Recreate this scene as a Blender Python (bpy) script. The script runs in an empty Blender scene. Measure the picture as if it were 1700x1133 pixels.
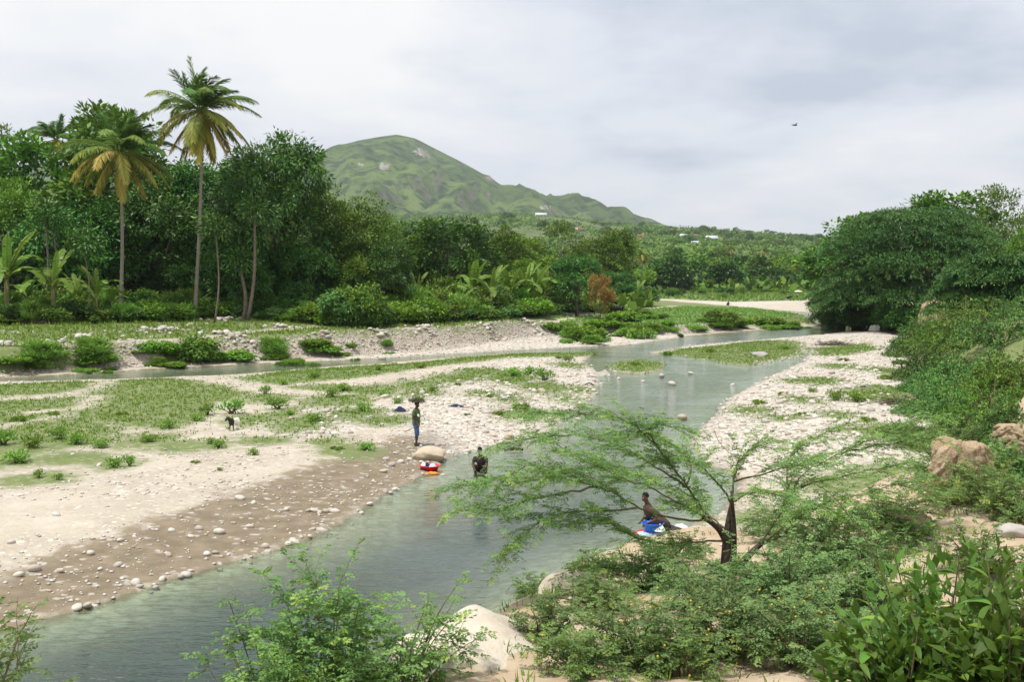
import bpy, math, random
import numpy as np
from mathutils import Vector, Matrix
R = math.radians
SC = bpy.context.scene
COL = SC.collection

# ------------------------------------------------------------------ camera, sky, sun, exposure
CAMZ = 6.8
FPX = 1823.0                                   # focal length in photo pixels (photo 1700 x 1133)
PITCH = math.atan(108.5 / FPX)
cam_d = bpy.data.cameras.new('camera'); cam = bpy.data.objects.new('camera', cam_d); COL.objects.link(cam)
cam.location = (0, 0, CAMZ); cam.rotation_euler = (R(90) - PITCH, 0, 0)
cam_d.sensor_width = 36.0; cam_d.lens = 36.0 * FPX / 1700.0
cam_d.clip_start = 0.05; cam_d.clip_end = 20000
SC.camera = cam
SUN_EL, SUN_AZ = 70.0, 232.0                   # azimuth clockwise from +Y: high, from the left and a little behind the camera
world = bpy.data.worlds.new('World'); SC.world = world; world.use_nodes = True
SUN = bpy.data.lights.new('sun', 'SUN'); SUN.energy = 4.1; SUN.angle = R(4.0); SUN.color = (1.0, 0.955, 0.88)
sun_o = bpy.data.objects.new('sun', SUN); COL.objects.link(sun_o)
_s = Vector((math.sin(R(SUN_AZ)) * math.cos(R(SUN_EL)), math.cos(R(SUN_AZ)) * math.cos(R(SUN_EL)), math.sin(R(SUN_EL))))
sun_o.rotation_euler = _s.to_track_quat('Z', 'Y').to_euler(); sun_o.location = (0, -20, 60)
SC.view_settings.view_transform = 'Standard'; SC.view_settings.look = 'None'
SC.view_settings.gamma = 1.0; SC.view_settings.use_curve_mapping = False
SC.view_settings.exposure = 0.1
SC.render.engine = 'CYCLES'
SC.cycles.use_denoising = True
SC.cycles.max_bounces = 6; SC.cycles.diffuse_bounces = 3; SC.cycles.glossy_bounces = 2
SC.cycles.transmission_bounces = 3; SC.cycles.transparent_max_bounces = 8; SC.cycles.volume_bounces = 0
SC.cycles.caustics_reflective = False; SC.cycles.caustics_refractive = False

# ------------------------------------------------------------------ small node language
def V3(v): return tuple(v) + ((1.0,) if len(v) == 3 else ())
class G:
    def __init__(s, nt): s.nt = nt
    def put(s, sock, v):
        if v is None: return
        if isinstance(v, bpy.types.NodeSocket): s.nt.links.new(v, sock)
        elif isinstance(v, bpy.types.Node): s.nt.links.new(v.outputs[0], sock)
        elif isinstance(v, (tuple, list)) and sock.type == 'RGBA': sock.default_value = V3(v)
        else: sock.default_value = v
    def node(s, t, props=None, **ins):
        n = s.nt.nodes.new(t)
        for k, v in (props or {}).items(): setattr(n, k, v)
        for k, v in ins.items():
            key = int(k[1:]) if k[0] == 'i' and k[1:].isdigit() else k.replace('_', ' ')
            s.put(n.inputs[key], v)
        return n
    def math(s, op, a, b=None, c=None, clamp=False):
        n = s.nt.nodes.new('ShaderNodeMath'); n.operation = op; n.use_clamp = clamp
        s.put(n.inputs[0], a); s.put(n.inputs[1], b); s.put(n.inputs[2], c); return n.outputs[0]
    def mix(s, f, a, b, mode='MIX'):
        n = s.nt.nodes.new('ShaderNodeMix'); n.data_type = 'RGBA'; n.blend_type = mode
        s.put(n.inputs[0], f); s.put(n.inputs[6], a); s.put(n.inputs[7], b); return n.outputs[2]
    def noise(s, vec, scale, detail=4, rough=0.55):
        return s.node('ShaderNodeTexNoise', None, Vector=vec, Scale=scale, Detail=detail, Roughness=rough).outputs['Fac']
    def ramp(s, f, stops):
        n = s.nt.nodes.new('ShaderNodeValToRGB'); s.put(n.inputs[0], f); e = n.color_ramp.elements
        while len(e) < len(stops): e.new(0.5)
        for k, (p, c) in enumerate(stops): e[k].position = p; e[k].color = V3(c)
        return n.outputs[0]
    def smooth(s, v, a, b, lo=0.0, hi=1.0):
        n = s.nt.nodes.new('ShaderNodeMapRange'); n.interpolation_type = 'SMOOTHSTEP'
        s.put(n.inputs[0], v)
        for k, x in zip((1, 2, 3, 4), (a, b, lo, hi)): s.put(n.inputs[k], x)
        return n.outputs[0]
    def attr(s, name): return s.node('ShaderNodeAttribute', {'attribute_name': name}).outputs['Fac']
def new_mat(name):
    m = bpy.data.materials.new(name); m.use_nodes = True
    nt = m.node_tree; nt.nodes.clear(); g = G(nt)
    g.out = nt.nodes.new('ShaderNodeOutputMaterial'); return m, g

# the sky: a bright broken overcast over a clear Nishita sky
def make_world():
    nt = world.node_tree; nt.nodes.clear(); g = G(nt)
    out = nt.nodes.new('ShaderNodeOutputWorld'); bg = nt.nodes.new('ShaderNodeBackground')
    sky = nt.nodes.new('ShaderNodeTexSky'); sky.sky_type = 'NISHITA'; sky.sun_disc = False
    sky.sun_elevation = R(SUN_EL); sky.sun_rotation = R(SUN_AZ); sky.air_density = 1.0; sky.dust_density = 2.0
    tc = nt.nodes.new('ShaderNodeTexCoord')
    sep = g.node('ShaderNodeSeparateXYZ', None, i0=tc.outputs['Generated'])
    zz = g.math('ADD', g.math('MAXIMUM', sep.outputs[2], 0.0), 0.16)
    px = g.math('DIVIDE', sep.outputs[0], zz); py = g.math('DIVIDE', sep.outputs[1], zz)
    v = g.node('ShaderNodeCombineXYZ', None, X=px, Y=py, Z=0.0).outputs[0]
    big = g.node('ShaderNodeMapping', None, Vector=v, Location=(2.5, 0.9, 0.0), Scale=(0.42, 0.34, 1)).outputs[0]
    n1 = g.noise(big, 1.0, 5, 0.5)
    fine = g.node('ShaderNodeMapping', None, Vector=v, Location=(7.1, 3.3, 0.0), Scale=(0.9, 0.75, 1)).outputs[0]
    n2 = g.noise(fine, 1.6, 7, 0.55)
    d = g.math('ADD', g.math('MULTIPLY', n1, 0.7), g.math('MULTIPLY', n2, 0.3))
    cloud = g.ramp(d, [(0.40, (5.7, 6.3, 7.3)), (0.46, (7.6, 7.95, 8.7)), (0.52, (8.6, 8.8, 9.2)), (0.58, (9.8, 9.75, 9.6))])
    cover = g.smooth(n2, 0.25, 0.5, 0.84, 0.95)
    mixed = g.mix(cover, sky.outputs[0], cloud)
    g.put(bg.inputs[0], mixed); bg.inputs[1].default_value = 0.1
    nt.links.new(bg.outputs[0], out.inputs[0])
make_world()

# ------------------------------------------------------------------ pixel <-> world (used once, to measure the place off the photograph)
_cp, _sp = math.cos(PITCH), math.sin(PITCH)
def ray(px, py):
    a = (px - 850.0) / FPX; b = (566.5 - py) / FPX
    return a, _cp + b * _sp, -_sp + b * _cp
def at_z(px, py, z=0.0):
    x, y, k = ray(px, py); t = (z - CAMZ) / k; return (x * t, y * t, z)
def at_y(px, py, Y):
    x, y, k = ray(px, py); t = Y / y; return (x * t, Y, CAMZ + k * t)
def to_px(x, y, z):
    z = z - CAMZ; d = y * _cp - z * _sp; u = y * _sp + z * _cp
    return 850 + FPX * x / d, 566.5 - FPX * u / d
def Wp(pts): return [at_z(a, b)[:2] for a, b in pts]

# ------------------------------------------------------------------ noise and polygon distance in numpy
def _hash(ix, iy, s):
    h = (ix.astype(np.int64) * 374761393 + iy.astype(np.int64) * 668265263 + s * 1442695041) & 0x7fffffff
    h = ((h ^ (h >> 13)) * 1274126177) & 0x7fffffff
    return ((h ^ (h >> 16)) & 0xffff) / 65535.0
def vnoise(x, y, s=0):
    ix = np.floor(x); iy = np.floor(y); fx = x - ix; fy = y - iy
    fx = fx * fx * (3 - 2 * fx); fy = fy * fy * (3 - 2 * fy)
    a = _hash(ix, iy, s); b = _hash(ix + 1, iy, s); c = _hash(ix, iy + 1, s); d = _hash(ix + 1, iy + 1, s)
    return (a * (1 - fx) + b * fx) * (1 - fy) + (c * (1 - fx) + d * fx) * fy
def fbm(x, y, o=4, s=0, g=0.5):
    r = 0; a = 1; t = 0
    for k in range(o):
        r = r + a * vnoise(x * 2 ** k + 17.3 * k, y * 2 ** k - 9.1 * k, s + k); t += a; a *= g
    return r / t - 0.5
def sstep(v, a, b):
    t = np.clip((v - a) / (b - a), 0, 1); return t * t * (3 - 2 * t)
def sd_poly(x, y, poly):                       # > 0 inside
    d2 = np.full(x.shape, 1e18); ins = np.zeros(x.shape, bool); n = len(poly)
    for i in range(n):
        x0, y0 = poly[i]; x1, y1 = poly[(i + 1) % n]
        ex, ey = x1 - x0, y1 - y0; L = ex * ex + ey * ey
        if L < 1e-12: continue
        t = np.clip(((x - x0) * ex + (y - y0) * ey) / L, 0, 1)
        d2 = np.minimum(d2, (x - x0 - t * ex) ** 2 + (y - y0 - t * ey) ** 2)
        if y0 != y1:
            c = ((y0 > y) != (y1 > y)) & (x < (x1 - x0) * (y - y0) / (y1 - y0) + x0); ins ^= c
    d = np.sqrt(d2); return np.where(ins, d, -d)
def sd_union(x, y, polys):
    r = np.full(x.shape, -1e9)
    for p in polys: r = np.maximum(r, sd_poly(x, y, p))
    return r
def sd_blobs(x, y, blobs):                     # soft round patches: (px, py, half width px, half depth px)
    r = np.full(x.shape, -1e9)
    for (a, b, wa, wb) in blobs:
        cx, cy, _ = at_z(a, b, 0.3); rx = wa * cy / FPX
        ry = abs(at_z(a, b - wb, 0.3)[1] - at_z(a, b + wb, 0.3)[1]) / 2
        q = np.sqrt(((x - cx) / rx) ** 2 + ((y - cy) / ry) ** 2)
        r = np.maximum(r, (1 - q) * min(rx, ry))
    return r
def sd_line(x, y, pts, w):
    d2 = np.full(x.shape, 1e18)
    for (x0, y0), (x1, y1) in zip(pts[:-1], pts[1:]):
        ex, ey = x1 - x0, y1 - y0; L = ex * ex + ey * ey
        t = np.clip(((x - x0) * ex + (y - y0) * ey) / L, 0, 1)
        d2 = np.minimum(d2, (x - x0 - t * ex) ** 2 + (y - y0 - t * ey) ** 2)
    return w - np.sqrt(d2)

# ------------------------------------------------------------------ the plan of the place
SHORE_L = [(130, 1015), (250, 975), (330, 950), (420, 925), (500, 900), (560, 873), (640, 822), (700, 790), (728, 772)]
RIVER = [(-30, -15), (-22, 5), (-13.5, 15.5)] + Wp([(-150, 1085), (0, 1047)] + SHORE_L +
    [(760, 753), (850, 737), (905, 722), (945, 690), (985, 660), (995, 632), (985, 612), (968, 600), (985, 588), (1000, 577),
     (1060, 571), (1130, 560), (1200, 553), (1300, 546), (1370, 540.5), (1345, 533), (1310, 527), (1240, 517.5), (1150, 509), (1090, 504),
     (1090, 501), (1150, 503.5), (1230, 511), (1330, 518), (1400, 528), (1450, 538), (1512, 546), (1500, 552),
     (1440, 572), (1345, 582), (1335, 600), (1250, 640), (1205, 665), (1190, 690), (1160, 715), (1140, 740), (1180, 770), (1230, 800),
     (1200, 850), (1130, 880), (1100, 893), (1020, 912), (950, 948), (900, 990), (830, 1018)]) + \
    [(-0.7, 20.2), (-1.7, 16.5), (-2.5, 13), (-3.1, 10), (-4.2, 6), (-6.2, 0), (-12, -15)]
SIDE = Wp([(0, 635), (-400, 655), (-400, 643), (0, 629), (200, 617), (270, 612), (400, 606), (560, 599), (640, 594), (740, 588.5), (850, 582),
           (960, 576.5), (1010, 573), (1010, 586), (960, 587), (850, 588), (740, 595), (620, 605), (560, 608.5), (400, 622), (270, 627.5), (200, 630)])
BARS = [Wp([(1078, 586), (1150, 574), (1250, 566), (1350, 557), (1420, 550), (1512, 551), (1530, 560), (1530, 580), (1400, 578), (1345, 577), (1330, 592), (1290, 600),
            (1235, 608), (1200, 603), (1130, 592)]),
        Wp([(1008, 611), (1030, 601), (1065, 598), (1103, 603), (1100, 614), (1060, 622), (1025, 619)]),
        Wp([(985, 622), (1008, 614), (1012, 621), (995, 626)])]
TERR = Wp([(-900, 690), (-300, 648), (0, 630), (200, 616), (400, 605), (560, 597.5), (740, 584), (905, 564), (930, 563), (1000, 561.5), (1135, 557),
           (1240, 548), (1330, 541), (1365, 538.5), (1335, 531), (1300, 526), (1240, 517), (1150, 508.5), (1085, 503.5)]) + [(40, 330), (40, 420), (-500, 420), (-500, 40)]
BANK = [(-17, -30), (-6.2, 0), (-4.2, 6), (-3.05, 10), (-2.4, 13), (-1.6, 16.5), (-0.6, 20.2)] + Wp([(832, 1015), (900, 986), (955, 945), (1020, 915), (1110, 905), (1260, 885), (1400, 862),
        (1535, 832), (1556, 760), (1545, 700), (1535, 640), (1535, 600), (1528, 572), (1512, 548), (1450, 537), (1400, 527), (1340, 516), (1340, 500), (1375, 490)]) + [(120, 420), (600, 420), (600, -30)]
BANK_Z = np.array([(0, 0, 4.9), (0, 5, 4.2), (-5, 5, 3.4), (-0.4, 10.5, 2.7), (-3.4, 11, 2.2), (2, 13, 2.35), (3.4, 17.4, 1.95), (1.5, 20, 1.0), (4.5, 23.5, 0.9), (5.5, 28, 0.25),
    (8, 25, 0.8), (6, 14, 2.9), (8, 18, 2.5), (10.5, 25, 1.9), (12.2, 31.5, 0.9), (13.5, 27, 2.9), (9, 12, 3.6), (12, 18, 3.7), (15, 34, 3.4), (19, 45, 3.4), (18, 27, 4.5), (30, 45, 5.2),
    (24, 60, 2.3), (40, 80, 3.8), (45, 110, 2.6), (30, 20, 5.8), (20, 10, 5.8), (60, 120, 3.6), (60, 60, 6.5), (55, 160, 2.6), (80, 220, 3), (60, 300, 2.2), (-8, 2, 3)])
SKYL = np.array([(-3000, 395), (-800, 380), (400, 370), (650, 358), (800, 355), (860, 353), (960, 362), (1000, 368), (1080, 373), (1200, 380), (1300, 387), (1380, 389), (1700, 395), (4000, 400)], float)
GRASS = [Wp(p) for p in (
    [(120, 700), (150, 662), (185, 641), (260, 634), (345, 640), (418, 657), (408, 669), (345, 684), (330, 708), (285, 728), (225, 722), (150, 712)],
    [(-60, 655), (0, 650), (100, 641), (152, 641), (150, 657), (60, 668), (-60, 676)],
    [(-60, 690), (0, 680), (135, 672), (120, 690), (50, 712), (-60, 724)],
    [(-60, 745), (0, 728), (60, 716), (150, 705), (192, 722), (185, 748), (80, 770), (20, 792), (-60, 805)],
    [(395, 634), (470, 618), (560, 614), (700, 607), (760, 597), (860, 589), (985, 582), (998, 590), (900, 597), (830, 603), (700, 619), (600, 637), (480, 648), (410, 645)],
    [(1012, 610), (1032, 602), (1065, 599), (1100, 604), (1097, 613), (1060, 620), (1027, 617)],
    [(1085, 590), (1130, 581), (1200, 577), (1260, 568), (1330, 573), (1326, 590), (1290, 598), (1237, 607), (1180, 600), (1130, 592)],
    [(1352, 578), (1440, 574), (1452, 588), (1400, 594), (1356, 592)],
    [(1400, 668), (1440, 650), (1505, 655), (1530, 676), (1430, 679)])]
GBLOB = [(450, 662, 40, 8), (560, 668, 50, 9), (640, 700, 40, 7), (420, 700, 40, 8), (300, 745, 50, 8), (120, 765, 60, 10), (60, 800, 50, 10), (520, 650, 60, 8), (760, 630, 45, 7), (700, 640, 40, 7), (440, 735, 40, 6), (1350, 630, 40, 7), (1450, 655, 40, 8), (800, 620, 40, 6), (850, 628, 42, 10), (905, 640, 40, 9), (868, 682, 34, 8), (845, 660, 22, 5), (580, 746, 44, 9), (505, 705, 45, 13), (470, 690, 22, 8), (590, 690, 45, 9), (620, 650, 40, 8),
    (960, 640, 18, 4), (1330, 662, 18, 5), (1300, 690, 25, 4), (1250, 675, 30, 6), (1390, 690, 20, 5), (1480, 620, 30, 8), (700, 655, 26, 6), (240, 735, 40, 10), (355, 742, 25, 6), (185, 775, 30, 7),
    (1390, 606, 22, 5), (940, 655, 16, 4), (1470, 720, 60, 12), (1420, 800, 80, 16), (1330, 850, 100, 18), (1500, 790, 40, 14), (540, 735, 20, 5), (800, 655, 20, 4), (945, 602, 22, 4)]
WET = Wp([(-150, 1085), (0, 1047)] + SHORE_L + [(765, 748), (755, 732), (715, 727), (655, 736), (560, 772), (470, 802), (330, 852), (200, 900), (60, 945), (-20, 985), (-150, 1030)])
GRAVEL = [Wp(p) for p in (
    [(610, 690), (700, 660), (760, 620), (850, 602), (985, 596), (1010, 620), (1000, 650), (945, 705), (860, 748), (760, 758), (700, 730), (640, 715)],
    [(430, 725), (520, 690), (640, 690), (660, 712), (560, 740), (460, 745)],
    [(1140, 760), (1180, 690), (1240, 640), (1335, 598), (1400, 575), (1540, 575), (1560, 760), (1300, 800)],
    [(1070, 592), (1150, 572), (1250, 565), (1350, 555), (1530, 548), (1540, 590), (1300, 610)],
    [(540, 600), (740, 578), (920, 561), (1140, 556), (1110, 568), (960, 579), (740, 591)],
    [(-60, 642), (60, 636), (130, 638), (120, 646), (-60, 654)],
    [(1390, 545), (1480, 538), (1515, 552), (1400, 552)],
    [(1140, 503), (1230, 497), (1330, 494), (1345, 503), (1240, 512)])]
PATHS = [([at_z(a, b, 1.8)[:2] for a, b in [(940, 525), (985, 519), (1040, 511), (1090, 506), (1120, 503)]], 1.6),
         ([at_z(a, b, 1.9)[:2] for a, b in [(-60, 572), (120, 571), (230, 566), (320, 562), (400, 556), (520, 550), (700, 548), (870, 540), (950, 526)]], 0.7)]
SANDLINES = [(Wp([(125, 665), (165, 655), (190, 635), (260, 630), (420, 633)]), 0.9), (Wp([(0, 672), (100, 668), (160, 670), (140, 690), (40, 700)]), 0.8),
             (Wp([(300, 632), (380, 645), (440, 658), (520, 665)]), 1.6)]

def bank_height(x, y):
    w = 0; s = 0
    for bx, by, bz in BANK_Z:
        k = 1.0 / ((x - bx) ** 2 + (y - by) ** 2 + 1.5) ** 1.6; w = w + k; s = s + k * bz
    return s / w
def terrain(x, y, masks=False):
    x = np.asarray(x, float); y = np.asarray(y, float)
    wob = fbm(x * 0.5, y * 0.5, 3, 11) * 1.0 * np.clip(np.hypot(x, y) / 60, 0.35, 1.4)
    sr = sd_poly(x, y, RIVER); ss = sd_poly(x, y, SIDE); sb = sd_union(x, y, BARS)
    w = np.maximum(sr, ss); w = np.minimum(w, -sb) + wob * 0.35
    land = -w
    flood = 0.04 + 0.34 * sstep(land, 0, 7) + 0.10 * fbm(x * 0.35, y * 0.35, 3, 3) * sstep(land, 0.3, 3) + 0.05 * fbm(x * 1.7, y * 1.7, 2, 5)
    near = sstep(y, 40, 20)
    bed = -0.05 - np.minimum(w * (0.07 + 0.12 * near), 0.17 + 0.75 * near) + 0.06 * fbm(x * 0.9, y * 0.9, 3, 8)
    z = np.where(w > 0, np.minimum(bed, -0.01), np.maximum(flood, 0.005 + 0.04 * np.minimum(land, 1)))
    far = sstep(y, 230, 320); z = z + far * sstep(land, 0, 30) * 1.0
    st = sd_poly(x, y, TERR) - 0.5 - 1.1 * sstep(x / np.maximum(y, 1), -0.05, -0.15) + wob * 0.7 + 0.25 * fbm(x * 1.5, y * 1.5, 2, 21)
    right = sstep(x / np.maximum(y, 1), -0.02, 0.12)
    tz = 1.75 + 0.35 * sstep(y, 70, 95) * (1 - right) - 0.75 * right + 0.060 * np.clip(st - 3, 0, 22) * (1 - 0.75 * right) + 0.012 * np.clip(st - 25, 0, 80) + 0.35 * fbm(x * 0.15, y * 0.15, 3, 31)
    soft = 1.3 + 1.2 * vnoise(x * 0.12, y * 0.12, 41)
    tt = np.clip(st / soft, 0, 1) ** 0.8; tt = tt * tt * (3 - 2 * tt)
    z = z + tt * (tz - np.maximum(z, 0)) * (st > 0)
    sk = sd_poly(x, y, BANK) + wob * 0.4
    bz = bank_height(x, y) + 0.35 * fbm(x * 0.45, y * 0.45, 4, 51) + 0.12 * fbm(x * 1.9, y * 1.9, 3, 52)
    kk = np.clip(sk / (1.2 + 1.4 * vnoise(x * 0.3, y * 0.3, 61) + 4.5 * sstep(y, 30, 42) * sstep(y, 120, 95)), 0, 1); kk = kk * kk * (3 - 2 * kk)
    z = z + kk * (bz - np.maximum(z, 0)) * (sk > 0)
    # the valley floor climbs to the farmed hillside
    u = 850 + FPX * x / np.maximum(y, 50)
    e = (458 - np.interp(u, SKYL[:, 0], SKYL[:, 1] + 1)) / FPX
    s = np.clip((y - 380) / 1250.0, 0, 1)
    hill = (e * 1630 + 4) * (0.65 * s ** 1.35 + 0.35 * s) + (7 * fbm(x / 160, y / 160, 4, 71) + 3 * fbm(x / 40, y / 40, 3, 72)) * sstep(s, 0, 0.2) * (1 - 0.6 * s)
    back = sstep(y, 1700, 2600)
    z = z + np.where(y > 380, hill, 0) * (1 - back)
    if not masks: return z
    gr = np.maximum(sd_union(x, y, GRASS), sd_blobs(x, y, GBLOB)); grav = sd_union(x, y, GRAVEL)
    bars = sd_union(x, y, [BARS[0], BARS[1]])
    tg = np.where(st > 0, (st - soft * 0.75) * 1.2, -9.0)
    ck = fbm(x * 0.12, y * 0.12, 3, 91)
    face = np.clip(np.minimum(st, soft * 1.05 - st) * 3, -3, 3)
    lush = (fbm(x * 0.09 + 3, y * 0.02, 2, 95) > 0.02)           # overgrown stretches of the cut bank
    tg = np.where((st > 0) & (st < soft) & lush, 1.0, tg)
    grav = np.maximum(grav, np.where(lush, -3, face))
    grass = np.maximum(gr, tg)
    for pts, wd in PATHS:
        l = sd_line(x, y, pts, wd) + 0.5 * fbm(x * 0.5, y * 0.5, 2, 97); grass = np.where(l > -1, np.minimum(grass, -l * 1.5), grass)
    for pts, wd in SANDLINES:
        l = sd_line(x, y, pts, wd); grass = np.where(l > -1, np.minimum(grass, -l), grass)
    clay = np.where(sk > 0, sk * 1.5, -3.0)
    bg = np.where(sk > 0, fbm(x * 0.25, y * 0.25, 3, 99) * 6 + np.where(y > 34, 1.2, -2.2), -9)
    grass = np.where(sk > 0, bg, grass)
    farg = np.where((y > 268) & (st < 0) & (sk < 0), 6 * fbm(x * 0.05, y * 0.05, 3, 98) + 2.2 - 6 * sstep(land, 14, 2), -9)
    grass = np.maximum(grass, farg); grass = np.where(y > 330, 3.0, grass); grav = np.where(y > 330, -3, grav)
    wet = np.maximum(sd_poly(x, y, WET), w + 0.25)
    return z, dict(grass=np.clip(grass, -3, 3), gravel=np.clip(grav, -3, 3), wet=np.clip(wet, -3, 3), clay=np.clip(clay, -3, 3), face=np.clip(face, -3, 3), water=w, terr=st, bank=sk)

# ------------------------------------------------------------------ mesh and object helpers
def mesh_from(name, V, faces, attrs=None, smooth=False):
    """V (n,3); faces: list of (m,k) index arrays; attrs: {name: per-vertex float}"""
    me = bpy.data.meshes.new(name); V = np.asarray(V, np.float32)
    faces = [np.asarray(f, np.int32) for f in faces if len(f)]
    nl = sum(f.size for f in faces); nf = sum(len(f) for f in faces)
    me.vertices.add(len(V)); me.vertices.foreach_set('co', V.ravel())
    me.loops.add(nl); me.loops.foreach_set('vertex_index', np.concatenate([f.ravel() for f in faces]))
    me.polygons.add(nf)
    tot = np.concatenate([np.full(len(f), f.shape[1], np.int32) for f in faces])
    me.polygons.foreach_set('loop_start', np.concatenate([[0], np.cumsum(tot)[:-1]]).astype(np.int32))
    me.polygons.foreach_set('loop_total', tot)
    if smooth: me.polygons.foreach_set('use_smooth', np.ones(nf, bool))
    for k, v in (attrs or {}).items():
        a = me.attributes.new(k, 'FLOAT', 'POINT'); a.data.foreach_set('value', np.asarray(v, np.float32))
    me.update(calc_edges=True); return me
class MB:
    """collects shapes into one mesh"""
    def __init__(s): s.V = []; s.F = {3: [], 4: []}; s.T = []; s.M = []; s.n = 0
    def add(s, V, F, t=0.0):
        V = np.asarray(V, float).reshape(-1, 3)
        for f in (F if isinstance(F, list) else [F]):
            f = np.asarray(f, int)
            if len(f): s.F[f.shape[1]].append(f + s.n)
        s.T.append(np.broadcast_to(np.asarray(t, float), (len(V),))); s.V.append(V); s.n += len(V)
    def mesh(s, name, smooth=False):
        V = np.concatenate(s.V); t = np.concatenate(s.T)
        return mesh_from(name, V, [np.concatenate(f) for f in s.F.values() if f], {'t': t}, smooth)
    def tube(s, P, Rd, n=6, t=0.0, cap=True):
        P = np.asarray(P, float); m = len(P); Rd = np.broadcast_to(np.asarray(Rd, float), (m,))
        T = np.gradient(P, axis=0); T /= np.linalg.norm(T, axis=1)[:, None] + 1e-9
        up = np.array([0, 0, 1.0]) if abs(T[0][2]) < 0.9 else np.array([1.0, 0, 0])
        A = np.cross(T, up); A /= np.linalg.norm(A, axis=1)[:, None] + 1e-9; B = np.cross(T, A)
        an = np.linspace(0, 2 * np.pi, n, endpoint=False)
        V = P[:, None] + Rd[:, None, None] * (np.cos(an)[None, :, None] * A[:, None] + np.sin(an)[None, :, None] * B[:, None])
        i = np.arange(m - 1)[:, None] * n; j = np.arange(n)[None]; j2 = (j + 1) % n
        F = np.stack([i + j, i + j2, i + n + j2, i + n + j], -1).reshape(-1, 4)
        Vv = V.reshape(-1, 3); fs = [F]
        if cap:
            Vv = np.vstack([Vv, P[0], P[-1]]); k = m * n; jj = np.arange(n); q = (jj + 1) % n
            fs.append(np.vstack([np.stack([np.full(n, k), q, jj], 1), np.stack([np.full(n, k + 1), (m - 1) * n + jj, (m - 1) * n + q], 1)]))
        s.add(Vv, fs, t)
    def box(s, c, d, rz=0.0, t=0.0):
        x, y, z = np.array(d) / 2; V = np.array([(a * x, b * y, e * z) for e in (-1, 1) for a, b in ((-1, -1), (1, -1), (1, 1), (-1, 1))])
        cr, sr = math.cos(rz), math.sin(rz); V = np.stack([V[:, 0] * cr - V[:, 1] * sr, V[:, 0] * sr + V[:, 1] * cr, V[:, 2]], 1) + np.array(c)
        s.add(V, np.array([(0, 3, 2, 1), (4, 5, 6, 7), (0, 1, 5, 4), (1, 2, 6, 5), (2, 3, 7, 6), (3, 0, 4, 7)]), t)
    def leaves(s, C, D, Nn, L, W, t, belly=0.45, fold=0.12):
        C = np.asarray(C, float); D = D / (np.linalg.norm(D, axis=1)[:, None] + 1e-9)
        S = np.cross(D, Nn); S /= np.linalg.norm(S, axis=1)[:, None] + 1e-9; U = np.cross(S, D)
        L = np.broadcast_to(np.asarray(L, float), (len(C),))[:, None]; W = np.broadcast_to(np.asarray(W, float), (len(C),))[:, None]
        m = C + D * L * belly + U * W * fold
        V = np.stack([C, m + S * W * 0.5, C + D * L - U * L * 0.06, m - S * W * 0.5], 1).reshape(-1, 3)
        s.add(V, np.arange(len(C) * 4).reshape(-1, 4), np.repeat(np.broadcast_to(t, (len(C),)), 4))
def obj(name, me, mat=None, parent=None, loc=None):
    o = bpy.data.objects.new(name, me if not isinstance(me, MB) else me.mesh(name)); COL.objects.link(o)
    if mat is not None and o.data and len(o.data.materials) == 0: o.data.materials.append(mat)
    if parent is not None: o.parent = parent
    if loc is not None: o.location = loc
    return o
def tag(o, label, cat=None, group=None, kind=None):
    if label: o['label'] = label
    if cat: o['category'] = cat
    if group: o['group'] = group
    if kind: o['kind'] = kind
    return o
def thing(name, label, cat, loc=(0, 0, 0), rz=0.0, group=None, scale=None):
    o = bpy.data.objects.new(name, None); COL.objects.link(o); o.location = loc; o.rotation_euler = (0, 0, rz)
    o.empty_display_size = 0.3
    if scale is not None: o.scale = scale if hasattr(scale, '__len__') else (scale,) * 3
    return tag(o, label, cat, group)
# ------------------------------------------------------------------ materials
MAT = {}
def plain(name, col, rough=0.8, var=0.15, scale=6.0, spec=0.3, col2=None, bump=0.0, metal=0.0):
    m, g = new_mat(name); tc = g.node('ShaderNodeTexCoord').outputs['Object']
    n = g.noise(tc, scale, 5, 0.6)
    c2 = col2 or tuple(c * (1 - var) for c in col); c1 = tuple(min(1, c * (1 + var)) for c in col) if not col2 else col
    p = g.node('ShaderNodeBsdfPrincipled', None, Base_Color=g.mix(g.smooth(n, 0.35, 0.65), c2, c1), Roughness=rough, Metallic=metal)
    p.inputs['Specular IOR Level'].default_value = spec
    if bump:
        b = g.node('ShaderNodeBump', None, Strength=bump, Distance=0.05, Height=n); g.put(p.inputs['Normal'], b.outputs[0])
    g.put(g.out.inputs[0], p.outputs[0]); MAT[name] = m; return m
def leafmat(name, stops, trans=0.28, rough=0.55, spec=0.35, obvar=0.25, patch=0.0):
    """stops: ramp over the per-leaf tone t"""
    m, g = new_mat(name); t = g.attr('t')
    oi = g.node('ShaderNodeObjectInfo').outputs['Random']
    c = g.ramp(t, stops)
    hv = g.node('ShaderNodeHueSaturation', None, Hue=g.math('MULTIPLY_ADD', oi, 0.03, 0.485), Saturation=1.0,
                Value=g.math('MULTIPLY_ADD', oi, obvar * 2, 1 - obvar), Fac=1.0, Color=c).outputs[0]
    p = g.node('ShaderNodeBsdfPrincipled', None, Base_Color=hv, Roughness=rough); p.inputs['Specular IOR Level'].default_value = spec * 0.55
    tl = g.node('ShaderNodeBsdfTranslucent', None, Color=g.mix(0.5, hv, (0.18, 0.25, 0.03)))
    mx = g.node('ShaderNodeMixShader', None, i0=trans * (0.5 if name in ('leaf_mango', 'leaf_prosopis', 'leaf_mid', 'leaf_olive', 'leaf_breadfruit', 'leaf_feather') else 0.85), i1=p.outputs[0], i2=tl.outputs[0])
    g.put(g.out.inputs[0], mx.outputs[0]); MAT[name] = m; return m
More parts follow.
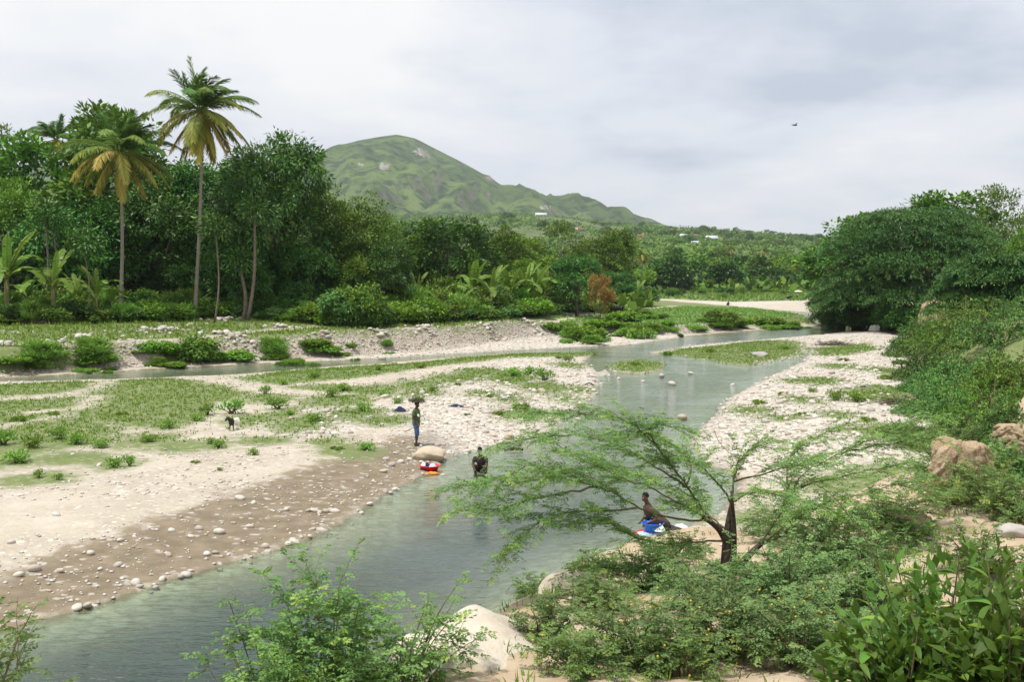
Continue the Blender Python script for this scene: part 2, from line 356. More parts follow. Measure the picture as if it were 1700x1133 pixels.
leafmat('leaf_mango', [(0, (0.030, 0.088, 0.020)), (0.6, (0.056, 0.151, 0.023)), (1, (0.123, 0.251, 0.030))], 0.2, 0.42, 0.45)
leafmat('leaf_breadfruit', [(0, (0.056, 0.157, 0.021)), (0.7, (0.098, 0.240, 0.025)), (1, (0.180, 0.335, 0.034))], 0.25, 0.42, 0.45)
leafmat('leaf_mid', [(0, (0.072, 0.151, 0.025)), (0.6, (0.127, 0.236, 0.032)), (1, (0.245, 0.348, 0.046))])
leafmat('leaf_light', [(0, (0.094, 0.221, 0.028)), (0.6, (0.168, 0.328, 0.034)), (1, (0.293, 0.432, 0.048))], 0.35)
leafmat('leaf_olive', [(0, (0.071, 0.151, 0.025)), (0.6, (0.137, 0.255, 0.037)), (1, (0.232, 0.340, 0.049))])
leafmat('leaf_feather', [(0, (0.068, 0.156, 0.045)), (0.6, (0.118, 0.238, 0.060)), (1, (0.240, 0.352, 0.074))], 0.25, 0.6)
leafmat('leaf_acacia', [(0, (0.109, 0.211, 0.066)), (0.55, (0.186, 0.309, 0.085)), (1, (0.326, 0.429, 0.090))], 0.38, 0.55)
leafmat('leaf_acacia_blue', [(0, (0.106, 0.189, 0.064)), (0.6, (0.169, 0.271, 0.089)), (1, (0.286, 0.366, 0.101))], 0.3, 0.55)
leafmat('leaf_broad', [(0, (0.065, 0.157, 0.026)), (0.6, (0.115, 0.223, 0.032)), (1, (0.227, 0.328, 0.041))], 0.35, 0.45, 0.4, 0.35)
leafmat('leaf_banana', [(0, (0.110, 0.212, 0.040)), (0.7, (0.190, 0.308, 0.045)), (1, (0.400, 0.390, 0.068))], 0.4, 0.45)
leafmat('leaf_orange', [(0, (0.20, 0.12, 0.04)), (1, (0.36, 0.20, 0.07))], 0.3, 0.7)
leafmat('leaf_grass', [(0, (0.125, 0.240, 0.031)), (0.6, (0.186, 0.316, 0.041)), (1, (0.230, 0.245, 0.070))], 0.3, 0.7, 0.2, 0.0)
leafmat('leaf_prosopis', [(0, (0.026, 0.076, 0.021)), (0.5, (0.059, 0.129, 0.033)), (1, (0.134, 0.210, 0.051))], 0.25, 0.6)
leafmat('leaf_weed', [(0, (0.127, 0.260, 0.049)), (0.6, (0.193, 0.362, 0.059)), (1, (0.348, 0.478, 0.084))], 0.3, 0.6)
leafmat('palm_frond', [(0, (0.072, 0.173, 0.035)), (0.35, (0.128, 0.243, 0.042)), (0.62, (0.335, 0.354, 0.066)), (0.85, (0.599, 0.435, 0.092)), (1, (0.490, 0.314, 0.106))], 0.3, 0.5, 0.4, 0.08)
plain('bark', (0.17, 0.135, 0.105), 0.9, 0.3, 7.0, 0.2, bump=0.6)
plain('bark_dark', (0.075, 0.058, 0.045), 0.9, 0.35, 14.0, 0.2, bump=0.6)
plain('bark_twig', (0.15, 0.125, 0.070), 0.85, 0.3, 9.0, 0.2)
plain('petal_yellow', (0.62, 0.40, 0.04), 0.6); plain('petal_white', (0.75, 0.74, 0.72), 0.6)
def palm_bark():
    m, g = new_mat('palm_bark'); tc = g.node('ShaderNodeTexCoord').outputs['Object']
    sep = g.node('ShaderNodeSeparateXYZ', None, i0=tc)
    rings = g.math('SINE', g.math('MULTIPLY_ADD', sep.outputs[2], 34.0, g.math('MULTIPLY', g.noise(tc, 3.0, 3), 5.0)))
    n = g.noise(tc, 2.5, 5, 0.6)
    c = g.mix(n, (0.20, 0.165, 0.135), (0.37, 0.32, 0.275)); c = g.mix(g.smooth(rings, 0.55, 1.0, 0, 0.5), c, (0.12, 0.095, 0.075))
    b = g.node('ShaderNodeBump', None, Strength=0.5, Distance=0.03, Height=rings)
    p = g.node('ShaderNodeBsdfPrincipled', None, Base_Color=c, Roughness=0.9, Normal=b.outputs[0]); p.inputs['Specular IOR Level'].default_value = 0.2
    g.put(g.out.inputs[0], p.outputs[0]); MAT['palm_bark'] = m
palm_bark()
def stone_mat(name, stops, rough=0.85):
    m, g = new_mat(name); tc = g.node('ShaderNodeNewGeometry').outputs['Position']; t = g.attr('t')
    oi = g.node('ShaderNodeObjectInfo').outputs['Random']
    f = g.math('FRACT', g.math('ADD', t, oi)); c = g.ramp(f, stops)
    n = g.noise(tc, 4.0, 6, 0.65); c = g.mix(g.smooth(n, 0.3, 0.6, 0.35, 0), c, (0.22, 0.19, 0.15))
    b = g.node('ShaderNodeBump', None, Strength=0.35, Distance=0.03, Height=g.noise(tc, 14.0, 4, 0.6))
    p = g.node('ShaderNodeBsdfPrincipled', None, Base_Color=c, Roughness=rough, Normal=b.outputs[0]); p.inputs['Specular IOR Level'].default_value = 0.3
    g.put(g.out.inputs[0], p.outputs[0]); MAT[name] = m
stone_mat('stone', [(0, (0.54, 0.50, 0.44)), (0.45, (0.62, 0.59, 0.53)), (0.75, (0.52, 0.46, 0.38)), (0.9, (0.38, 0.35, 0.31)), (1, (0.48, 0.37, 0.28))])
stone_mat('stone_grey', [(0, (0.42, 0.39, 0.36)), (0.5, (0.53, 0.50, 0.46)), (1, (0.34, 0.32, 0.30))])
def rock_mat(name, c1, c2, c3, bd=0.16):
    m, g = new_mat(name); tc = g.node('ShaderNodeNewGeometry').outputs['Position']
    n = g.noise(tc, 2.2, 7, 0.62); n2 = g.noise(tc, 16.0, 5, 0.65)
    st = g.node('ShaderNodeMapping', None, Vector=tc, Scale=(0.6, 0.6, 5.0)).outputs[0]; n3 = g.noise(st, 2.0, 4, 0.6)
    c = g.mix(g.smooth(n, 0.3, 0.7), c1, c2); c = g.mix(g.smooth(n2, 0.58, 0.72, 0, 0.5), c, c3); c = g.mix(g.smooth(n3, 0.55, 0.75, 0, 0.35), c, c3)
    h = g.math('ADD', g.math('MULTIPLY', n, 0.5), g.math('MULTIPLY', n2, 0.5))
    b = g.node('ShaderNodeBump', None, Strength=1.0, Distance=bd, Height=h)
    p = g.node('ShaderNodeBsdfPrincipled', None, Base_Color=c, Roughness=0.92, Normal=b.outputs[0]); p.inputs['Specular IOR Level'].default_value = 0.15
    g.put(g.out.inputs[0], p.outputs[0]); MAT[name] = m
rock_mat('limestone', (0.60, 0.54, 0.45), (0.52, 0.45, 0.355), (0.38, 0.31, 0.23), 0.05)
rock_mat('clay_rock', (0.56, 0.44, 0.30), (0.44, 0.32, 0.205), (0.27, 0.19, 0.12))
rock_mat('pale_boulder', (0.56, 0.48, 0.37), (0.47, 0.39, 0.29), (0.33, 0.27, 0.2), 0.06)

def ground_material():
    m, g = new_mat('ground'); pos = g.node('ShaderNodeNewGeometry').outputs['Position']
    sep = g.node('ShaderNodeSeparateXYZ', None, i0=pos)
    n_a = g.noise(pos, 0.35, 6, 0.6); n_b = g.noise(pos, 1.6, 6, 0.62); n_c = g.noise(pos, 9.0, 5, 0.65); n_l = g.noise(pos, 0.02, 5, 0.6)
    def mask(name, amp, e, off=0.0, src=n_b):
        v = g.math('ADD', g.attr(name), g.math('MULTIPLY_ADD', src, amp, -amp * 0.5 + off)); return g.smooth(v, -e, e)
    sand = g.mix(g.smooth(n_a, 0.35, 0.65), (0.475, 0.425, 0.345), (0.395, 0.345, 0.275))
    sand = g.mix(g.smooth(n_c, 0.50, 0.72, 0, 0.6), sand, (0.33, 0.27, 0.20)); sand = g.mix(g.smooth(g.noise(pos, 0.9, 7, 0.7), 0.5, 0.68, 0, 0.55), sand, (0.56, 0.51, 0.44))
    # pebbles lying in the sand
    vo = g.node('ShaderNodeTexVoronoi', {'feature': 'F1'}, Vector=pos, Scale=7.0)
    vo2 = g.node('ShaderNodeTexVoronoi', {'feature': 'F1'}, Vector=pos, Scale=3.2)
    def pebble(v):
        r = g.node('ShaderNodeSeparateColor', None, i0=v.outputs['Color'])
        c = g.ramp(r.outputs[0], [(0, (0.40, 0.36, 0.31)), (0.25, (0.55, 0.51, 0.45)), (0.7, (0.64, 0.61, 0.56)), (1, (0.54, 0.45, 0.36))])
        gap = g.smooth(v.outputs['Distance'], 0.4, 0.75); return g.mix(gap, c, (0.36, 0.31, 0.25)), r.outputs[1]
    pc, rnd = pebble(vo); pc2, rnd2 = pebble(vo2)
    peb = g.mix(g.math('GREATER_THAN', rnd2, 0.6), pc, pc2)
    gm = mask('gravel', 2.4, 0.8, 0.1)
    sparse = g.math('MULTIPLY', g.math('GREATER_THAN', rnd, 0.72), g.smooth(n_a, 0.35, 0.55))
    gm = g.math('MULTIPLY', gm, g.smooth(n_b, 0.25, 0.45, 0.55, 1.0))
    c = g.mix(g.math('MAXIMUM', gm, g.math('MULTIPLY', sparse, 0.75)), sand, peb)
    c = g.mix(g.math('MULTIPLY', mask('face', 1.2, 0.5), 0.45), c, g.mix(n_b, (0.24, 0.185, 0.13), (0.40, 0.33, 0.25)))
    wm = mask('wet', 2.6, 0.4, 0.0)
    wetc = g.mix(g.smooth(n_b, 0.35, 0.7), (0.175, 0.138, 0.090), (0.255, 0.205, 0.140))
    wetp = g.mix(g.math('MAXIMUM', gm, g.math('GREATER_THAN', rnd, 0.93)), wetc, g.mix(0.45, peb, (0.2, 0.18, 0.15)))
    c = g.mix(wm, c, wetp)
    under = g.smooth(sep.outputs[2], -0.02, -0.09); c = g.mix(under, c, g.mix(g.smooth(n_b, 0.35, 0.75, 0.0, 0.75), g.mix(0.25, pc2, (0.30, 0.32, 0.24)), (0.24, 0.25, 0.18)))
    cm = mask('clay', 1.5, 0.7)
    clay = g.mix(g.smooth(n_b, 0.3, 0.7), (0.49, 0.40, 0.29), (0.40, 0.30, 0.195)); clay = g.mix(g.smooth(n_c, 0.55, 0.7, 0, 0.6), clay, (0.27, 0.19, 0.12))
    c = g.mix(cm, c, clay)
    grass = g.mix(g.smooth(n_b, 0.3, 0.7), (0.115, 0.160, 0.050), (0.160, 0.200, 0.068)); grass = g.mix(g.smooth(n_c, 0.5, 0.75, 0, 0.5), grass, (0.22, 0.205, 0.10))
    farc = g.mix(g.smooth(n_l, 0.4, 0.6), (0.065, 0.105, 0.036), (0.125, 0.160, 0.056)); farc = g.mix(g.smooth(g.noise(pos, 0.055, 5, 0.6), 0.58, 0.66), farc, (0.235, 0.185, 0.105))
    grass = g.mix(g.smooth(sep.outputs[1], 300, 420), grass, farc)
    gm2 = g.math('MULTIPLY', mask('grass', 3.2, 0.7, 0.35), g.smooth(g.noise(pos, 4.0, 5, 0.7), 0.34, 0.50, 0.5, 1.0)); gm2 = g.math('MAXIMUM', gm2, g.smooth(sep.outputs[1], 320, 420)); c = g.mix(gm2, c, grass)
    h = g.math('ADD', g.math('MULTIPLY', n_c, 0.4), g.math('MULTIPLY', g.math('SUBTRACT', 0.6, vo.outputs['Distance']), g.math('MULTIPLY', gm, 0.8)))
    b = g.node('ShaderNodeBump', None, Strength=0.8, Distance=0.09, Height=h)
    p = g.node('ShaderNodeBsdfPrincipled', None, Base_Color=c, Roughness=g.math('MULTIPLY_ADD', wm, -0.25, 0.93), Normal=b.outputs[0]); p.inputs['Specular IOR Level'].default_value = 0.2
    g.put(g.out.inputs[0], p.outputs[0]); MAT['ground'] = m
ground_material()
def water_material():
    m, g = new_mat('river_water'); pos = g.node('ShaderNodeNewGeometry').outputs['Position']; dep = g.attr('depth')
    mp = g.node('ShaderNodeMapping', None, Vector=pos, Rotation=(0, 0, R(-38)), Scale=(0.55, 1.5, 1)).outputs[0]
    r1 = g.noise(mp, 2.6, 3, 0.5); r2 = g.noise(mp, 8.0, 3, 0.55); big = g.noise(pos, 0.22, 3, 0.5)
    amp = g.smooth(big, 0.38, 0.62, 0.35, 1.0)
    h = g.math('MULTIPLY', g.math('ADD', r1, g.math('MULTIPLY', r2, 0.35)), amp)
    b = g.node('ShaderNodeBump', None, Strength=0.75, Distance=0.10, Height=h).outputs[0]
    turb = g.math('SUBTRACT', 1.0, g.math('POWER', 2.718, g.math('MULTIPLY', g.math('POWER', dep, 1.6), -5.0)))
    tr = g.node('ShaderNodeBsdfTransparent', None, Color=(0.82, 0.93, 0.80))
    body = g.ramp(dep, [(0.0, (0.125, 0.150, 0.112)), (0.25, (0.095, 0.125, 0.095)), (0.55, (0.040, 0.068, 0.058)), (1.0, (0.020, 0.042, 0.040))])
    df = g.node('ShaderNodeBsdfDiffuse', None, Color=body)
    inner = g.node('ShaderNodeMixShader', None, i0=g.math('MULTIPLY', turb, 0.9), i1=tr.outputs[0], i2=df.outputs[0])
    gl = g.node('ShaderNodeBsdfGlossy', None, Color=(1, 1, 1), Roughness=0.07, Normal=b)
    fr = g.node('ShaderNodeFresnel', None, IOR=1.33, Normal=b)
    mx = g.node('ShaderNodeMixShader', None, i0=fr.outputs[0], i1=inner.outputs[0], i2=gl.outputs[0])
    g.put(g.out.inputs[0], mx.outputs[0]); MAT['river_water'] = m
water_material()
def mountain_material():
    m, g = new_mat('mountain'); geo = g.node('ShaderNodeNewGeometry'); pos = geo.outputs['Position']
    nz = g.node('ShaderNodeSeparateXYZ', None, i0=geo.outputs['Normal']).outputs[2]
    n1 = g.noise(pos, 0.006, 7, 0.6); n2 = g.noise(pos, 0.025, 6, 0.65); n3 = g.noise(pos, 0.09, 4, 0.6)
    c = g.mix(g.smooth(n1, 0.38, 0.62), (0.068, 0.112, 0.036), (0.125, 0.178, 0.052))
    c = g.mix(g.smooth(n2, 0.46, 0.58, 0, 0.9), c, (0.030, 0.055, 0.026)); c = g.mix(g.smooth(n3, 0.55, 0.7, 0, 0.5), c, (0.16, 0.165, 0.085))
    rockm = g.math('MULTIPLY', g.math('MULTIPLY', g.smooth(nz, 0.78, 0.62), g.smooth(n2, 0.46, 0.56)), 0.6)
    c = g.mix(rockm, c, g.mix(n3, (0.17, 0.145, 0.125), (0.30, 0.26, 0.23)))
    cl = g.attr('cliff'); c = g.mix(g.math('MULTIPLY', g.smooth(g.math('ADD', cl, g.math('MULTIPLY_ADD', n3, 1.4, -0.7)), 0.25, 0.55), 0.85), c, g.mix(g.smooth(n3, 0.4, 0.6), (0.17, 0.145, 0.13), (0.40, 0.36, 0.33)))
    b = g.node('ShaderNodeBump', None, Strength=0.9, Distance=16.0, Height=n2)
    p = g.node('ShaderNodeBsdfPrincipled', None, Base_Color=c, Roughness=1.0, Normal=b.outputs[0]); p.inputs['Specular IOR Level'].default_value = 0.0
    g.put(g.out.inputs[0], p.outputs[0]); MAT['mountain'] = m
mountain_material()

# ------------------------------------------------------------------ the setting
def grow(a, b, s0, k):
    out = [a]; s = s0
    while (out[-1] < b if b > a else out[-1] > b):
        s *= k; out.append(out[-1] + (s if b > a else -s))
    return out[1:]
GRID = {}
def look(x, y, key='z'):
    x = np.asarray(x, float); y = np.asarray(y, float); xs, ys, Z = GRID['xs'], GRID['ys'], GRID[key]
    i = np.clip(np.searchsorted(xs, x) - 1, 0, len(xs) - 2); j = np.clip(np.searchsorted(ys, y) - 1, 0, len(ys) - 2)
    u = np.clip((x - xs[i]) / (xs[i + 1] - xs[i]), 0, 1); v = np.clip((y - ys[j]) / (ys[j + 1] - ys[j]), 0, 1)
    return (Z[j, i] * (1 - u) + Z[j, i + 1] * u) * (1 - v) + (Z[j + 1, i] * (1 - u) + Z[j + 1, i + 1] * u) * v
def hz(x, y): return float(look(x, y))
def make_ground():
    xs = np.array(sorted(grow(-46, -4200, 0.55, 1.12)) + list(np.arange(-46, -14, 0.55)) + list(np.arange(-14, 20, 0.28)) + list(np.arange(20, 62, 0.55)) + grow(62, 4200, 0.55, 1.12))
    ys = np.array(sorted(grow(4, -60, 0.3, 1.25)) + list(np.arange(4, 42, 0.28)) + list(np.arange(42, 140, 0.5)) + list(np.arange(140, 300, 1.2)) + grow(300, 7000, 1.2, 1.04))
    X, Y = np.meshgrid(xs, ys); n, k = len(ys), len(xs)
    z, mk = terrain(X.ravel(), Y.ravel(), True)
    GRID.update(xs=xs, ys=ys, z=z.reshape(n, k), **{a: v.reshape(n, k) for a, v in mk.items()})
    i = np.arange(n - 1)[:, None] * k + np.arange(k - 1)[None]
    F = np.stack([i, i + 1, i + k + 1, i + k], -1).reshape(-1, 4)
    me = mesh_from('ground', np.stack([X.ravel(), Y.ravel(), z], 1), [F], {a: mk[a] for a in ('grass', 'gravel', 'wet', 'clay', 'face')}, True)
    o = obj('ground', me, MAT['ground']); o['kind'] = 'structure'; o['label'] = 'sandy and stony river flats, terrace and far farmed hillside'; return o
GROUND = make_ground()
def make_water():
    xs = np.arange(-60, 62, 0.5); ys = np.concatenate([np.arange(-12, 150, 0.5), np.arange(150, 330, 1.0)])
    X, Y = np.meshgrid(xs, ys); n, k = len(ys), len(xs)
    z, mk = terrain(X.ravel(), Y.ravel(), True); w = mk['water']
    keep = ((w > -2.0) & (mk['bank'] < 2) & (mk['terr'] < 2)).reshape(n, k)
    i = np.arange(n - 1)[:, None] * k + np.arange(k - 1)[None]
    ok = keep[:-1, :-1] | keep[1:, :-1] | keep[:-1, 1:] | keep[1:, 1:]
    F = np.stack([i, i + 1, i + k + 1, i + k], -1)[ok]
    used = np.unique(F); mp = np.zeros(n * k, int); mp[used] = np.arange(len(used))
    V = np.stack([X.ravel(), Y.ravel(), np.zeros(n * k)], 1)[used]
    o = obj('river', mesh_from('river', V, [mp[F]], {'depth': np.clip(-z, 0, 2)[used]}, True), MAT['river_water'])
    o['kind'] = 'structure'; o['label'] = 'shallow grey-green river winding between gravel bars'
make_water()
def make_mountain():
    prof = np.array([(-700, 330), (-300, 300), (0, 300), (200, 262), (330, 288), (430, 300), (510, 268), (560, 245), (600, 235), (640, 228.5), (660, 226), (690, 232), (720, 247), (760, 267), (800, 289), (832, 308), (850, 308), (880, 317),
                     (912, 330), (940, 326), (962, 335), (1000, 353), (1045, 370), (1085, 388), (1130, 415), (1200, 445), (1400, 475), (1800, 500)], float)
    Y0 = 3500.0; px = np.linspace(-400, 1650, 440); vs = np.concatenate([np.linspace(-1700, 0, 140), np.linspace(20, 900, 24)])
    U, Vv = np.meshgrid(px, vs)
    crest = CAMZ + (458 - np.interp(U, prof[:, 0], prof[:, 1])) * Y0 / FPX
    X = (U - 850) / FPX * Y0
    s = np.where(Vv <= 0, 1 + Vv / 1700.0, 1 - Vv / 900.0)
    shape = np.where(Vv <= 0, 0.55 * s ** 1.6 + 0.45 * sstep(s, 0, 1) ** 0.9, s ** 1.2)
    wx = X + 130 * fbm(X / 500, Vv / 500, 3, 201)
    gul = np.abs(fbm(wx / 210, Vv / 900, 4, 203)) * 2
    gul2 = np.abs(fbm(wx / 80 + 9, Vv / 260, 3, 207)) * 2
    mid = np.clip(np.sin(np.pi * np.clip(s, 0, 1)) , 0, 1.1) * np.where(Vv <= 0, 1, 0.3)
    Z = crest * shape - mid * (gul * 115 + gul2 * 52) + 9 * fbm(X / 60, Vv / 60, 3, 209) * (0.25 + mid) + mid * 82
    Z = np.minimum(Z, crest + 1.5 + 3 * fbm(X / 30, Vv / 30, 2, 210)) - 25 * (1 - s)
    cx = np.zeros_like(U)
    for (a, b, ra, rb) in ((640, 277, 16, 9), (700, 254, 16, 9), (600, 275, 10, 6), (813, 297, 12, 6), (712, 262, 9, 5), (905, 345, 16, 5)):
        sy = 458 - (Z - CAMZ) / (Y0 + Vv) * FPX; sx = 850 + X / (Y0 + Vv) * FPX
        cx = np.maximum(cx, (1 - np.hypot((sx - a) / ra, (sy - b) / rb)) * np.where(Vv <= 0, 1, 0))
    n, k = U.shape; i = np.arange(n - 1)[:, None] * k + np.arange(k - 1)[None]
    F = np.stack([i, i + 1, i + k + 1, i + k], -1).reshape(-1, 4)
    o = obj('mountain', mesh_from('mountain', np.stack([X.ravel(), (Y0 + Vv).ravel(), Z.ravel()], 1), [F], {'cliff': np.clip(cx, 0, 1).ravel()}, True), MAT['mountain'])
    o['kind'] = 'structure'; o['label'] = 'green rounded mountain with grey cliffs and a falling right ridge'
make_mountain()
def make_haze():
    mb = MB(); mb.box((0, 3400, 235), (9400, 7600, 490)); m, g = new_mat('haze')
    v = g.node('ShaderNodeVolumePrincipled', None, Color=(0.84, 0.91, 1.0), Density=HAZE, Anisotropy=0.25); g.put(g.out.inputs['Volume'], v.outputs[0])
    o = obj('haze', mb, m); o['kind'] = 'stuff'; o['label'] = 'pale valley haze'
HAZE = 0.000085
make_haze()

def ground_hit(px, py):
    x, y, k = ray(px, py); t = np.concatenate([np.arange(3, 160, 0.15), np.arange(160, 900, 1.0), np.arange(900, 1800, 3.0)])
    X, Y, Z = x * t, y * t, CAMZ + k * t; h = look(X, Y); w = np.nonzero(Z <= h)[0]
    i = w[0] if len(w) else len(t) - 1
    return float(X[i]), float(Y[i]), float(h[i])
_bx = [-60, 0, 300, 420, 600, 700, 850, 950, 1060, 1100]; _by = [542, 540, 533, 530, 546, 540, 528, 520, 510, 507]
def front_y(px): return ground_hit(px, float(np.interp(px, _bx, _by)))[1]
# ------------------------------------------------------------------ labels that single out: rank by distance from something one can find
LAND = []                                       # (phrase, px, py)
PEND = []                                       # (object, phrase)
ORD = ['nearest', 'second', 'third', 'fourth', 'fifth', 'sixth', 'seventh', 'eighth', 'ninth', 'tenth', 'eleventh', 'twelfth', 'thirteenth', 'fourteenth', 'fifteenth', 'sixteenth',
       'seventeenth', 'eighteenth', 'nineteenth', 'twentieth']
def landmark(phrase, px, py): LAND.append((phrase, px, py))
def pend(o, phrase, z=0.0): PEND.append((o, phrase, z))
def settle_labels():
    bins = {}
    for o, ph, z in PEND:
        x, y, zz = o.location; u, v = to_px(x, max(y, 1), zz + z)
        cand = []
        for nm, a, b in LAND:
            dx, dy = u - a, (v - b) * 1.6; cand.append((math.hypot(dx, dy), nm, ('right of' if dx > 0 else 'left of') if abs(dx) > abs(dy) else ('in front of' if dy > 0 else 'behind')))
        cand.sort(); d, nm, rel = cand[0]; bins.setdefault((ph, nm, rel), []).append((d, o))
    for (ph, nm, rel), lst in bins.items():
        lst.sort(key=lambda q: q[0])
        for k, (d, o) in enumerate(lst):
            o['label'] = f'{ph}, {rel} {nm}' if len(lst) == 1 else f'{ph}, {ORD[min(k, 19)]} one {rel} {nm}'

# ------------------------------------------------------------------ plants
def unit(rng, n):
    v = rng.normal(size=(n, 3)); return v / np.linalg.norm(v, axis=1)[:, None]
def tree_arch(seed, H, Wd, base, n_lobes, nclump, cr, lper, L, W, mat, droop=0.5, tr=0.28, flat=0.7, top=1.0, barkm='bark', lean=0.0, sub=0.55, bright=0.35, taper=0.0):
    """a broadleaf tree: crown from height `base` to H, width Wd; returns {trunk, crown, h, w}"""
    rng = np.random.default_rng(seed)
    cz = (base + H) / 2; rz = (H - base) / 2; rx = Wd / 2
    lob = [(0, 0, cz, rx * 0.72, rx * 0.72, rz * 0.8)]
    for k in range(n_lobes):
        a = 2 * math.pi * (k * 0.618 + 0.1 * rng.random()); f = rng.uniform(-0.75, 0.95); q = math.sqrt(max(0.05, 1 - f * f)) * (1 - taper * max(f, 0))
        s = rng.uniform(sub * 0.7, sub * 1.15)
        lob.append((math.cos(a) * rx * q * 0.62, math.sin(a) * rx * q * 0.62, cz + f * rz * 0.62 * top, rx * s * 0.8, rx * s * 0.8, rz * s * 0.75))
    lob = np.array(lob); C = []
    while len(C) < nclump:
        k = rng.integers(len(lob)); l = lob[k]; u = unit(rng, 1)[0]
        if u[2] < -0.3 and rng.random() < 0.6: u[2] *= -0.6
        p = l[:3] + l[3:] * u * rng.uniform(0.72, 1.08)
        q = (((p - lob[:, :3]) / lob[:, 3:]) ** 2).sum(1); q[k] = 9
        if q.min() < 0.55 and rng.random() < 0.85: continue
        C.append(p)
    C = np.array(C); cen = np.array([0, 0, cz - rz * 0.3])
    mb = MB(); n = nclump * lper; ci = np.repeat(np.arange(nclump), lper)
    u = unit(rng, n); size = rng.uniform(0.6, 1.25, nclump)[ci] * cr
    P = C[ci] + u * (size * rng.random(n) ** 0.4)[:, None] * np.array([1, 1, flat])
    out = C[ci] - cen; out /= np.linalg.norm(out, axis=1)[:, None]
    D = u * 0.8 + out * 0.6 + rng.normal(size=(n, 3)) * 0.35; D[:, 2] -= droop
    Nn = rng.normal(size=(n, 3)) * 0.55 + out * 0.6 + np.array([0, 0, 0.9])
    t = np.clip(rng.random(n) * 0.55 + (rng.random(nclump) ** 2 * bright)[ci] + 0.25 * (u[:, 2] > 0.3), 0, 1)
    mb.leaves(P, D, Nn, rng.uniform(0.7, 1.25, n) * L, rng.uniform(0.8, 1.2, n) * W, t)
    crown = mb.mesh('crown'); crown.materials.append(MAT[mat])
    tb = MB(); hh = np.linspace(0, 1, 6)
    tp = np.stack([lean * H * 0.25 * hh ** 1.5 + 0.12 * np.sin(hh * 5 + seed), 0.1 * np.cos(hh * 4), hh * (cz - rz * 0.2) - 0.3 * (1 - hh)], 1)
    tb.tube(tp, np.interp(hh, [0, 0.12, 1], [tr * 1.5, tr, tr * 0.55]), 8)
    for l in lob[1:1 + 7]:
        s0 = tp[rng.integers(2, 5)]; e = l[:3] * np.array([1, 1, 0.98]); m = (s0 + e) / 2 + np.array([0, 0, 0.5])
        tb.tube([s0, m * 0.6 + s0 * 0.4, m, e], [tr * 0.5, tr * 0.42, tr * 0.3, tr * 0.1], 5)
    trunk = tb.mesh('trunk', True); trunk.materials.append(MAT[barkm])
    return dict(parts=[('trunk', trunk), ('crown', crown)], h=H, w=Wd)
def bush_arch(seed, H, Wd, nclump, cr, lper, L, W, mat, droop=0.2, n_lobes=6, up=0.0, stemmat='bark_twig', bright=0.4):
    rng = np.random.default_rng(seed); lob = [(0, 0, H * 0.42, Wd * 0.36, Wd * 0.36, H * 0.42)]
    for k in range(n_lobes):
        a = 2.4 * k + rng.random(); r = rng.uniform(0.3, 0.75) * Wd * 0.4; s = rng.uniform(0.35, 0.7); zz = H * rng.uniform(0.22, 0.62)
        lob.append((math.cos(a) * r, math.sin(a) * r, zz, Wd * 0.30 * s, Wd * 0.30 * s, min(H * 0.42 * s * 1.5, H - zz)))
    lob = np.array(lob); C = []
    while len(C) < nclump:
        l = lob[rng.integers(len(lob))]; u = unit(rng, 1)[0]; u[2] = abs(u[2]) * 1.0 - 0.25
        p = l[:3] + l[3:] * u * rng.uniform(0.75, 1.1)
        if p[2] > 0.02 * H: C.append(p)
    C = np.array(C); n = nclump * lper; ci = np.repeat(np.arange(nclump), lper); u = unit(rng, n); mb = MB()
    P = C[ci] + u * (cr * rng.random(n) ** 0.45)[:, None]; P[:, 2] = np.maximum(P[:, 2], 0.02)
    D = u * 0.7 + rng.normal(size=(n, 3)) * 0.4; D[:, 2] += up - droop
    Nn = rng.normal(size=(n, 3)) * 0.6 + np.array([0, 0, 1.0])
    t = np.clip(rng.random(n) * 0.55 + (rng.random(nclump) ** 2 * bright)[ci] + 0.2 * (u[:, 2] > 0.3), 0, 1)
    mb.leaves(P, D, Nn, rng.uniform(0.7, 1.3, n) * L, rng.uniform(0.8, 1.2, n) * W, t)
    fol = mb.mesh('foliage'); fol.materials.append(MAT[mat])
    tb = MB()
    for k in range(7):
        c = C[rng.integers(len(C))]; tb.tube([(0.04 * k - 0.1, 0, -0.1), c * np.array([0.45, 0.45, 0.55]), c], [0.035 * H ** 0.5, 0.025 * H ** 0.5, 0.008], 4)
    st = tb.mesh('stem'); st.materials.append(MAT[stemmat])
    return dict(parts=[('stem', st), ('foliage', fol)], h=H, w=Wd)
def pinnate(mb, C, A, S, Lr, lp, wp, k, t, rng, droop=0.25):
    """feathered leaves: k pairs of narrow leaflets on a rachis"""
    A = A / (np.linalg.norm(A, axis=1)[:, None] + 1e-9); S = S - A * (S * A).sum(1)[:, None]; S /= np.linalg.norm(S, axis=1)[:, None] + 1e-9
    U = np.cross(S, A); Cs, Ds, Ns, Ts = [], [], [], []
    for j in range(k):
        f = (j + 0.6) / k; c = C + A * (Lr * f)[:, None] - np.array([0, 0, 1.0]) * (Lr * droop * f * f)[:, None]
        for sg in (-1, 1):
            Cs.append(c); Ds.append(S * sg + A * 0.55 - np.array([0, 0, 0.25]) + rng.normal(size=c.shape) * 0.18); Ns.append(U + rng.normal(size=c.shape) * 0.35); Ts.append(t)
    n = len(Cs); LL = np.concatenate([np.full(len(C), lp * (1 - 0.35 * abs(2 * ((i // 2) + 0.5) / k - 0.9))) for i in range(n)])
    mb.leaves(np.concatenate(Cs), np.concatenate(Ds), np.concatenate(Ns), LL, wp, np.concatenate(Ts))
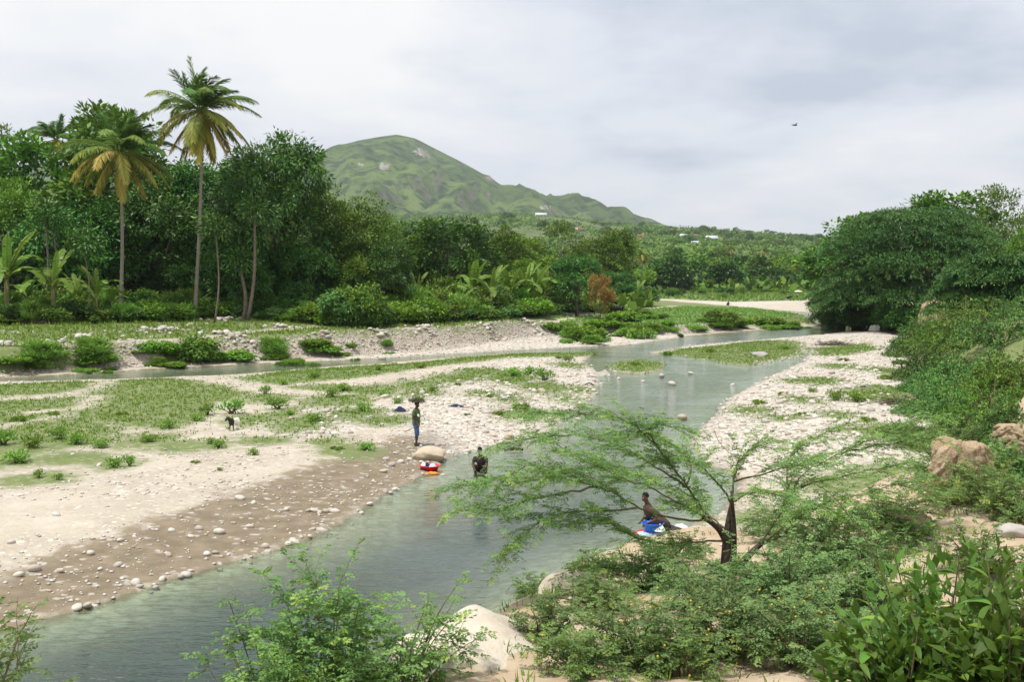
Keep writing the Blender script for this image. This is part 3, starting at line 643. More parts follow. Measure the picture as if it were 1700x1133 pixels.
def twig(wood, leaf, p0, d0, length, rng, r0=0.006, droop=0.5, step=0.055, Lr=0.10, lp=0.045, wp=0.014, k=5, tone=0.0, seg=6, bare=0.12):
    d = np.array(d0, float); d /= np.linalg.norm(d); p = np.array(p0, float); pts = [p.copy()]; h = length / seg
    for i in range(seg):
        d = d + np.array([0, 0, -droop * h]) + rng.normal(size=3) * 0.09; d /= np.linalg.norm(d); p = p + d * h; pts.append(p.copy())
    pts = np.array(pts); wood.tube(pts, np.linspace(r0, r0 * 0.3, len(pts)), 3, cap=False)
    s = np.arange(bare * length, length, step); f = s / length * seg; i0 = np.minimum(f.astype(int), seg - 1); fr = (f - i0)[:, None]
    P = pts[i0] * (1 - fr) + pts[i0 + 1] * fr; T = pts[i0 + 1] - pts[i0]; T /= np.linalg.norm(T, axis=1)[:, None]
    sd = np.cross(T, np.array([0, 0, 1.0])); sd /= np.linalg.norm(sd, axis=1)[:, None] + 1e-9
    alt = np.where(np.arange(len(s)) % 2 == 0, 1.0, -1.0)[:, None]
    A = sd * alt * 0.9 + T * 0.6 + np.array([0, 0, 0.12]) + rng.normal(size=P.shape) * 0.3
    t = np.clip(rng.random(len(s)) * 0.5 + 0.5 * (s / length) ** 2 * rng.random() + tone, 0, 1)
    pinnate(leaf, P, A, np.cross(A, np.array([0, 0, 1.0])) + rng.normal(size=P.shape) * 0.2, Lr * rng.uniform(0.7, 1.2, len(s)), lp, wp, k, t, rng)
    return pts
def path_len(P): return np.linalg.norm(np.diff(P, axis=0), axis=1).sum()
def resample(P, n):
    P = np.asarray(P, float); d = np.r_[0, np.cumsum(np.linalg.norm(np.diff(P, axis=0), axis=1))]; s = np.linspace(0, d[-1], n)
    # Catmull-like smoothing through linear interpolation of a doubled path
    Q = np.stack([np.interp(s, d, P[:, i]) for i in range(3)], 1)
    for _ in range(2): Q[1:-1] = 0.25 * Q[:-2] + 0.5 * Q[1:-1] + 0.25 * Q[2:]
    return Q
def feather_shrub_arch(seed, H, Wd, ntwig, mat, L=0.11, W=0.035, per=34, tl=1.0, droop=0.7):
    """a low spreading thorn shrub: arching twigs set with small narrow leaves"""
    rng = np.random.default_rng(seed); mb = MB(); tb = MB()
    for k in range(ntwig):
        a = rng.uniform(0, 2 * math.pi); r = Wd * 0.5 * math.sqrt(rng.random()); z = H * (1 - (r / (Wd * 0.5)) ** 2) * rng.uniform(0.35, 0.95) * (0.75 + 0.25 * math.sin(a * 3 + seed))
        p = np.array([math.cos(a) * r * 0.75, math.sin(a) * r * 0.75, max(0.05, z * 0.85)])
        d = np.array([math.cos(a) + rng.normal() * 0.4, math.sin(a) + rng.normal() * 0.4, 0.45 + rng.normal() * 0.25]); ln = tl * rng.uniform(0.5, 1.1)
        pts = [p.copy()]; d /= np.linalg.norm(d); seg = 6
        for i in range(seg):
            d = d + np.array([0, 0, -droop / seg * 1.3]) + rng.normal(size=3) * 0.08; d /= np.linalg.norm(d); p = p + d * ln / seg; p[2] = max(p[2], 0.03); pts.append(p.copy())
        pts = np.array(pts)
        if k % 5 == 0: tb.tube(np.vstack([[(p[0] * 0.1, p[1] * 0.1, 0)], pts[:4]]), [0.03, 0.018, 0.012, 0.009, 0.006], 4, cap=False)
        f = rng.random(per) * seg; i0 = np.minimum(f.astype(int), seg - 1); fr = (f - i0)[:, None]
        P = pts[i0] * (1 - fr) + pts[i0 + 1] * fr; T = pts[i0 + 1] - pts[i0]; T /= np.linalg.norm(T, axis=1)[:, None] + 1e-9
        D = T * 0.6 + rng.normal(size=P.shape) * 0.55; D[:, 2] -= 0.1; Nn = rng.normal(size=P.shape) * 0.5 + np.array([0, 0, 1])
        mb.leaves(P, D, Nn, rng.uniform(0.6, 1.3, per) * L, W, np.clip(rng.random(per) * 0.6 + rng.random() ** 2 * 0.5, 0, 1))
    fol = mb.mesh('foliage'); fol.materials.append(MAT[mat]); st = tb.mesh('stem'); st.materials.append(MAT['bark_twig'])
    return dict(parts=[('stem', st), ('foliage', fol)], h=H, w=Wd)
def put(arch, name, label, cat, loc, sx, sz, rz=0.0, group=None):
    o = thing(name, label, cat, loc, rz, group, (sx, sx, sz))
    for nm, me in arch['parts']: obj(nm, me, None, o)
    return o
def put_px(arch, name, label, cat, px, pytop, Y, wpx, rz=0.0, group=None, sink=0.0):
    x = at_y(px, pytop, Y)[0]; zt = at_y(px, pytop, Y)[2]; z = hz(x, Y) - sink
    return put(arch, name, label, cat, (x, Y, z), wpx * Y / FPX / arch['w'], max(0.3, zt - z) / arch['h'], rz, group)

A = {}
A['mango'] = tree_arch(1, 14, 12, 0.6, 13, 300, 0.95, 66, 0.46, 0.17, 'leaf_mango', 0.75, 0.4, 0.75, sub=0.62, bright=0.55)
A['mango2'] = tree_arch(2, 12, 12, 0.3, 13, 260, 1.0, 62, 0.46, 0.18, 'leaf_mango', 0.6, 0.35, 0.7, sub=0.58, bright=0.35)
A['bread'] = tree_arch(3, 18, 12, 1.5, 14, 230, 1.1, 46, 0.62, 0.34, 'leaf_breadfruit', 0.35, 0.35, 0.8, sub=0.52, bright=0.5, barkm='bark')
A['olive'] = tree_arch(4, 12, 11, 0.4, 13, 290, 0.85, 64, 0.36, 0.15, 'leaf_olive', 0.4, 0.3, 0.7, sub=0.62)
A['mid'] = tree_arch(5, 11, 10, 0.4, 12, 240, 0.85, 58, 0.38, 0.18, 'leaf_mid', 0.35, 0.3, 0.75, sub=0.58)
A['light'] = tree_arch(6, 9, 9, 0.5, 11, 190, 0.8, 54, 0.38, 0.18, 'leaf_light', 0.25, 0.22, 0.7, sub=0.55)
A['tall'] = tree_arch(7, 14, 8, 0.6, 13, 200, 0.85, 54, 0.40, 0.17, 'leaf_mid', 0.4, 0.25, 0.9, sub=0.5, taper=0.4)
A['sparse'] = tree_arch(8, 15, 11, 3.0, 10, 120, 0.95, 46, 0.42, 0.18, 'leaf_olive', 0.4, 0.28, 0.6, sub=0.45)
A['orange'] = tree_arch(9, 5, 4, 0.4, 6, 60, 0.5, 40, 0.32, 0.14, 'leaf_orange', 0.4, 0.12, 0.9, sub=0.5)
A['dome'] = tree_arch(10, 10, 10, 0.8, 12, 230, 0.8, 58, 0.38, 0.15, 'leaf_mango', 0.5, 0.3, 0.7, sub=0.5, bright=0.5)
# small copies for the far valley
A['far1'] = tree_arch(21, 9, 9, 0.8, 8, 60, 1.25, 22, 0.95, 0.50, 'leaf_mid', 0.3, 0.25, 0.7)
A['far2'] = tree_arch(22, 9, 8, 0.6, 8, 60, 1.2, 22, 0.9, 0.48, 'leaf_mango', 0.4, 0.25, 0.8, bright=0.5)
A['far3'] = tree_arch(23, 9, 9, 1.2, 7, 50, 1.25, 20, 0.95, 0.5, 'leaf_light', 0.25, 0.22, 0.7)
A['far4'] = tree_arch(24, 11, 7, 1.0, 8, 55, 1.15, 20, 0.9, 0.46, 'leaf_olive', 0.35, 0.22, 0.9, taper=0.4)
A['bush_round'] = bush_arch(31, 2.2, 3.2, 90, 0.34, 40, 0.24, 0.12, 'leaf_mid')
A['bush_vine'] = bush_arch(32, 1.8, 3.6, 100, 0.34, 40, 0.25, 0.17, 'leaf_light')
A['bush_tall'] = bush_arch(33, 4.0, 3.6, 120, 0.42, 40, 0.28, 0.11, 'leaf_mid', 0.35, 8)
A['bush_dark'] = bush_arch(34, 2.6, 3.4, 110, 0.36, 38, 0.24, 0.11, 'leaf_mango', 0.3)
A['bush_reed'] = bush_arch(35, 2.0, 2.6, 70, 0.32, 36, 0.42, 0.06, 'leaf_weed', 0.0, 6, up=0.9)
A['bush_creep'] = bush_arch(36, 0.8, 4.2, 110, 0.26, 26, 0.2, 0.11, 'leaf_weed', 0.0, 14, up=0.35)
A['bush_feather'] = bush_arch(37, 3.4, 3.4, 120, 0.40, 42, 0.26, 0.07, 'leaf_feather', 0.3, 8)
A['weed_a'] = bush_arch(38, 0.42, 0.8, 26, 0.13, 12, 0.13, 0.05, 'leaf_weed', 0.0, 4, up=0.4)
A['weed_b'] = bush_arch(39, 0.6, 0.7, 20, 0.14, 12, 0.16, 0.045, 'leaf_weed', 0.0, 3, up=0.7)
A['weed_c'] = bush_arch(40, 0.22, 0.9, 26, 0.09, 16, 0.10, 0.05, 'leaf_grass', 0.0, 5, up=0.5)
A['slope_a'] = feather_shrub_arch(51, 1.7, 4.2, 260, 'leaf_feather', 0.13, 0.045, 36, 1.0)
A['slope_b'] = feather_shrub_arch(52, 1.3, 4.0, 240, 'leaf_feather', 0.13, 0.045, 36, 0.9)
A['slope_c'] = feather_shrub_arch(53, 2.2, 4.0, 280, 'leaf_mid', 0.12, 0.05, 36, 1.1)
# ------------------------------------------------------------------ coconut palms
def frond_mesh(rng, az, el, L, curl, wind, tone, hang=0.5, pairs=66, lf=1.25, width=0.105, ragged=0.0):
    d = np.array([math.cos(az) * math.cos(el), math.sin(az) * math.cos(el), math.sin(el)]); p = np.zeros(3); seg = 14; P = [p.copy()]; h = L / seg
    for i in range(seg):
        s = (i + 1) / seg
        d = d + (np.array([0, 0, -curl]) * (0.35 + s) + np.array(wind) * s) * h / L * 1.6; d /= np.linalg.norm(d); p = p + d * h; P.append(p.copy())
    P = np.array(P); mb = MB(); mb.tube(P, np.linspace(0.055, 0.012, len(P)), 4, t=min(1, tone + 0.1), cap=False)
    s = np.linspace(0.13, 0.99, pairs); f = s * seg; i0 = np.minimum(f.astype(int), seg - 1); fr = (f - i0)[:, None]
    C = P[i0] * (1 - fr) + P[i0 + 1] * fr; T = P[i0 + 1] - P[i0]; T /= np.linalg.norm(T, axis=1)[:, None]
    S = np.cross(T, np.array([0, 0, 1.0])); bad = np.linalg.norm(S, axis=1) < 0.2; S[bad] = np.array([-math.sin(az), math.cos(az), 0]); S /= np.linalg.norm(S, axis=1)[:, None]
    for sg in (-1, 1):
        D = S * sg * (1 - 0.35 * s)[:, None] * 0.8 + T * 0.65 + np.array([0, 0, -hang]) + np.array(wind) * 0.25 + rng.normal(size=C.shape) * 0.1
        ln = lf * (np.sin(np.pi * (0.18 + 0.74 * s)) ** 0.7) * rng.uniform(0.75, 1.1, pairs)
        keep = rng.random(pairs) > ragged
        U = np.cross(D, S * sg)
        t = np.clip(tone + rng.normal(size=pairs) * 0.07 + 0.15 * s * (tone > 0.3), 0, 1)
        mb.leaves(C[keep], D[keep], U[keep] + rng.normal(size=(keep.sum(), 3)) * 0.2, ln[keep], width, t[keep], belly=0.35)
    return mb.mesh('frond')
def ico(sub, seed=0, sx=1, sy=1, sz=1, rough=0.18, flat=0.0, freq=1.3):
    import bmesh
    bm = bmesh.new(); bmesh.ops.create_icosphere(bm, subdivisions=sub, radius=1.0)
    V = np.array([v.co[:] for v in bm.verts]); F = np.array([[v.index for v in f.verts] for f in bm.faces]); bm.free()
    rng = np.random.default_rng(seed); k = unit(rng, 9) * freq; ph = rng.random(9) * 6
    r = 1 + rough * np.sin(V @ k.T * 2.2 + ph).mean(1) * 2.0
    V = V * r[:, None] * np.array([sx, sy, sz])
    if flat: V[:, 2] = np.where(V[:, 2] < -flat * sz, -flat * sz, V[:, 2])
    return V, F
def palm(name, label, px, pybase, pyhub, pxhub, Y, seed, spec, group=None, tr=0.17):
    rng = np.random.default_rng(seed); x = at_y(px, pybase, Y)[0]; z = hz(x, Y) - 0.1; hx, _, hzz = at_y(pxhub, pyhub, Y)
    root = thing(name, label, 'palm', (x, Y, z), 0, group); H = hzz - z; s = np.linspace(0, 1, 14)
    P = np.stack([(hx - x) * s ** 1.3 + 0.22 * np.sin(s * 3.0), 0.15 * np.sin(s * 2), H * s], 1); P[-1, 0] = hx - x
    tb = MB(); tb.tube(P, np.interp(s, [0, 0.06, 0.2, 1], [tr * 1.7, tr * 1.15, tr, tr * 0.72]), 9)
    m = tb.mesh('trunk', True); obj('trunk', m, MAT['palm_bark'], root)
    hub = np.array(P[-1])
    for (az, el, L, curl, wind, tone, hang, rag) in spec:
        me = frond_mesh(rng, R(az), R(el), L, curl, wind, tone, hang, ragged=rag); me.materials.append(MAT['palm_frond'])
        obj('frond', me, None, root, tuple(hub + np.array([math.cos(R(az)), math.sin(R(az)), 0.4]) * 0.12))
    for k in range(7):
        V, F = ico(2, k, 0.13, 0.13, 0.16, 0.05); mb = MB(); mb.add(V, F, rng.random()); cm = mb.mesh('coconut', True)
        a = k * 0.9 + 0.3; obj('coconut', cm, MAT['coconut'], root, tuple(hub + np.array([math.cos(a) * 0.3, math.sin(a) * 0.3, -0.28 - 0.12 * (k % 3)])))
    return root
plain('coconut', (0.23, 0.18, 0.06), 0.6, 0.3, 5.0)
def palm_spec(seed, wind, n_up, n_mid, n_low, n_dead, L):
    rng = np.random.default_rng(seed); out = []
    for k in range(n_up): out.append((rng.uniform(0, 360), rng.uniform(50, 78), L * rng.uniform(0.62, 0.78), 0.75, wind, rng.uniform(0.02, 0.22), 0.25, 0.0))
    for k in range(n_mid): out.append((k * 360 / n_mid + rng.uniform(-14, 14), rng.uniform(15, 48), L * rng.uniform(0.95, 1.1), 0.95, [w * 0.6 for w in wind], rng.uniform(0.15, 0.42), 0.45, 0.02))
    for k in range(n_low): out.append((k * 360 / n_low + rng.uniform(-16, 16), rng.uniform(-25, 6), L * rng.uniform(0.85, 1.0), 0.9, [w * 0.3 for w in wind], rng.uniform(0.40, 0.64), 0.6, 0.05))
    for k in range(n_dead): out.append((k * 360 / n_dead + rng.uniform(-20, 20), rng.uniform(-75, -45), L * rng.uniform(0.75, 0.95), 0.4, (0, 0, 0), rng.uniform(0.58, 0.84), 0.7, 0.12))
    return out
sp = palm_spec(5, (0.9, 0, 0), 10, 13, 13, 11, 5.5); sp.append((165, 80, 4.9, -0.1, (-0.15, 0, 0), 0.35, 0.1, 0.6))
palm('coconut_palm', 'taller coconut palm with windblown crown and yellowing skirt of fronds', 323, 500, 184, 334, 100, 11, sp, 'coconut palms on the far bank')
sp = palm_spec(9, (0.25, 0, 0), 9, 12, 11, 6, 5.5)
palm('coconut_palm', 'shorter front coconut palm with golden lower fronds, left of the taller palm', 199, 497, 252, 197, 98, 12, sp, 'coconut palms on the far bank', 0.165)
palm('coconut_palm', 'palm tip poking out above the leafy trees at far left', 95, 470, 232, 92, 126, 13, palm_spec(3, (-0.3, 0, 0), 6, 7, 5, 2, 4.2), 'coconut palms on the far bank', 0.16)
landmark('the taller palm', 323, 480); landmark('the shorter front palm', 199, 480)
# far palms across the valley: crown and trunk only
def far_palm_arch(seed):
    rng = np.random.default_rng(seed); tb = MB(); s = np.linspace(0, 1, 8); P = np.stack([0.5 * s ** 2, 0 * s, 10 * s], 1); tb.tube(P, np.linspace(0.22, 0.13, 8), 6)
    me = tb.mesh('trunk', True); me.materials.append(MAT['palm_bark']); V, F, T = [], [], []; mb = MB()
    for sp in palm_spec(seed, (0.2, 0, 0), 4, 8, 6, 3, 3.0):
        fm = frond_mesh(rng, R(sp[0]), R(sp[1]), sp[2], sp[3], sp[4], sp[5], sp[6], pairs=16, lf=0.8, width=0.16)
        n = len(fm.vertices); co = np.zeros(n * 3); fm.vertices.foreach_get('co', co); t = np.zeros(n); fm.attributes['t'].data.foreach_get('value', t)
        mb.add(co.reshape(-1, 3) + P[-1], [np.array([p.vertices[:] for p in fm.polygons])], t); bpy.data.meshes.remove(fm)
    c = mb.mesh('crown'); c.materials.append(MAT['palm_frond']); return dict(parts=[('trunk', me), ('crown', c)], h=12.5, w=6.0)
A['fpalm'] = far_palm_arch(31); A['fpalm2'] = far_palm_arch(32)
for k, (px, top, Y, w, lab) in enumerate([
        (1316, 432, 380, 30, 'slim palm standing alone before the wood near the far right bank'), (1266, 402, 420, 36, 'palm with pale trunk rising from the far dark trees'),
        (1352, 408, 400, 34, 'palm with drooping yellow crown beside the big feathery tree'), (1068, 404, 330, 40, 'palm rising among the trees above the bright bananas'),
        (1046, 410, 345, 34, 'low palm just left of another palm in the mid-distance'), (905, 420, 190, 44, 'palm half hidden in the middle trees behind the banana patch'),
        (980, 410, 230, 40, 'palm with hanging fronds right of the middle tree belt'), (1215, 400, 520, 26, 'small far palm at the foot of the hillside'),
        (1290, 415, 480, 26, 'far palm between two taller palms at the wood edge')]):
    put_px(A['fpalm' if k % 2 else 'fpalm2'], 'coconut_palm', lab, 'palm', px, top, Y, w, k * 1.3, 'far palms in the valley')

# ------------------------------------------------------------------ bananas
def banana_leaf(seed, L, el, curl, w=0.5):
    rng = np.random.default_rng(seed); d = np.array([math.cos(el), 0, math.sin(el)]); p = np.zeros(3); seg = 14; P = [p.copy()]
    for i in range(seg):
        d = d + np.array([0, 0, -curl]) * (0.3 + i / seg) / seg * 1.7; d /= np.linalg.norm(d); p = p + d * L / seg; P.append(p.copy())
    P = np.array(P); mb = MB(); mb.tube(P, np.linspace(0.045, 0.01, len(P)), 4, t=0.75, cap=False)
    for i in range(2, seg):
        for sg in (-1, 1):
            f0, f1 = i / seg, (i + 1) / seg; wf = lambda f: w * 0.5 * math.sin(math.pi * min(1, 0.12 + 0.86 * (f - 0.1))) ** 0.55 if f < 0.999 else 0.02
            dz = rng.uniform(-0.25, 0.08); gap = rng.uniform(0.0, 0.22)
            a, b = P[i], P[i + 1]; b2 = a + (b - a) * (1 - gap * 0.5)
            mb.add([a, a + (b - a) * gap * 0.4 + np.array([0.03, sg * wf(f0), dz * wf(f0) * 1.6]), b2 + np.array([0.05, sg * wf(f1), dz * wf(f1) * 1.6]), b], np.array([[0, 1, 2, 3]]), rng.uniform(0.1, 0.7))
    m = mb.mesh('leaf'); m.materials.append(MAT['leaf_banana']); return m
BL = [banana_leaf(1, 2.3, 1.25, 0.9), banana_leaf(2, 2.5, 1.0, 1.5), banana_leaf(3, 2.4, 0.75, 1.8), banana_leaf(4, 2.0, 1.4, 0.25, 0.42)]
_st = MB(); _st.tube([(0, 0, -0.1), (0.03, 0, 0.9), (0.0, 0, 1.9)], [0.14, 0.12, 0.07], 8); BSTEM = _st.mesh('stem', True)
plain('banana_stem', (0.20, 0.19, 0.07), 0.7, 0.4, 4.0); BSTEM.materials.append(MAT['banana_stem'])
def banana(px, pybase, Y, hpx, label, seed, n=8):
    Y = front_y(px) + (2.0 if px < 600 else 4.0) + (Y * 7 % 5); rng = np.random.default_rng(seed); x = at_y(px, pybase, Y)[0]; s = max(hpx * Y / FPX, (458 - (pybase - hpx)) * Y / FPX + CAMZ - hz(x, Y)) / 3.9 * (1 if px < 600 else 0.85)
    o = thing('banana_plant', label, 'banana plant', (x, Y, hz(x, Y)), rng.uniform(0, 6.28), 'banana plants along the terrace', s); obj('stem', BSTEM, None, o)
    for k in range(n):
        l = obj('leaf', BL[3 if k == 0 else k % 3], None, o, (0, 0, 1.8 - 0.05 * (k % 3))); l.rotation_euler = (0, 0, k * 2.4 + rng.uniform(-0.3, 0.3)); l.scale = (1, rng.uniform(0.85, 1.15), 1) if k else (0.9,) * 3
    return o
for k, (px, py, Y, h, lab) in enumerate([
        (12, 500, 88, 125, 'large banana plant with broad arching leaves at the left picture edge'), (88, 505, 90, 100, 'banana plant with upright young leaf right of the largest banana'),
        (128, 512, 87, 62, 'yellow-stemmed small banana plant in front of the left wood'), (160, 508, 90, 72, 'banana plant with drooping leaves just left of the shorter front palm'),
        (45, 508, 86, 60, 'low banana plant under the largest banana at left'), (186, 522, 85, 48, 'ragged small banana plant before the base of the shorter front palm'),
        (690, 478, 122, 45, 'banana plant at the left foot of the round mango in the middle'), (785, 485, 112, 75, 'bluish banana plant at the left of the middle banana patch'),
        (815, 488, 110, 70, 'banana plant second from the left in the middle patch'), (848, 488, 113, 62, 'banana plant with leaning leaves in the middle patch'),
        (873, 486, 116, 70, 'banana plant with bright upright leaf in the middle patch'), (905, 486, 118, 58, 'banana plant right of the bright upright leaf'),
        (935, 484, 122, 56, 'banana plant before the small dense mango'), (960, 486, 128, 48, 'banana plant at the foot of the small dense mango'),
        (890, 478, 126, 56, 'banana plant behind the middle patch, under the light trees'), (1005, 498, 130, 45, 'bright banana plant left in the clump beside the orange tree'),
        (1028, 500, 132, 45, 'bright banana plant in the centre of the clump near the cow'), (1045, 501, 136, 38, 'bright banana plant right in the clump near the cow'),
        (1060, 488, 150, 34, 'small banana plant behind the bright clump')]):
    banana(px, py, Y, h, lab, 100 + k, 9 if k < 6 else 8)

# ------------------------------------------------------------------ trees of the far bank
FB = 'trees of the far bank'
for k, (a, px, top, Y, w, lab) in enumerate([
    ('sparse', -25, 185, 124, 150, 'open-crowned tree cut by the left picture edge'), ('bread', 195, 148, 116, 230, 'tall large-leaved tree rising behind the two front palms'),
    ('bread', 80, 205, 121, 190, 'large-leaved tree left of the tall one behind the palms'), ('mid', 20, 300, 112, 170, 'mid green tree low at the left picture edge'),
    ('mango2', 140, 330, 108, 200, 'dark low tree between the left bananas and the shorter palm'), ('mango2', 260, 300, 110, 200, 'dark dense tree between the two front palm trunks'),
    ('mango', 350, 255, 117, 230, 'dark tree directly behind the taller palm'), ('mango', 448, 208, 108, 215, 'big glossy mango tree right of the taller palm'),
    ('mango2', 400, 380, 104, 130, 'lower dark tree under the big mango'), ('olive', 555, 318, 113, 185, 'olive green round tree at the right foot of the big mango'),
    ('olive', 630, 366, 128, 130, 'small olive tree between the olive round tree and the middle mango'), ('dome', 745, 350, 130, 185, 'dense rounded mango tree standing alone in the middle of the wood'),
    ('mid', 668, 385, 140, 110, 'mid green tree touching the left side of the middle mango'), ('tall', 845, 378, 150, 100, 'slender tree touching the right side of the middle mango'),
    ('light', 868, 392, 165, 125, 'light green tree in the middle tree belt'), ('sparse', 925, 360, 172, 120, 'tall airy tree above the small dense mango'),
    ('light', 868, 430, 140, 90, 'light green low tree behind the banana patch'), ('dome', 957, 415, 136, 98, 'small dense mango beside the orange tree'),
    ('orange', 998, 452, 123, 44, 'orange-leaved small tree beside the small dense mango'), ('orange', 988, 432, 146, 32, 'thin orange-tinted tree peeking behind the small dense mango'),
    ('mid', 1010, 385, 190, 120, 'mid green tree right of the tall airy tree'), ('dome', 1020, 445, 170, 80, 'dark round tree right of the orange tree'),
    ('tall', 800, 395, 160, 80, 'narrow tree just behind the middle mango, to its right'), ('mid', 720, 372, 160, 120, 'tree peeking over the left of the middle mango'),
    ('mango2', 500, 400, 106, 110, 'low dark tree in front of the big mango'), ('mid', 590, 420, 108, 90, 'low mid green tree before the olive round tree')]):
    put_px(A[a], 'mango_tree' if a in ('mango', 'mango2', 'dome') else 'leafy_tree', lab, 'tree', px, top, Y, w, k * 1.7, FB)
landmark('the big glossy mango', 448, 440); landmark('the middle mango', 745, 450); landmark('the orange tree', 996, 470); landmark('the largest banana', 12, 480)
for k, px in enumerate(range(10, 680, 48)):
    o = put_px(A['mango2'], 'leafy_tree', None, 'tree', px, 395 + (k * 37 % 40), 108 + (k * 5 % 7), 120, k * 0.9, FB); pend(o, 'low shaded tree of the understorey')
# pale trunks that show in front of the shade
def trunk_tree(px, pybase, pytop, pxtop, Y, r, lab):
    x0 = at_y(px, pybase, Y)[0]; z0 = hz(x0, Y) - 0.1; x1, _, z1 = at_y(pxtop, pytop, Y); o = thing('tree_trunk', lab, 'tree trunk', (x0, Y, z0)); mb = MB(); s = np.linspace(0, 1, 9)
    P = np.stack([(x1 - x0) * s + 0.25 * np.sin(s * 4), 0.1 * s, (z1 - z0) * s], 1); mb.tube(P, np.linspace(r, r * 0.6, 9), 7); obj('stem', mb.mesh('stem', True), MAT['bark'], o)
    mb = MB(); rng = np.random.default_rng(int(px)); n = 500; u = unit(rng, n); C = P[-1] + u * rng.random(n)[:, None] ** 0.5 * np.array([1.7, 1.3, 1.2]) + np.array([0, 0, 0.6])
    mb.leaves(C, u + np.array([0, 0, -0.4]), rng.normal(size=(n, 3)) + np.array([0, 0, 1.2]), 0.4, 0.16, rng.random(n)); obj('crown', mb, MAT['leaf_mango'], o)
for a in [(72, 480, 360, 78, 100, 0.13, 'pale straight trunk behind the largest banana'), (90, 480, 372, 91, 101, 0.10, 'second thin pale trunk behind the largest banana'),
          (143, 490, 415, 143, 94, 0.07, 'thin pole-like trunk left of the shorter front palm'), (355, 490, 390, 362, 97, 0.10, 'thin dark trunk right of the taller palm'),
          (403, 478, 445, 402, 100, 0.20, 'thick pale trunk under the big mango'), (410, 482, 360, 426, 99, 0.17, 'curved pale trunk leaning right under the big mango'),
          (616, 478, 470, 616, 112, 0.05, 'short pale stake before the olive round tree')]: trunk_tree(*a)

# ------------------------------------------------------------------ bushes of the terrace
rng = np.random.default_rng(77)
def bushes(lst, grp, phrase):
    if grp.startswith('low growth'):
        q = np.random.default_rng(3); lst = [(a if a != 'bush_creep' or q.random() < 0.35 else ['bush_vine', 'bush_round', 'bush_reed', 'bush_vine'][q.integers(4)], px + q.normal() * 22, top + q.uniform(-4, 8), Y, w * q.uniform(0.3, 0.95)) for (a, px, top, Y, w) in lst for _ in range(3)]
    for k, (a, px, top, Y, w) in enumerate(lst):
        if grp == 'bushes along the far bank': Y = front_y(px) + 0.5 + max(0, Y - float(np.interp(px, [0, 300, 560, 700, 850, 1000, 1060], [83, 85, 86, 94, 102, 112, 130])))
        elif grp.startswith('low growth'): w = w * (0.8 + 0.5 * (k * 7 % 5) / 5); x, Y, z = ground_hit(px, min(top + 14, 628)); s = w * Y / FPX / A[a]['w']; o = put(A[a], 'bush', None, 'bush', (x, Y, z - 0.05), s, s * (0.32 + 0.42 * (k * 11 % 7) / 7) * (1.6 if a == 'bush_creep' else 1), k * 2.1, grp); pend(o, PH[a]); continue
        o = put_px(A[a], 'bush', None, 'bush', px, top, Y, w, k * 2.1, grp, 0.05); o['category'] = 'bush'; pend(o, phrase[a] if isinstance(phrase, dict) else phrase)
PH = dict(bush_round='round green bush', bush_vine='bright vine-covered bush', bush_tall='tall leafy bush', bush_dark='dark green bush', bush_reed='spiky reedy bush', bush_creep='low creeping bush', bush_feather='fine-leaved dark bush')
bushes([('bush_dark', 12, 505, 84, 70), ('bush_reed', 55, 500, 83, 70), ('bush_round', 95, 508, 83, 80), ('bush_dark', 125, 498, 85, 80), ('bush_round', 160, 510, 83, 80), ('bush_reed', 205, 505, 84, 60),
        ('bush_vine', 250, 496, 86, 90), ('bush_tall', 272, 480, 88, 70), ('bush_round', 300, 505, 85, 80), ('bush_vine', 350, 498, 87, 90), ('bush_vine', 395, 492, 88, 90), ('bush_round', 430, 480, 90, 80),
        ('bush_dark', 470, 492, 88, 90), ('bush_tall', 590, 452, 88, 90), ('bush_feather', 575, 475, 87, 120), ('bush_tall', 612, 470, 88, 80), ('bush_dark', 620, 500, 86, 80), ('bush_vine', 520, 500, 87, 90),
        ('bush_round', 545, 505, 86, 60), ('bush_reed', 640, 505, 92, 70), ('bush_vine', 660, 498, 94, 90), ('bush_tall', 668, 455, 102, 90), ('bush_round', 720, 470, 104, 70), ('bush_tall', 735, 440, 112, 60),
        ('bush_vine', 705, 490, 96, 80), ('bush_round', 750, 500, 98, 80), ('bush_reed', 770, 495, 100, 70), ('bush_round', 800, 485, 106, 70), ('bush_feather', 830, 500, 102, 80), ('bush_vine', 880, 492, 104, 80),
        ('bush_round', 860, 505, 102, 70), ('bush_feather', 915, 490, 108, 90), ('bush_tall', 930, 470, 112, 80), ('bush_reed', 955, 496, 112, 80), ('bush_feather', 985, 485, 120, 70), ('bush_round', 900, 478, 116, 70),
        ('bush_dark', 985, 472, 128, 50), ('bush_reed', 1010, 495, 124, 60), ('bush_vine', 1050, 493, 132, 60), ('bush_round', 1075, 488, 150, 50), ('bush_round', 690, 505, 94, 70), ('bush_dark', 230, 485, 90, 70),
        ('bush_round', 330, 480, 92, 60), ('bush_tall', 40, 470, 92, 80), ('bush_tall', 110, 470, 95, 70), ('bush_round', 180, 480, 92, 70), ('bush_feather', 500, 470, 92, 80), ('bush_tall', 440, 455, 96, 70)],
       'bushes along the far bank', PH)
_k = list(PH)[:5] + ['bush_feather', 'bush_round', 'bush_tall']; _l = []; rng = np.random.default_rng(31)
for row in range(3):
    for px in np.arange(-20 + row * 9, 1065, 26):
        a = _k[rng.integers(len(_k))]; px = px + rng.uniform(-8, 8); fy = float(np.interp(px, _bx, _by)); ref = float(np.interp(px, [0, 300, 560, 700, 850, 1000, 1060], [83, 85, 86, 94, 102, 112, 130]))
        _l.append((a, px, fy - (28, 46, 62)[row] * rng.uniform(0.75, 1.15) * (1 if px < 900 else 0.6), ref + row * 3.2 + rng.uniform(0, 2), rng.uniform(55, 85)))
bushes(_l, 'bushes along the far bank', PH)
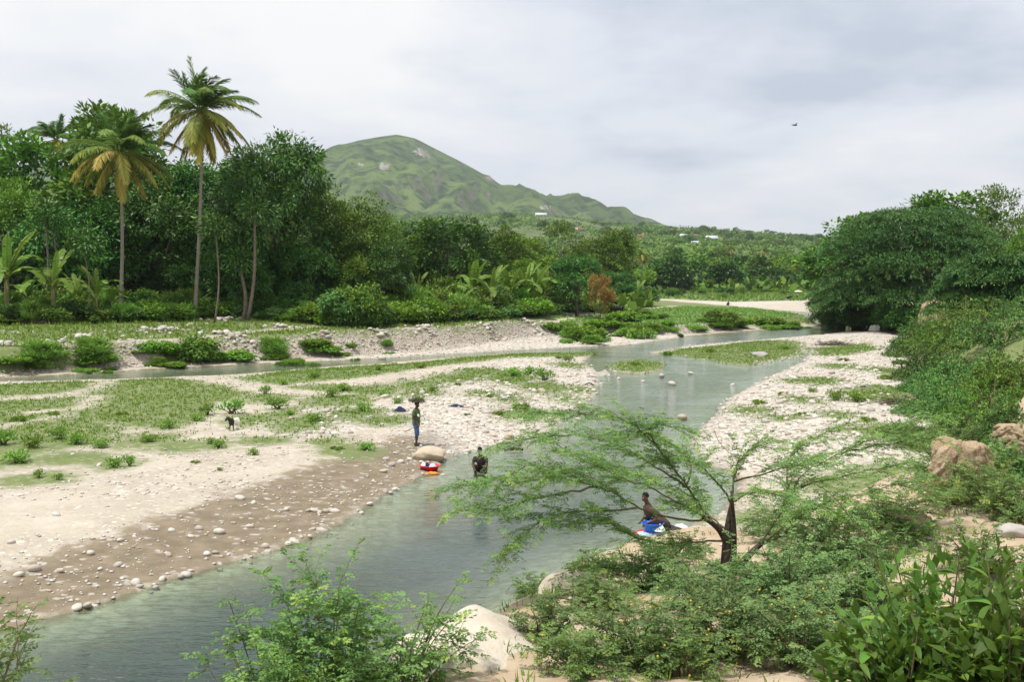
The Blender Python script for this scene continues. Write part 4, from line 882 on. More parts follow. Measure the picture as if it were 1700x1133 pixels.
# creepers hanging over the cut bank and lush island
bushes([('bush_creep', 20, 588, 77, 110), ('bush_creep', 80, 592, 76, 100), ('bush_creep', 150, 586, 77, 110), ('bush_creep', 180, 600, 75.5, 70), ('bush_vine', 285, 574, 78, 70), ('bush_creep', 275, 588, 76.5, 80), ('bush_creep', 340, 586, 77.5, 110),
        ('bush_creep', 400, 584, 78.5, 100), ('bush_creep', 455, 583, 80, 90), ('bush_creep', 490, 587, 80, 60), ('bush_vine', 545, 560, 83, 70), ('bush_creep', 555, 576, 82, 70), ('bush_creep', 640, 566, 88, 40),
        ('bush_vine', 948, 530, 117, 70), ('bush_vine', 990, 527, 121, 80), ('bush_creep', 960, 545, 115, 90), ('bush_creep', 1020, 543, 120, 90), ('bush_vine', 1075, 516, 135, 70), ('bush_vine', 1100, 527, 127, 60),
        ('bush_creep', 1090, 540, 124, 90), ('bush_round', 1095, 512, 140, 50), ('bush_creep', 1150, 527, 140, 80), ('bush_creep', 1205, 526, 150, 80), ('bush_creep', 1260, 526, 156, 70), ('bush_creep', 1310, 527, 162, 50),
        ('bush_creep', 1050, 528, 128, 60), ('bush_creep', 1130, 540, 127, 50), ('bush_creep', 975, 552, 114, 80), ('bush_creep', 1180, 518, 165, 60)],
       'low growth on the cut bank and island', PH)

# ------------------------------------------------------------------ the far valley and hillside
rng = np.random.default_rng(2024); kinds = ['far1', 'far2', 'far3', 'far4']; TN = dict(far1='mid green', far2='dark', far3='light green', far4='tall olive')
def far_tree(px, Y, h, w, a):
    x = (px - 850) / FPX * Y; o = put(A[a], 'valley_tree', None, 'tree', (x, Y, hz(x, Y) - 0.3), w / A[a]['w'], h / A[a]['h'], rng.uniform(0, 6.28), 'trees of the far valley and hillside'); o['category'] = 'tree'
    pend(o, TN[a] + (' valley tree' if Y < 560 else ' hillside tree'), h * 0.5)
for k in range(88):                                 # the wooded valley floor
    Y = rng.uniform(215, 600); px = rng.uniform(1000, 1400) if k > 18 else rng.uniform(860, 1010)
    if Y < 300 and px > 1060: Y = rng.uniform(330, 430)
    if k % 3 == 0: Y = rng.uniform(350, 420); px = rng.uniform(1020, 1390)
    if 1210 < px < 1350 and Y < 372: Y = 440
    far_tree(px, Y, rng.uniform(7.5, 14), rng.uniform(9, 15), kinds[rng.integers(4)])
n = 0
while n < 150:                                      # hedges and scattered trees on the slope
    Y = rng.uniform(560, 1620); px = rng.uniform(640, 1400); x = (px - 850) / FPX * Y
    if vnoise(np.array([x / 70]), np.array([Y / 150]), 5)[0] < 0.46: continue
    if 1085 < px < 1120 and 700 < Y < 1000: continue
    far_tree(px, Y, rng.uniform(5, 10), rng.uniform(7, 14), kinds[rng.integers(4)]); n += 1
def scrub(n, Y0, Y1, p0, p1, smin, smax, thr, name, label, seed, per=8):
    rng = np.random.default_rng(seed); Y = rng.uniform(Y0, Y1, n); X = (rng.uniform(p0, p1, n) - 850) / FPX * Y; k = vnoise(X / 60, Y / 120, 6) + 0.25 * vnoise(X / 15, Y / 30, 7) > thr; X, Y = X[k], Y[k]; n = len(X); Z = look(X, Y); s = rng.uniform(smin, smax, n); i = np.repeat(np.arange(n), per); u = unit(rng, n * per); u[:, 2] = np.abs(u[:, 2]); mb = MB()
    mb.leaves(np.stack([X, Y, Z], 1)[i] + u * s[i][:, None] * np.array([1, 1, 0.9]), rng.normal(size=u.shape), u + rng.normal(size=u.shape) * 0.3, s[i] * 1.1, s[i] * 0.7, np.clip(rng.random(n)[i] * 0.6 + rng.random(len(i)) * 0.4, 0, 1)); o = obj(name, mb, MAT['leaf_mid']); o['kind'] = 'stuff'; o['label'] = label
scrub(13000, 430, 1660, 520, 1440, 0.9, 3.4, 0.50, 'hillside_scrub', 'scrub and hedges covering the far hillside', 1)
scrub(4200, 350, 640, 980, 1420, 1.2, 3.4, 0.4, 'valley_scrub', 'thick undergrowth of the valley wood', 2)
scrub(2600, 150, 330, 640, 1060, 0.8, 2.4, 0.45, 'wood_undergrowth', 'undergrowth between the middle trees', 3)
# meadow bushes this side of the valley wood
lst = []
for k in range(26):
    Y = rng.uniform(285, 345); px = rng.uniform(1010, 1345); x = (px - 850) / FPX * Y; zt = hz(x, Y) + rng.uniform(1.0, 2.4); _, py = to_px(x, Y, zt)
    lst.append((['bush_round', 'bush_vine', 'bush_creep', 'bush_dark'][k % 4], px, py, Y, rng.uniform(18, 34)))
bushes(lst, 'bushes on the far meadow', {k: v + ' on the far meadow' for k, v in PH.items()})

# ------------------------------------------------------------------ the big feathery tree on the right bank
def feathery_tree(px, top, Y, wpx, label, seed, tiers, per, name='feathery_tree'):
    rng = np.random.default_rng(seed); x = at_y(px, top, Y)[0]; z = hz(x, Y) - 0.2; H = at_y(px, top, Y)[2] - z; Wd = wpx * Y / FPX
    o = thing(name, label, 'tree', (x, Y, z)); mb = MB(); tb = MB()
    tb.tube([(0, 0, 0), (0.3, 0.2, H * 0.2), (0.1, 0, H * 0.42), (0.6, 0.4, H * 0.7)], [0.6, 0.48, 0.38, 0.15], 8)
    gold = 2.399963; pads = []
    for k in range(tiers):                        # flat leafy pads in steps over the dome, dark gaps between them
        f = (k + 0.5) / tiers; el = math.asin(min(1, 0.02 + 0.97 * f)); a = k * gold + rng.normal() * 0.2; q = rng.uniform(0.80, 1.04)
        pads.append((np.array([math.cos(a) * math.cos(el) * Wd * 0.43 * q, math.sin(a) * math.cos(el) * Wd * 0.38 * q, H * (0.14 + 0.80 * math.sin(el) * q)]), Wd * rng.uniform(0.12, 0.19), a))
    for c, pr, a in pads:
        out = np.array([math.cos(a), math.sin(a), 0]); tb.tube([(0.2, 0, max(1.0, c[2] - 3.0)), c * np.array([0.5, 0.5, 1]) - np.array([0, 0, 0.8]), c - np.array([0, 0, 0.25])], [0.16, 0.09, 0.03], 4, cap=False)
        ns = per // 9; th = rng.uniform(0, 2 * math.pi, ns); r = np.sqrt(rng.random(ns)); rad = np.stack([np.cos(th), np.sin(th), 0 * th], 1)
        C = c + rad * (r * pr)[:, None] * (1 + 0.35 * np.sin(th * 3 + a))[:, None]; C[:, 2] += pr * (0.10 - 0.26 * r ** 2.5) - 0.14 * pr * r * (rad @ out) + rng.normal(size=ns) * 0.06
        dr = rad * 0.8 + out * 0.5 + rng.normal(size=(ns, 3)) * 0.3; dr[:, 2] = 0.10 - 0.35 * r + rng.normal(size=ns) * 0.1; dr /= np.linalg.norm(dr, axis=1)[:, None]; tone = rng.random(ns) * 0.3 + 0.35 * rng.random()
        i = np.repeat(np.arange(ns), 9); s = rng.random(len(i)); P = C[i] + dr[i] * (s * 0.9)[:, None]; P[:, 2] -= 0.22 * s * s
        D = dr[i] * 0.7 + rng.normal(size=P.shape) * 0.45; D[:, 2] -= 0.12
        mb.leaves(P, D, rng.normal(size=P.shape) * 0.3 + np.array([0, 0, 1.0]), rng.uniform(0.28, 0.62, len(i)), 0.105, np.clip(tone[i] + rng.random(len(i)) * 0.4, 0, 1), fold=0.05)
    n = 2600; u = unit(rng, n); P = u * np.array([Wd * 0.33, Wd * 0.30, H * 0.36]) * rng.random(n)[:, None] ** 0.4 + np.array([0, 0, H * 0.46]); mb.leaves(P, u, rng.normal(size=P.shape), 0.7, 0.3, rng.random(n) * 0.2)
    obj('trunk', tb.mesh('trunk', True), MAT['bark'], o); obj('crown', mb, MAT['leaf_prosopis'], o); return o
feathery_tree(1528, 322, 132, 335, 'huge feathery-leaved tree with layered drooping boughs on the right bank', 7, 54, 1650)
feathery_tree(1430, 400, 140, 150, 'lower feathery tree overhanging the dark pool, left of the huge one', 8, 34, 950)
feathery_tree(1650, 405, 100, 190, 'feathery tree low at the right picture edge', 18, 34, 950)
for (a, px, top, Y, w, lab) in [('bread', 1425, 342, 150, 180, 'broad-leaved tree showing behind the left shoulder of the feathery tree'), ('bread', 1590, 303, 150, 170, 'broad-leaved treetop poking above the feathery tree'),
                                ('sparse', 1662, 296, 140, 130, 'lone dark treetop right of the other treetop above the feathery tree'), ('mid', 1705, 385, 120, 90, 'mid green tree cut by the right picture edge'),
                                ('mid', 1385, 420, 170, 90, 'mid green tree at the left end of the right bank wood')]:
    put_px(A[a], 'leafy_tree', lab, 'tree', px, top, Y, w, px * 0.1, 'trees of the right bank')
bushes([('bush_feather', 1395, 478, 150, 70), ('bush_dark', 1430, 490, 140, 80), ('bush_feather', 1480, 490, 132, 80), ('bush_dark', 1365, 488, 165, 40), ('bush_dark', 1470, 505, 128, 60), ('bush_dark', 1440, 512, 134, 90), ('bush_feather', 1400, 505, 142, 80), ('bush_dark', 1500, 512, 124, 80), ('bush_feather', 1375, 512, 150, 60), ('bush_dark', 1415, 520, 138, 60)], 'bushes under the big feathery tree', {k: v + ' on the right bank' for k, v in PH.items()})
landmark('the huge feathery tree', 1520, 520)
# ------------------------------------------------------------------ thorn shrubs on the right slope
rngs = np.random.default_rng(5)
for k, (a, px, py, w, h) in enumerate([
    ('slope_a', 1545, 590, 150, 95), ('slope_c', 1600, 575, 170, 105), ('slope_a', 1665, 570, 170, 90), ('slope_b', 1560, 630, 150, 80), ('slope_a', 1625, 640, 180, 95), ('slope_c', 1700, 650, 190, 110),
    ('slope_b', 1580, 680, 150, 75), ('slope_c', 1650, 700, 170, 100), ('slope_a', 1530, 690, 110, 50), ('slope_b', 1700, 720, 170, 90), ('slope_c', 1640, 540, 150, 60), ('slope_a', 1705, 530, 120, 60), ('slope_b', 1560, 555, 90, 50),
    ('slope_a', 1640, 760, 150, 60), ('slope_b', 1700, 790, 120, 60), ('slope_b', 1500, 720, 90, 34), ('slope_b', 1600, 725, 120, 55), ('slope_a', 1530, 650, 90, 45), ('slope_b', 1675, 765, 110, 50), ('slope_a', 1545, 740, 90, 40)]):
    x, Y, z = ground_hit(px, py); s = w * Y / FPX / A[a]['w']
    o = put(A[a], 'thorn_shrub', None, 'shrub', (x, Y, z - 0.08), s, h * Y / FPX / A[a]['h'], k * 1.1, 'thorn shrubs on the right slope'); pend(o, {'slope_a': 'wide fine-leaved shrub', 'slope_b': 'low fine-leaved shrub', 'slope_c': 'tall dark shrub'}[a] + ' on the right slope')

# ------------------------------------------------------------------ the spreading acacia in the foreground
def acacia():
    rng = np.random.default_rng(42); Y0 = 17.4; bx, by, bz = ground_hit(1208, 962); Y0 = by
    o = thing('acacia_tree', 'thin spreading acacia with dark forked trunk and feathery green sprays in foreground', 'tree', (bx, by, bz - 0.05)); org = np.array([bx, by, bz - 0.05])
    dark, leaf, woods = MB(), MB(), []
    def W(pts): return np.array([np.array(at_y(a, b, Y0 + d)) - org for a, b, d in pts])
    for pts, r0, r1 in [([(1203, 965, 0), (1205, 930, 0), (1206, 890, 0), (1210, 855, 0.05), (1214, 835, 0.1)], 0.075, 0.018), ([(1212, 965, 0.05), (1216, 925, 0.05), (1218, 880, 0), (1216, 840, -0.1), (1214, 815, -0.1)], 0.06, 0.014),
                        ([(1222, 962, 0.1), (1232, 935, 0.2), (1250, 915, 0.3), (1265, 903, 0.4)], 0.055, 0.03), ([(1206, 900, 0), (1195, 880, -0.1), (1178, 866, -0.2), (1165, 860, -0.3)], 0.04, 0.026)]:
        dark.tube(resample(W(pts), 12), np.linspace(r0 * 1.5, r1 * 1.3, 12), 7)
    paths = [[(1205, 890, 0), (1181, 866, -0.2), (1140, 808, -0.6), (1091, 742, -1.0), (1060, 712, -1.2), (1041, 697, -1.3), (1000, 690, -1.4), (950, 687, -1.4), (900, 686, -1.5)],
             [(1091, 742, -1.0), (1072, 715, -1.3), (1090, 700, -1.5), (1112, 708, -1.6)], [(1140, 808, -0.6), (1080, 770, -0.3), (1020, 735, 0.1), (960, 722, 0.3), (890, 728, 0.4), (850, 735, 0.4)],
             [(1178, 866, -0.2), (1110, 862, -0.8), (1060, 845, -1.2), (1025, 821, -1.4), (992, 808, -1.5), (934, 794, -1.7), (885, 768, -1.8), (850, 785, -1.9), (815, 802, -2)],
             [(1060, 845, -1.2), (1000, 850, -1.5), (940, 852, -1.8), (890, 870, -2), (855, 902, -2.1)], [(992, 808, -1.5), (930, 820, -1.8), (870, 830, -2), (820, 850, -2.1), (800, 845, -2.1)],
             [(1025, 821, -1.4), (960, 780, -1.0), (900, 795, -0.8), (840, 808, -0.7), (775, 806, -0.7)],
             [(1214, 835, 0.1), (1216, 800, 0.2), (1222, 770, 0.2), (1240, 745, 0.3), (1270, 740, 0.4)], [(1216, 840, -0.1), (1190, 800, -0.5), (1160, 770, -0.7), (1130, 760, -0.8), (1100, 765, -0.8)],
             [(1232, 935, 0.2), (1265, 900, 0.4), (1297, 850, 0.6), (1317, 812, 0.7), (1334, 784, 0.8), (1396, 751, 0.9), (1457, 726, 1.0), (1490, 708, 1.0), (1525, 697, 1.1)],
             [(1396, 751, 0.9), (1440, 742, 0.8), (1490, 738, 0.7), (1530, 728, 0.7)], [(1317, 812, 0.7), (1350, 800, 0.5), (1420, 785, 0.3), (1480, 775, 0.2)], [(1265, 903, 0.4), (1320, 860, 0.2), (1390, 830, 0), (1450, 815, -0.1), (1510, 800, -0.2)],
             [(1297, 850, 0.6), (1310, 800, 1.0), (1300, 765, 1.2), (1330, 740, 1.3), (1370, 720, 1.3)], [(1250, 915, 0.3), (1290, 928, 0.1), (1330, 930, -0.1), (1390, 920, -0.3), (1440, 925, -0.4)],
             [(1206, 900, 0), (1150, 900, -0.5), (1090, 905, -1.0), (1040, 887, -1.3), (1012, 866, -1.5), (970, 870, -1.6)], [(1150, 900, -0.5), (1100, 935, -0.9), (1040, 945, -1.2), (980, 940, -1.4)],
             [(1140, 808, -0.6), (1150, 770, -0.2), (1130, 740, 0), (1090, 725, 0.2), (1040, 728, 0.3)], [(1181, 866, -0.2), (1120, 830, -1.4), (1050, 800, -1.9), (980, 770, -2.2), (930, 745, -2.4)], [(1216, 800, 0.2), (1260, 790, 0), (1310, 775, -0.2), (1350, 765, -0.3)], [(1206, 880, 0), (1170, 850, 0.6), (1120, 815, 1.0), (1060, 790, 1.2), (1000, 765, 1.3)], [(1265, 903, 0.4), (1330, 880, 0.8), (1400, 860, 1.0), (1470, 850, 1.1), (1530, 835, 1.2)], [(1214, 835, 0.1), (1250, 815, -0.5), (1290, 820, -0.9), (1340, 835, -1.2), (1390, 850, -1.3)],
             [(1222, 950, 0.1), (1260, 960, -0.4), (1310, 965, -0.7), (1370, 955, -0.9)]]
    for k, p in enumerate(paths):
        Pw = W(p); n = max(8, int(path_len(Pw) / 0.14)); Q = resample(Pw, n); Q += rng.normal(size=Q.shape) * 0.012
        wood = MB(); woods.append(wood); wood.tube(Q, np.linspace(0.019, 0.005, n), 5)
        n2 = n
        for j in range(n2):
            f = j / n
            if f < 0.16: continue
            uu, vv = to_px(*(Q[j] + org))
            if 1050 < uu < 1135 and 815 < vv < 888: continue
            for _ in range(3 if math.sin(j * 0.55 + k * 1.9) > -0.2 else 2):
              T = Q[min(j + 1, n - 1)] - Q[max(j - 1, 0)]; T /= np.linalg.norm(T); sd = np.cross(T, (0, 0, 1)); sg = 1 if rng.random() < 0.5 else -1
              d = T * 0.8 + sd * sg * rng.uniform(0.3, 1.0) + np.array([0, 0, rng.uniform(-0.1, 0.55)])
              twig(wood, leaf, Q[j], d, rng.uniform(0.3, 0.85) * (1.15 - 0.4 * f), rng, 0.004, 0.7, 0.044, 0.12, 0.058, 0.020, 4, tone=0.25 * (rng.random() < 0.3))
        twig(wood, leaf, Q[-1], Q[-1] - Q[-3], 0.6, rng, 0.006, 0.8, 0.04, 0.13, 0.065, 0.021, 5, tone=0.15)
    obj('trunk', dark.mesh('trunk', True), MAT['bark_dark'], o); [obj('branch', w.mesh('branch', True), MAT['bark_twig'], o) for w in woods]; obj('crown', leaf, MAT['leaf_acacia'], o)
acacia(); landmark('the foreground acacia', 1208, 960)

# ------------------------------------------------------------------ feathery shrubs of the near bank
def near_shrub(name, label, cat, base, H, Wd, nst, seed, mat='leaf_acacia', flowers=0, ntw=9, lean=(0, 0), Lr=0.10, lp=0.042, wp=0.014, fl='petal_yellow', tone=0.0, step=0.05, up=1.0):
    rng = np.random.default_rng(seed); o = thing(name, label, cat, base); wood, leaf = MB(), MB(); tips = []
    for k in range(nst):
        a = 2.4 * k + rng.normal() * 0.3; r = math.sqrt((k + 0.5) / nst) * Wd * 0.5; h = H * (1 - 0.62 * (r / (Wd * 0.5)) ** 2) * rng.uniform(0.75, 1.05)
        e = np.array([math.cos(a) * r + lean[0] * h, math.sin(a) * r + lean[1] * h, h]); b = np.array([math.cos(a) * 0.06, math.sin(a) * 0.06, -0.05])
        P = resample([b, b * 0.6 + e * np.array([0.28, 0.28, 0.45]) * up, e * np.array([0.65, 0.65, 0.82]), e], 9); wood.tube(P, np.linspace(0.016, 0.004, 9), 4, cap=False)
        for j in range(ntw):
            i = rng.integers(2, 9); T = P[i] - P[i - 1]; T /= np.linalg.norm(T) + 1e-9
            d = T * 0.7 + rng.normal(size=3) * 0.65 + np.array([math.cos(a), math.sin(a), 0.1]) * 0.4
            q = twig(wood, leaf, P[i], d, rng.uniform(0.22, 0.55) * min(1.3, Wd / 1.8), rng, 0.004, 0.8, step, Lr, lp, wp, 4, tone=tone + 0.3 * (rng.random() < 0.2)); tips.append(q[-1]); tips.append(q[3])
    obj('stem', wood.mesh('stem', True), MAT['bark_twig'], o); obj('foliage', leaf, MAT[mat], o)
    if flowers:
        V, F = ico(1, 3, 0.014, 0.014, 0.014, 0.1); mb = MB(); mb.add(V, F); me = mb.mesh('flower'); me.materials.append(MAT[fl])
        for k in range(flowers): obj('flower', me, None, o, tuple(tips[rng.integers(len(tips))] + rng.normal(size=3) * 0.03 + np.array([0, 0, 0.03])))
    return o
def near_base(px, py): x, y, z = ground_hit(px, py); return (x, y, z - 0.03)
def shrub_at(x, y, top): return (x, y, hz(x, y) - 0.05), at_y(850, top, y)[2] - hz(x, y)
_b, _h = shrub_at(-1.75, 10.3, 950)
near_shrub('feathery_shrub', 'bushy feathery green shrub rising from below beside the pale limestone ledge', 'shrub', _b, _h, 1.75, 36, 61, ntw=24, up=1.1, lp=0.062, wp=0.026, Lr=0.11, step=0.048)
near_shrub('feathery_shrub', 'slim feathery spray over the river, left of the bushy feathery shrub', 'shrub', shrub_at(-2.2, 10.6, 0)[0], shrub_at(-2.2, 10.6, 985)[1], 1.0, 14, 62, ntw=16, lean=(-0.25, 0.1), lp=0.062, wp=0.026, Lr=0.11)
near_shrub('feathery_shrub', 'feathery sprig reaching over the river right of the bushy shrub', 'shrub', shrub_at(-1.15, 10.9, 0)[0], shrub_at(-1.15, 10.9, 985)[1], 1.1, 12, 63, ntw=10, lean=(0.35, 0.2), lp=0.062, wp=0.026, Lr=0.11)
o = near_shrub('feathery_shrub', 'leafy sprigs poking in at the lower left picture edge', 'shrub', (-2.85, 5.2, hz(-2.85, 5.2)), at_y(0, 815, 5.2)[2] - hz(-2.85, 5.2), 1.45, 26, 64, ntw=22, lp=0.042, wp=0.017, Lr=0.085, lean=(0.04, 0))
NB = 'low thorn shrubs on the near bank'
for k, (px, py, H, Wd, nst, mat, fl, lab) in enumerate([
    (905, 1070, 0.5, 1.1, 12, 'leaf_acacia_blue', 3, 'low bluish shrub on the right of the pale limestone ledge'), (985, 1010, 0.42, 1.2, 12, 'leaf_acacia', 2, 'wide low green shrub between ledge and acacia'),
    (1085, 985, 0.5, 1.3, 14, 'leaf_acacia_blue', 4, 'low shrub at the left foot of the acacia'), (1060, 1110, 0.75, 1.4, 18, 'leaf_acacia_blue', 26, 'dense bluish shrub with yellow flowers at the bottom centre'),
    (1190, 1090, 0.95, 1.6, 22, 'leaf_acacia_blue', 36, 'dense bluish shrub below the acacia trunk, dotted yellow'), (1200, 1010, 0.7, 1.5, 18, 'leaf_acacia_blue', 18, 'low shrub hiding the acacia root'),
    (1310, 1020, 0.95, 1.5, 20, 'leaf_acacia_blue', 8, 'bluish shrub at the right foot of the acacia'), (1330, 1110, 0.85, 1.5, 20, 'leaf_acacia_blue', 30, 'bluish shrub with yellow flowers left of the broad-leaved shrub'),
    (1390, 950, 0.8, 1.6, 18, 'leaf_acacia_blue', 3, 'low shrub behind the broad-leaved shrub, right of the acacia'), (960, 1125, 0.45, 1.0, 12, 'leaf_acacia', 3, 'small green shrub at the bottom right of the ledge'),
    (1440, 1030, 0.95, 1.4, 18, 'leaf_acacia_blue', 6, 'shrub between acacia and broad-leaved shrub'), (1130, 930, 0.35, 1.3, 10, 'leaf_acacia', 0, 'low green shrub at the river edge below the blue basin'),
    (1000, 955, 0.35, 1.2, 10, 'leaf_acacia', 0, 'low green shrub on the near bank rim over the water'), (1290, 890, 0.55, 1.8, 16, 'leaf_acacia_blue', 0, 'low wide shrub behind the acacia on the bank flat'),
    (1400, 885, 0.5, 1.8, 14, 'leaf_acacia_blue', 0, 'low wide shrub near the grassy stones right of the acacia'), (1480, 880, 0.7, 1.5, 14, 'leaf_acacia', 0, 'green shrub before the lower ochre clay block'),
    (1560, 800, 0.9, 1.8, 16, 'leaf_acacia', 0, 'green shrub hanging over the ochre clay cliff'), (1660, 800, 0.9, 1.8, 16, 'leaf_acacia', 0, 'green shrub on the slope at the right picture edge'),
    (1575, 838, 0.6, 1.6, 14, 'leaf_acacia', 0, 'green shrub at the foot of the ochre clay cliff'), (1650, 850, 0.8, 1.8, 16, 'leaf_acacia', 0, 'green shrub right of the ochre clay cliff foot'), (1530, 745, 0.8, 2.4, 16, 'leaf_acacia', 0, 'green shrub on the gravel left of the ochre clay cliff'), (1690, 870, 0.7, 1.4, 14, 'leaf_acacia', 0, 'green shrub by the grey boulder at the right edge'),
    (1480, 1128, 0.5, 1.1, 14, 'leaf_acacia_blue', 6, 'fine-leaved shrub under the broad-leaved ones at the bottom'), (1600, 1130, 0.55, 1.1, 14, 'leaf_acacia_blue', 4, 'fine-leaved shrub at the bottom right corner'), (1600, 770, 0.9, 2.0, 18, 'leaf_acacia', 0, 'green shrub crowning the ochre clay cliff'), (1630, 835, 0.9, 1.6, 16, 'leaf_acacia', 0, 'green shrub half covering the ochre clay cliff'), (1500, 905, 0.5, 1.4, 12, 'leaf_acacia', 0, 'green shrub before the low clay block'),
    (1620, 960, 0.7, 1.2, 14, 'leaf_acacia', 0, 'green shrub above the broad-leaved shrub at right'), (1130, 1128, 0.5, 1.1, 12, 'leaf_acacia', 8, 'small shrub with yellow flowers at the bottom edge'),
    (890, 985, 0.35, 1.1, 10, 'leaf_acacia', 0, 'tuft of shrub hanging from the pale rim into the river')]):
    near_shrub('thorn_shrub', lab, 'shrub', near_base(px, py), H, Wd, nst, 300 + k, mat, fl, 8 if nst < 16 else 9, lp=0.058, wp=0.025, Lr=0.11, step=0.052)['group'] = NB

# ------------------------------------------------------------------ the broad-leaved shrub at the lower right, each leaf a part
def leaf_blade(seed, L=0.17, W=0.062, curl=0.35, tone=0.4):
    rng = np.random.default_rng(seed); n = 7; s = np.linspace(0, 1, n); w = W * 0.5 * np.sin(np.pi * np.clip(s, 0.02, 0.995)) ** 0.8 * (1 - 0.25 * s); z = -curl * L * s ** 2; x = L * s * (1 - 0.12 * curl * s)
    mid = np.stack([x, 0 * s, z], 1); V = np.concatenate([mid, mid + np.stack([0 * s, w, w * 0.35], 1), mid + np.stack([0 * s, -w, w * 0.35], 1)])
    F = [(i, i + 1, n + i + 1, n + i) for i in range(n - 1)] + [(i + 1, i, 2 * n + i, 2 * n + i + 1) for i in range(n - 1)]
    mb = MB(); mb.add(V, np.array(F), tone); m = mb.mesh('leaf', True); m.materials.append(MAT['leaf_broad']); return m
LB = [leaf_blade(k, 0.15 + 0.02 * (k % 3), 0.055 + 0.006 * (k % 4), 0.2 + 0.25 * (k % 3), t) for k, t in enumerate((0.1, 0.3, 0.5, 0.7, 0.95, 0.4))]
def leaf_part(o, p, d, up, me, s=1.0):
    d = Vector(d).normalized(); up = Vector(up); y = up.cross(d).normalized(); zz = d.cross(y); M = Matrix((d, y, zz)).transposed().to_4x4(); M.translation = Vector(p)
    l = obj('leaf', me, None, o); l.matrix_local = M @ Matrix.Diagonal((s, s, s, 1)); return l
def broad_shrub(px, py, Y, label, H, Wd, nst, per, seed):
    rng = np.random.default_rng(seed); x = at_y(px, py, Y)[0]; z = hz(x, Y); o = thing('broadleaf_shrub', label, 'shrub', (x, Y, z)); wood = MB()
    for k in range(nst):
        a = 2.4 * k; r = math.sqrt((k + 0.5) / nst) * Wd * 0.5; h = H * (1 - 0.45 * (r / (Wd * 0.5)) ** 2) * rng.uniform(0.7, 1.05); e = np.array([math.cos(a) * r, math.sin(a) * r, h])
        P = resample([(0, 0, -0.05), e * np.array([0.4, 0.4, 0.5]), e], 10); wood.tube(P, np.linspace(0.014, 0.004, 10), 5, cap=False)
        for j in range(per):
            f = 9 - abs(rng.normal()) * 3.2; i = int(np.clip(f, 2, 9)); an = rng.uniform(0, 6.28); T = P[i] - P[i - 1]
            d = np.array([math.cos(an), math.sin(an), rng.uniform(-0.55, 0.5)]) + T * 2; leaf_part(o, P[i], d, (0, 0, 1) + rng.normal(size=3) * 0.25, LB[rng.integers(6)] if i < 8 else LB[rng.integers(2, 6)], rng.uniform(0.7, 1.25))
    obj('stem', wood.mesh('stem', True), MAT['bark_twig'], o); mb = MB(); n = 3600; u = unit(rng, n); u[:, 2] = np.abs(u[:, 2]); az = np.arctan2(u[:, 1], u[:, 0]); C = u * (rng.random(n) ** 0.4 * (0.78 + 0.22 * np.sin(az * 3 + seed) + 0.22 * np.sin(az * 5 + u[:, 2] * 7)))[:, None] * np.array([Wd * 0.5, Wd * 0.5, H * 0.86])
    D = u + rng.normal(size=u.shape) * 0.6; mb.leaves(C, D, rng.normal(size=u.shape) * 0.4 + np.array([0, 0, 1.0]), rng.uniform(0.10, 0.19, n), 0.065, rng.random(n) * 0.6); f = obj('foliage', mb, MAT['leaf_broad'], o); f['kind'] = 'stuff'; return o
broad_shrub(1560, 1010, 8.6, 'large broad-leaved green shrub at the lower right', at_y(1560, 895, 8.6)[2] - hz(at_y(1560, 900, 8.6)[0], 8.6), 1.9, 24, 12, 71)
broad_shrub(1680, 1060, 7.4, 'broad-leaved shrub cut by the lower right picture corner', at_y(1680, 915, 7.4)[2] - hz(at_y(1680, 960, 7.4)[0], 7.4), 1.2, 16, 11, 72)
broad_shrub(1500, 1060, 7.9, 'broad-leaved shrub in front of the large broad-leaved one', at_y(1500, 985, 7.9)[2] - hz(at_y(1500, 985, 7.9)[0], 7.9), 1.3, 20, 12, 74)
broad_shrub(1640, 1000, 8.9, 'broad-leaved shrub right behind the large broad-leaved one', at_y(1640, 905, 8.9)[2] - hz(at_y(1640, 905, 8.9)[0], 8.9), 1.5, 20, 12, 75)
broad_shrub(1455, 1120, 8.2, 'small broad-leaved plant with yellowish leaves at the bottom right', 0.75, 0.8, 10, 10, 73)
def vine():
    Yv = 8.4; pts = [(1185, 713), (1188, 738), (1231, 767), (1313, 788), (1375, 812), (1416, 866), (1445, 907), (1466, 957), (1490, 1030), (1505, 1090)]
    W = np.array([at_y(a, b, Yv) for a, b in pts]); zb = hz(W[-1][0], Yv); W = np.vstack([W, [(W[-1][0] + 0.03, Yv, zb - 0.05)]]); org = W[-1].copy(); o = thing('arching_stem', 'long bare arching stem hung with folded leaves before the acacia', 'stem', tuple(org)); Q = resample(W - org, 40)
    mb = MB(); mb.tube(Q, np.linspace(0.0022, 0.0085, 40), 6); obj('stem', mb.mesh('stem', True), MAT['bark_twig'], o); rng = np.random.default_rng(8)
    for i in (12, 14, 17, 18, 20, 21, 23, 24, 26, 27, 28, 30): leaf_part(o, Q[i], (rng.normal() * 0.3, rng.normal() * 0.3, -1), (rng.normal(), -1, 0.2), LB[i % 6], rng.uniform(0.45, 0.75))
vine()

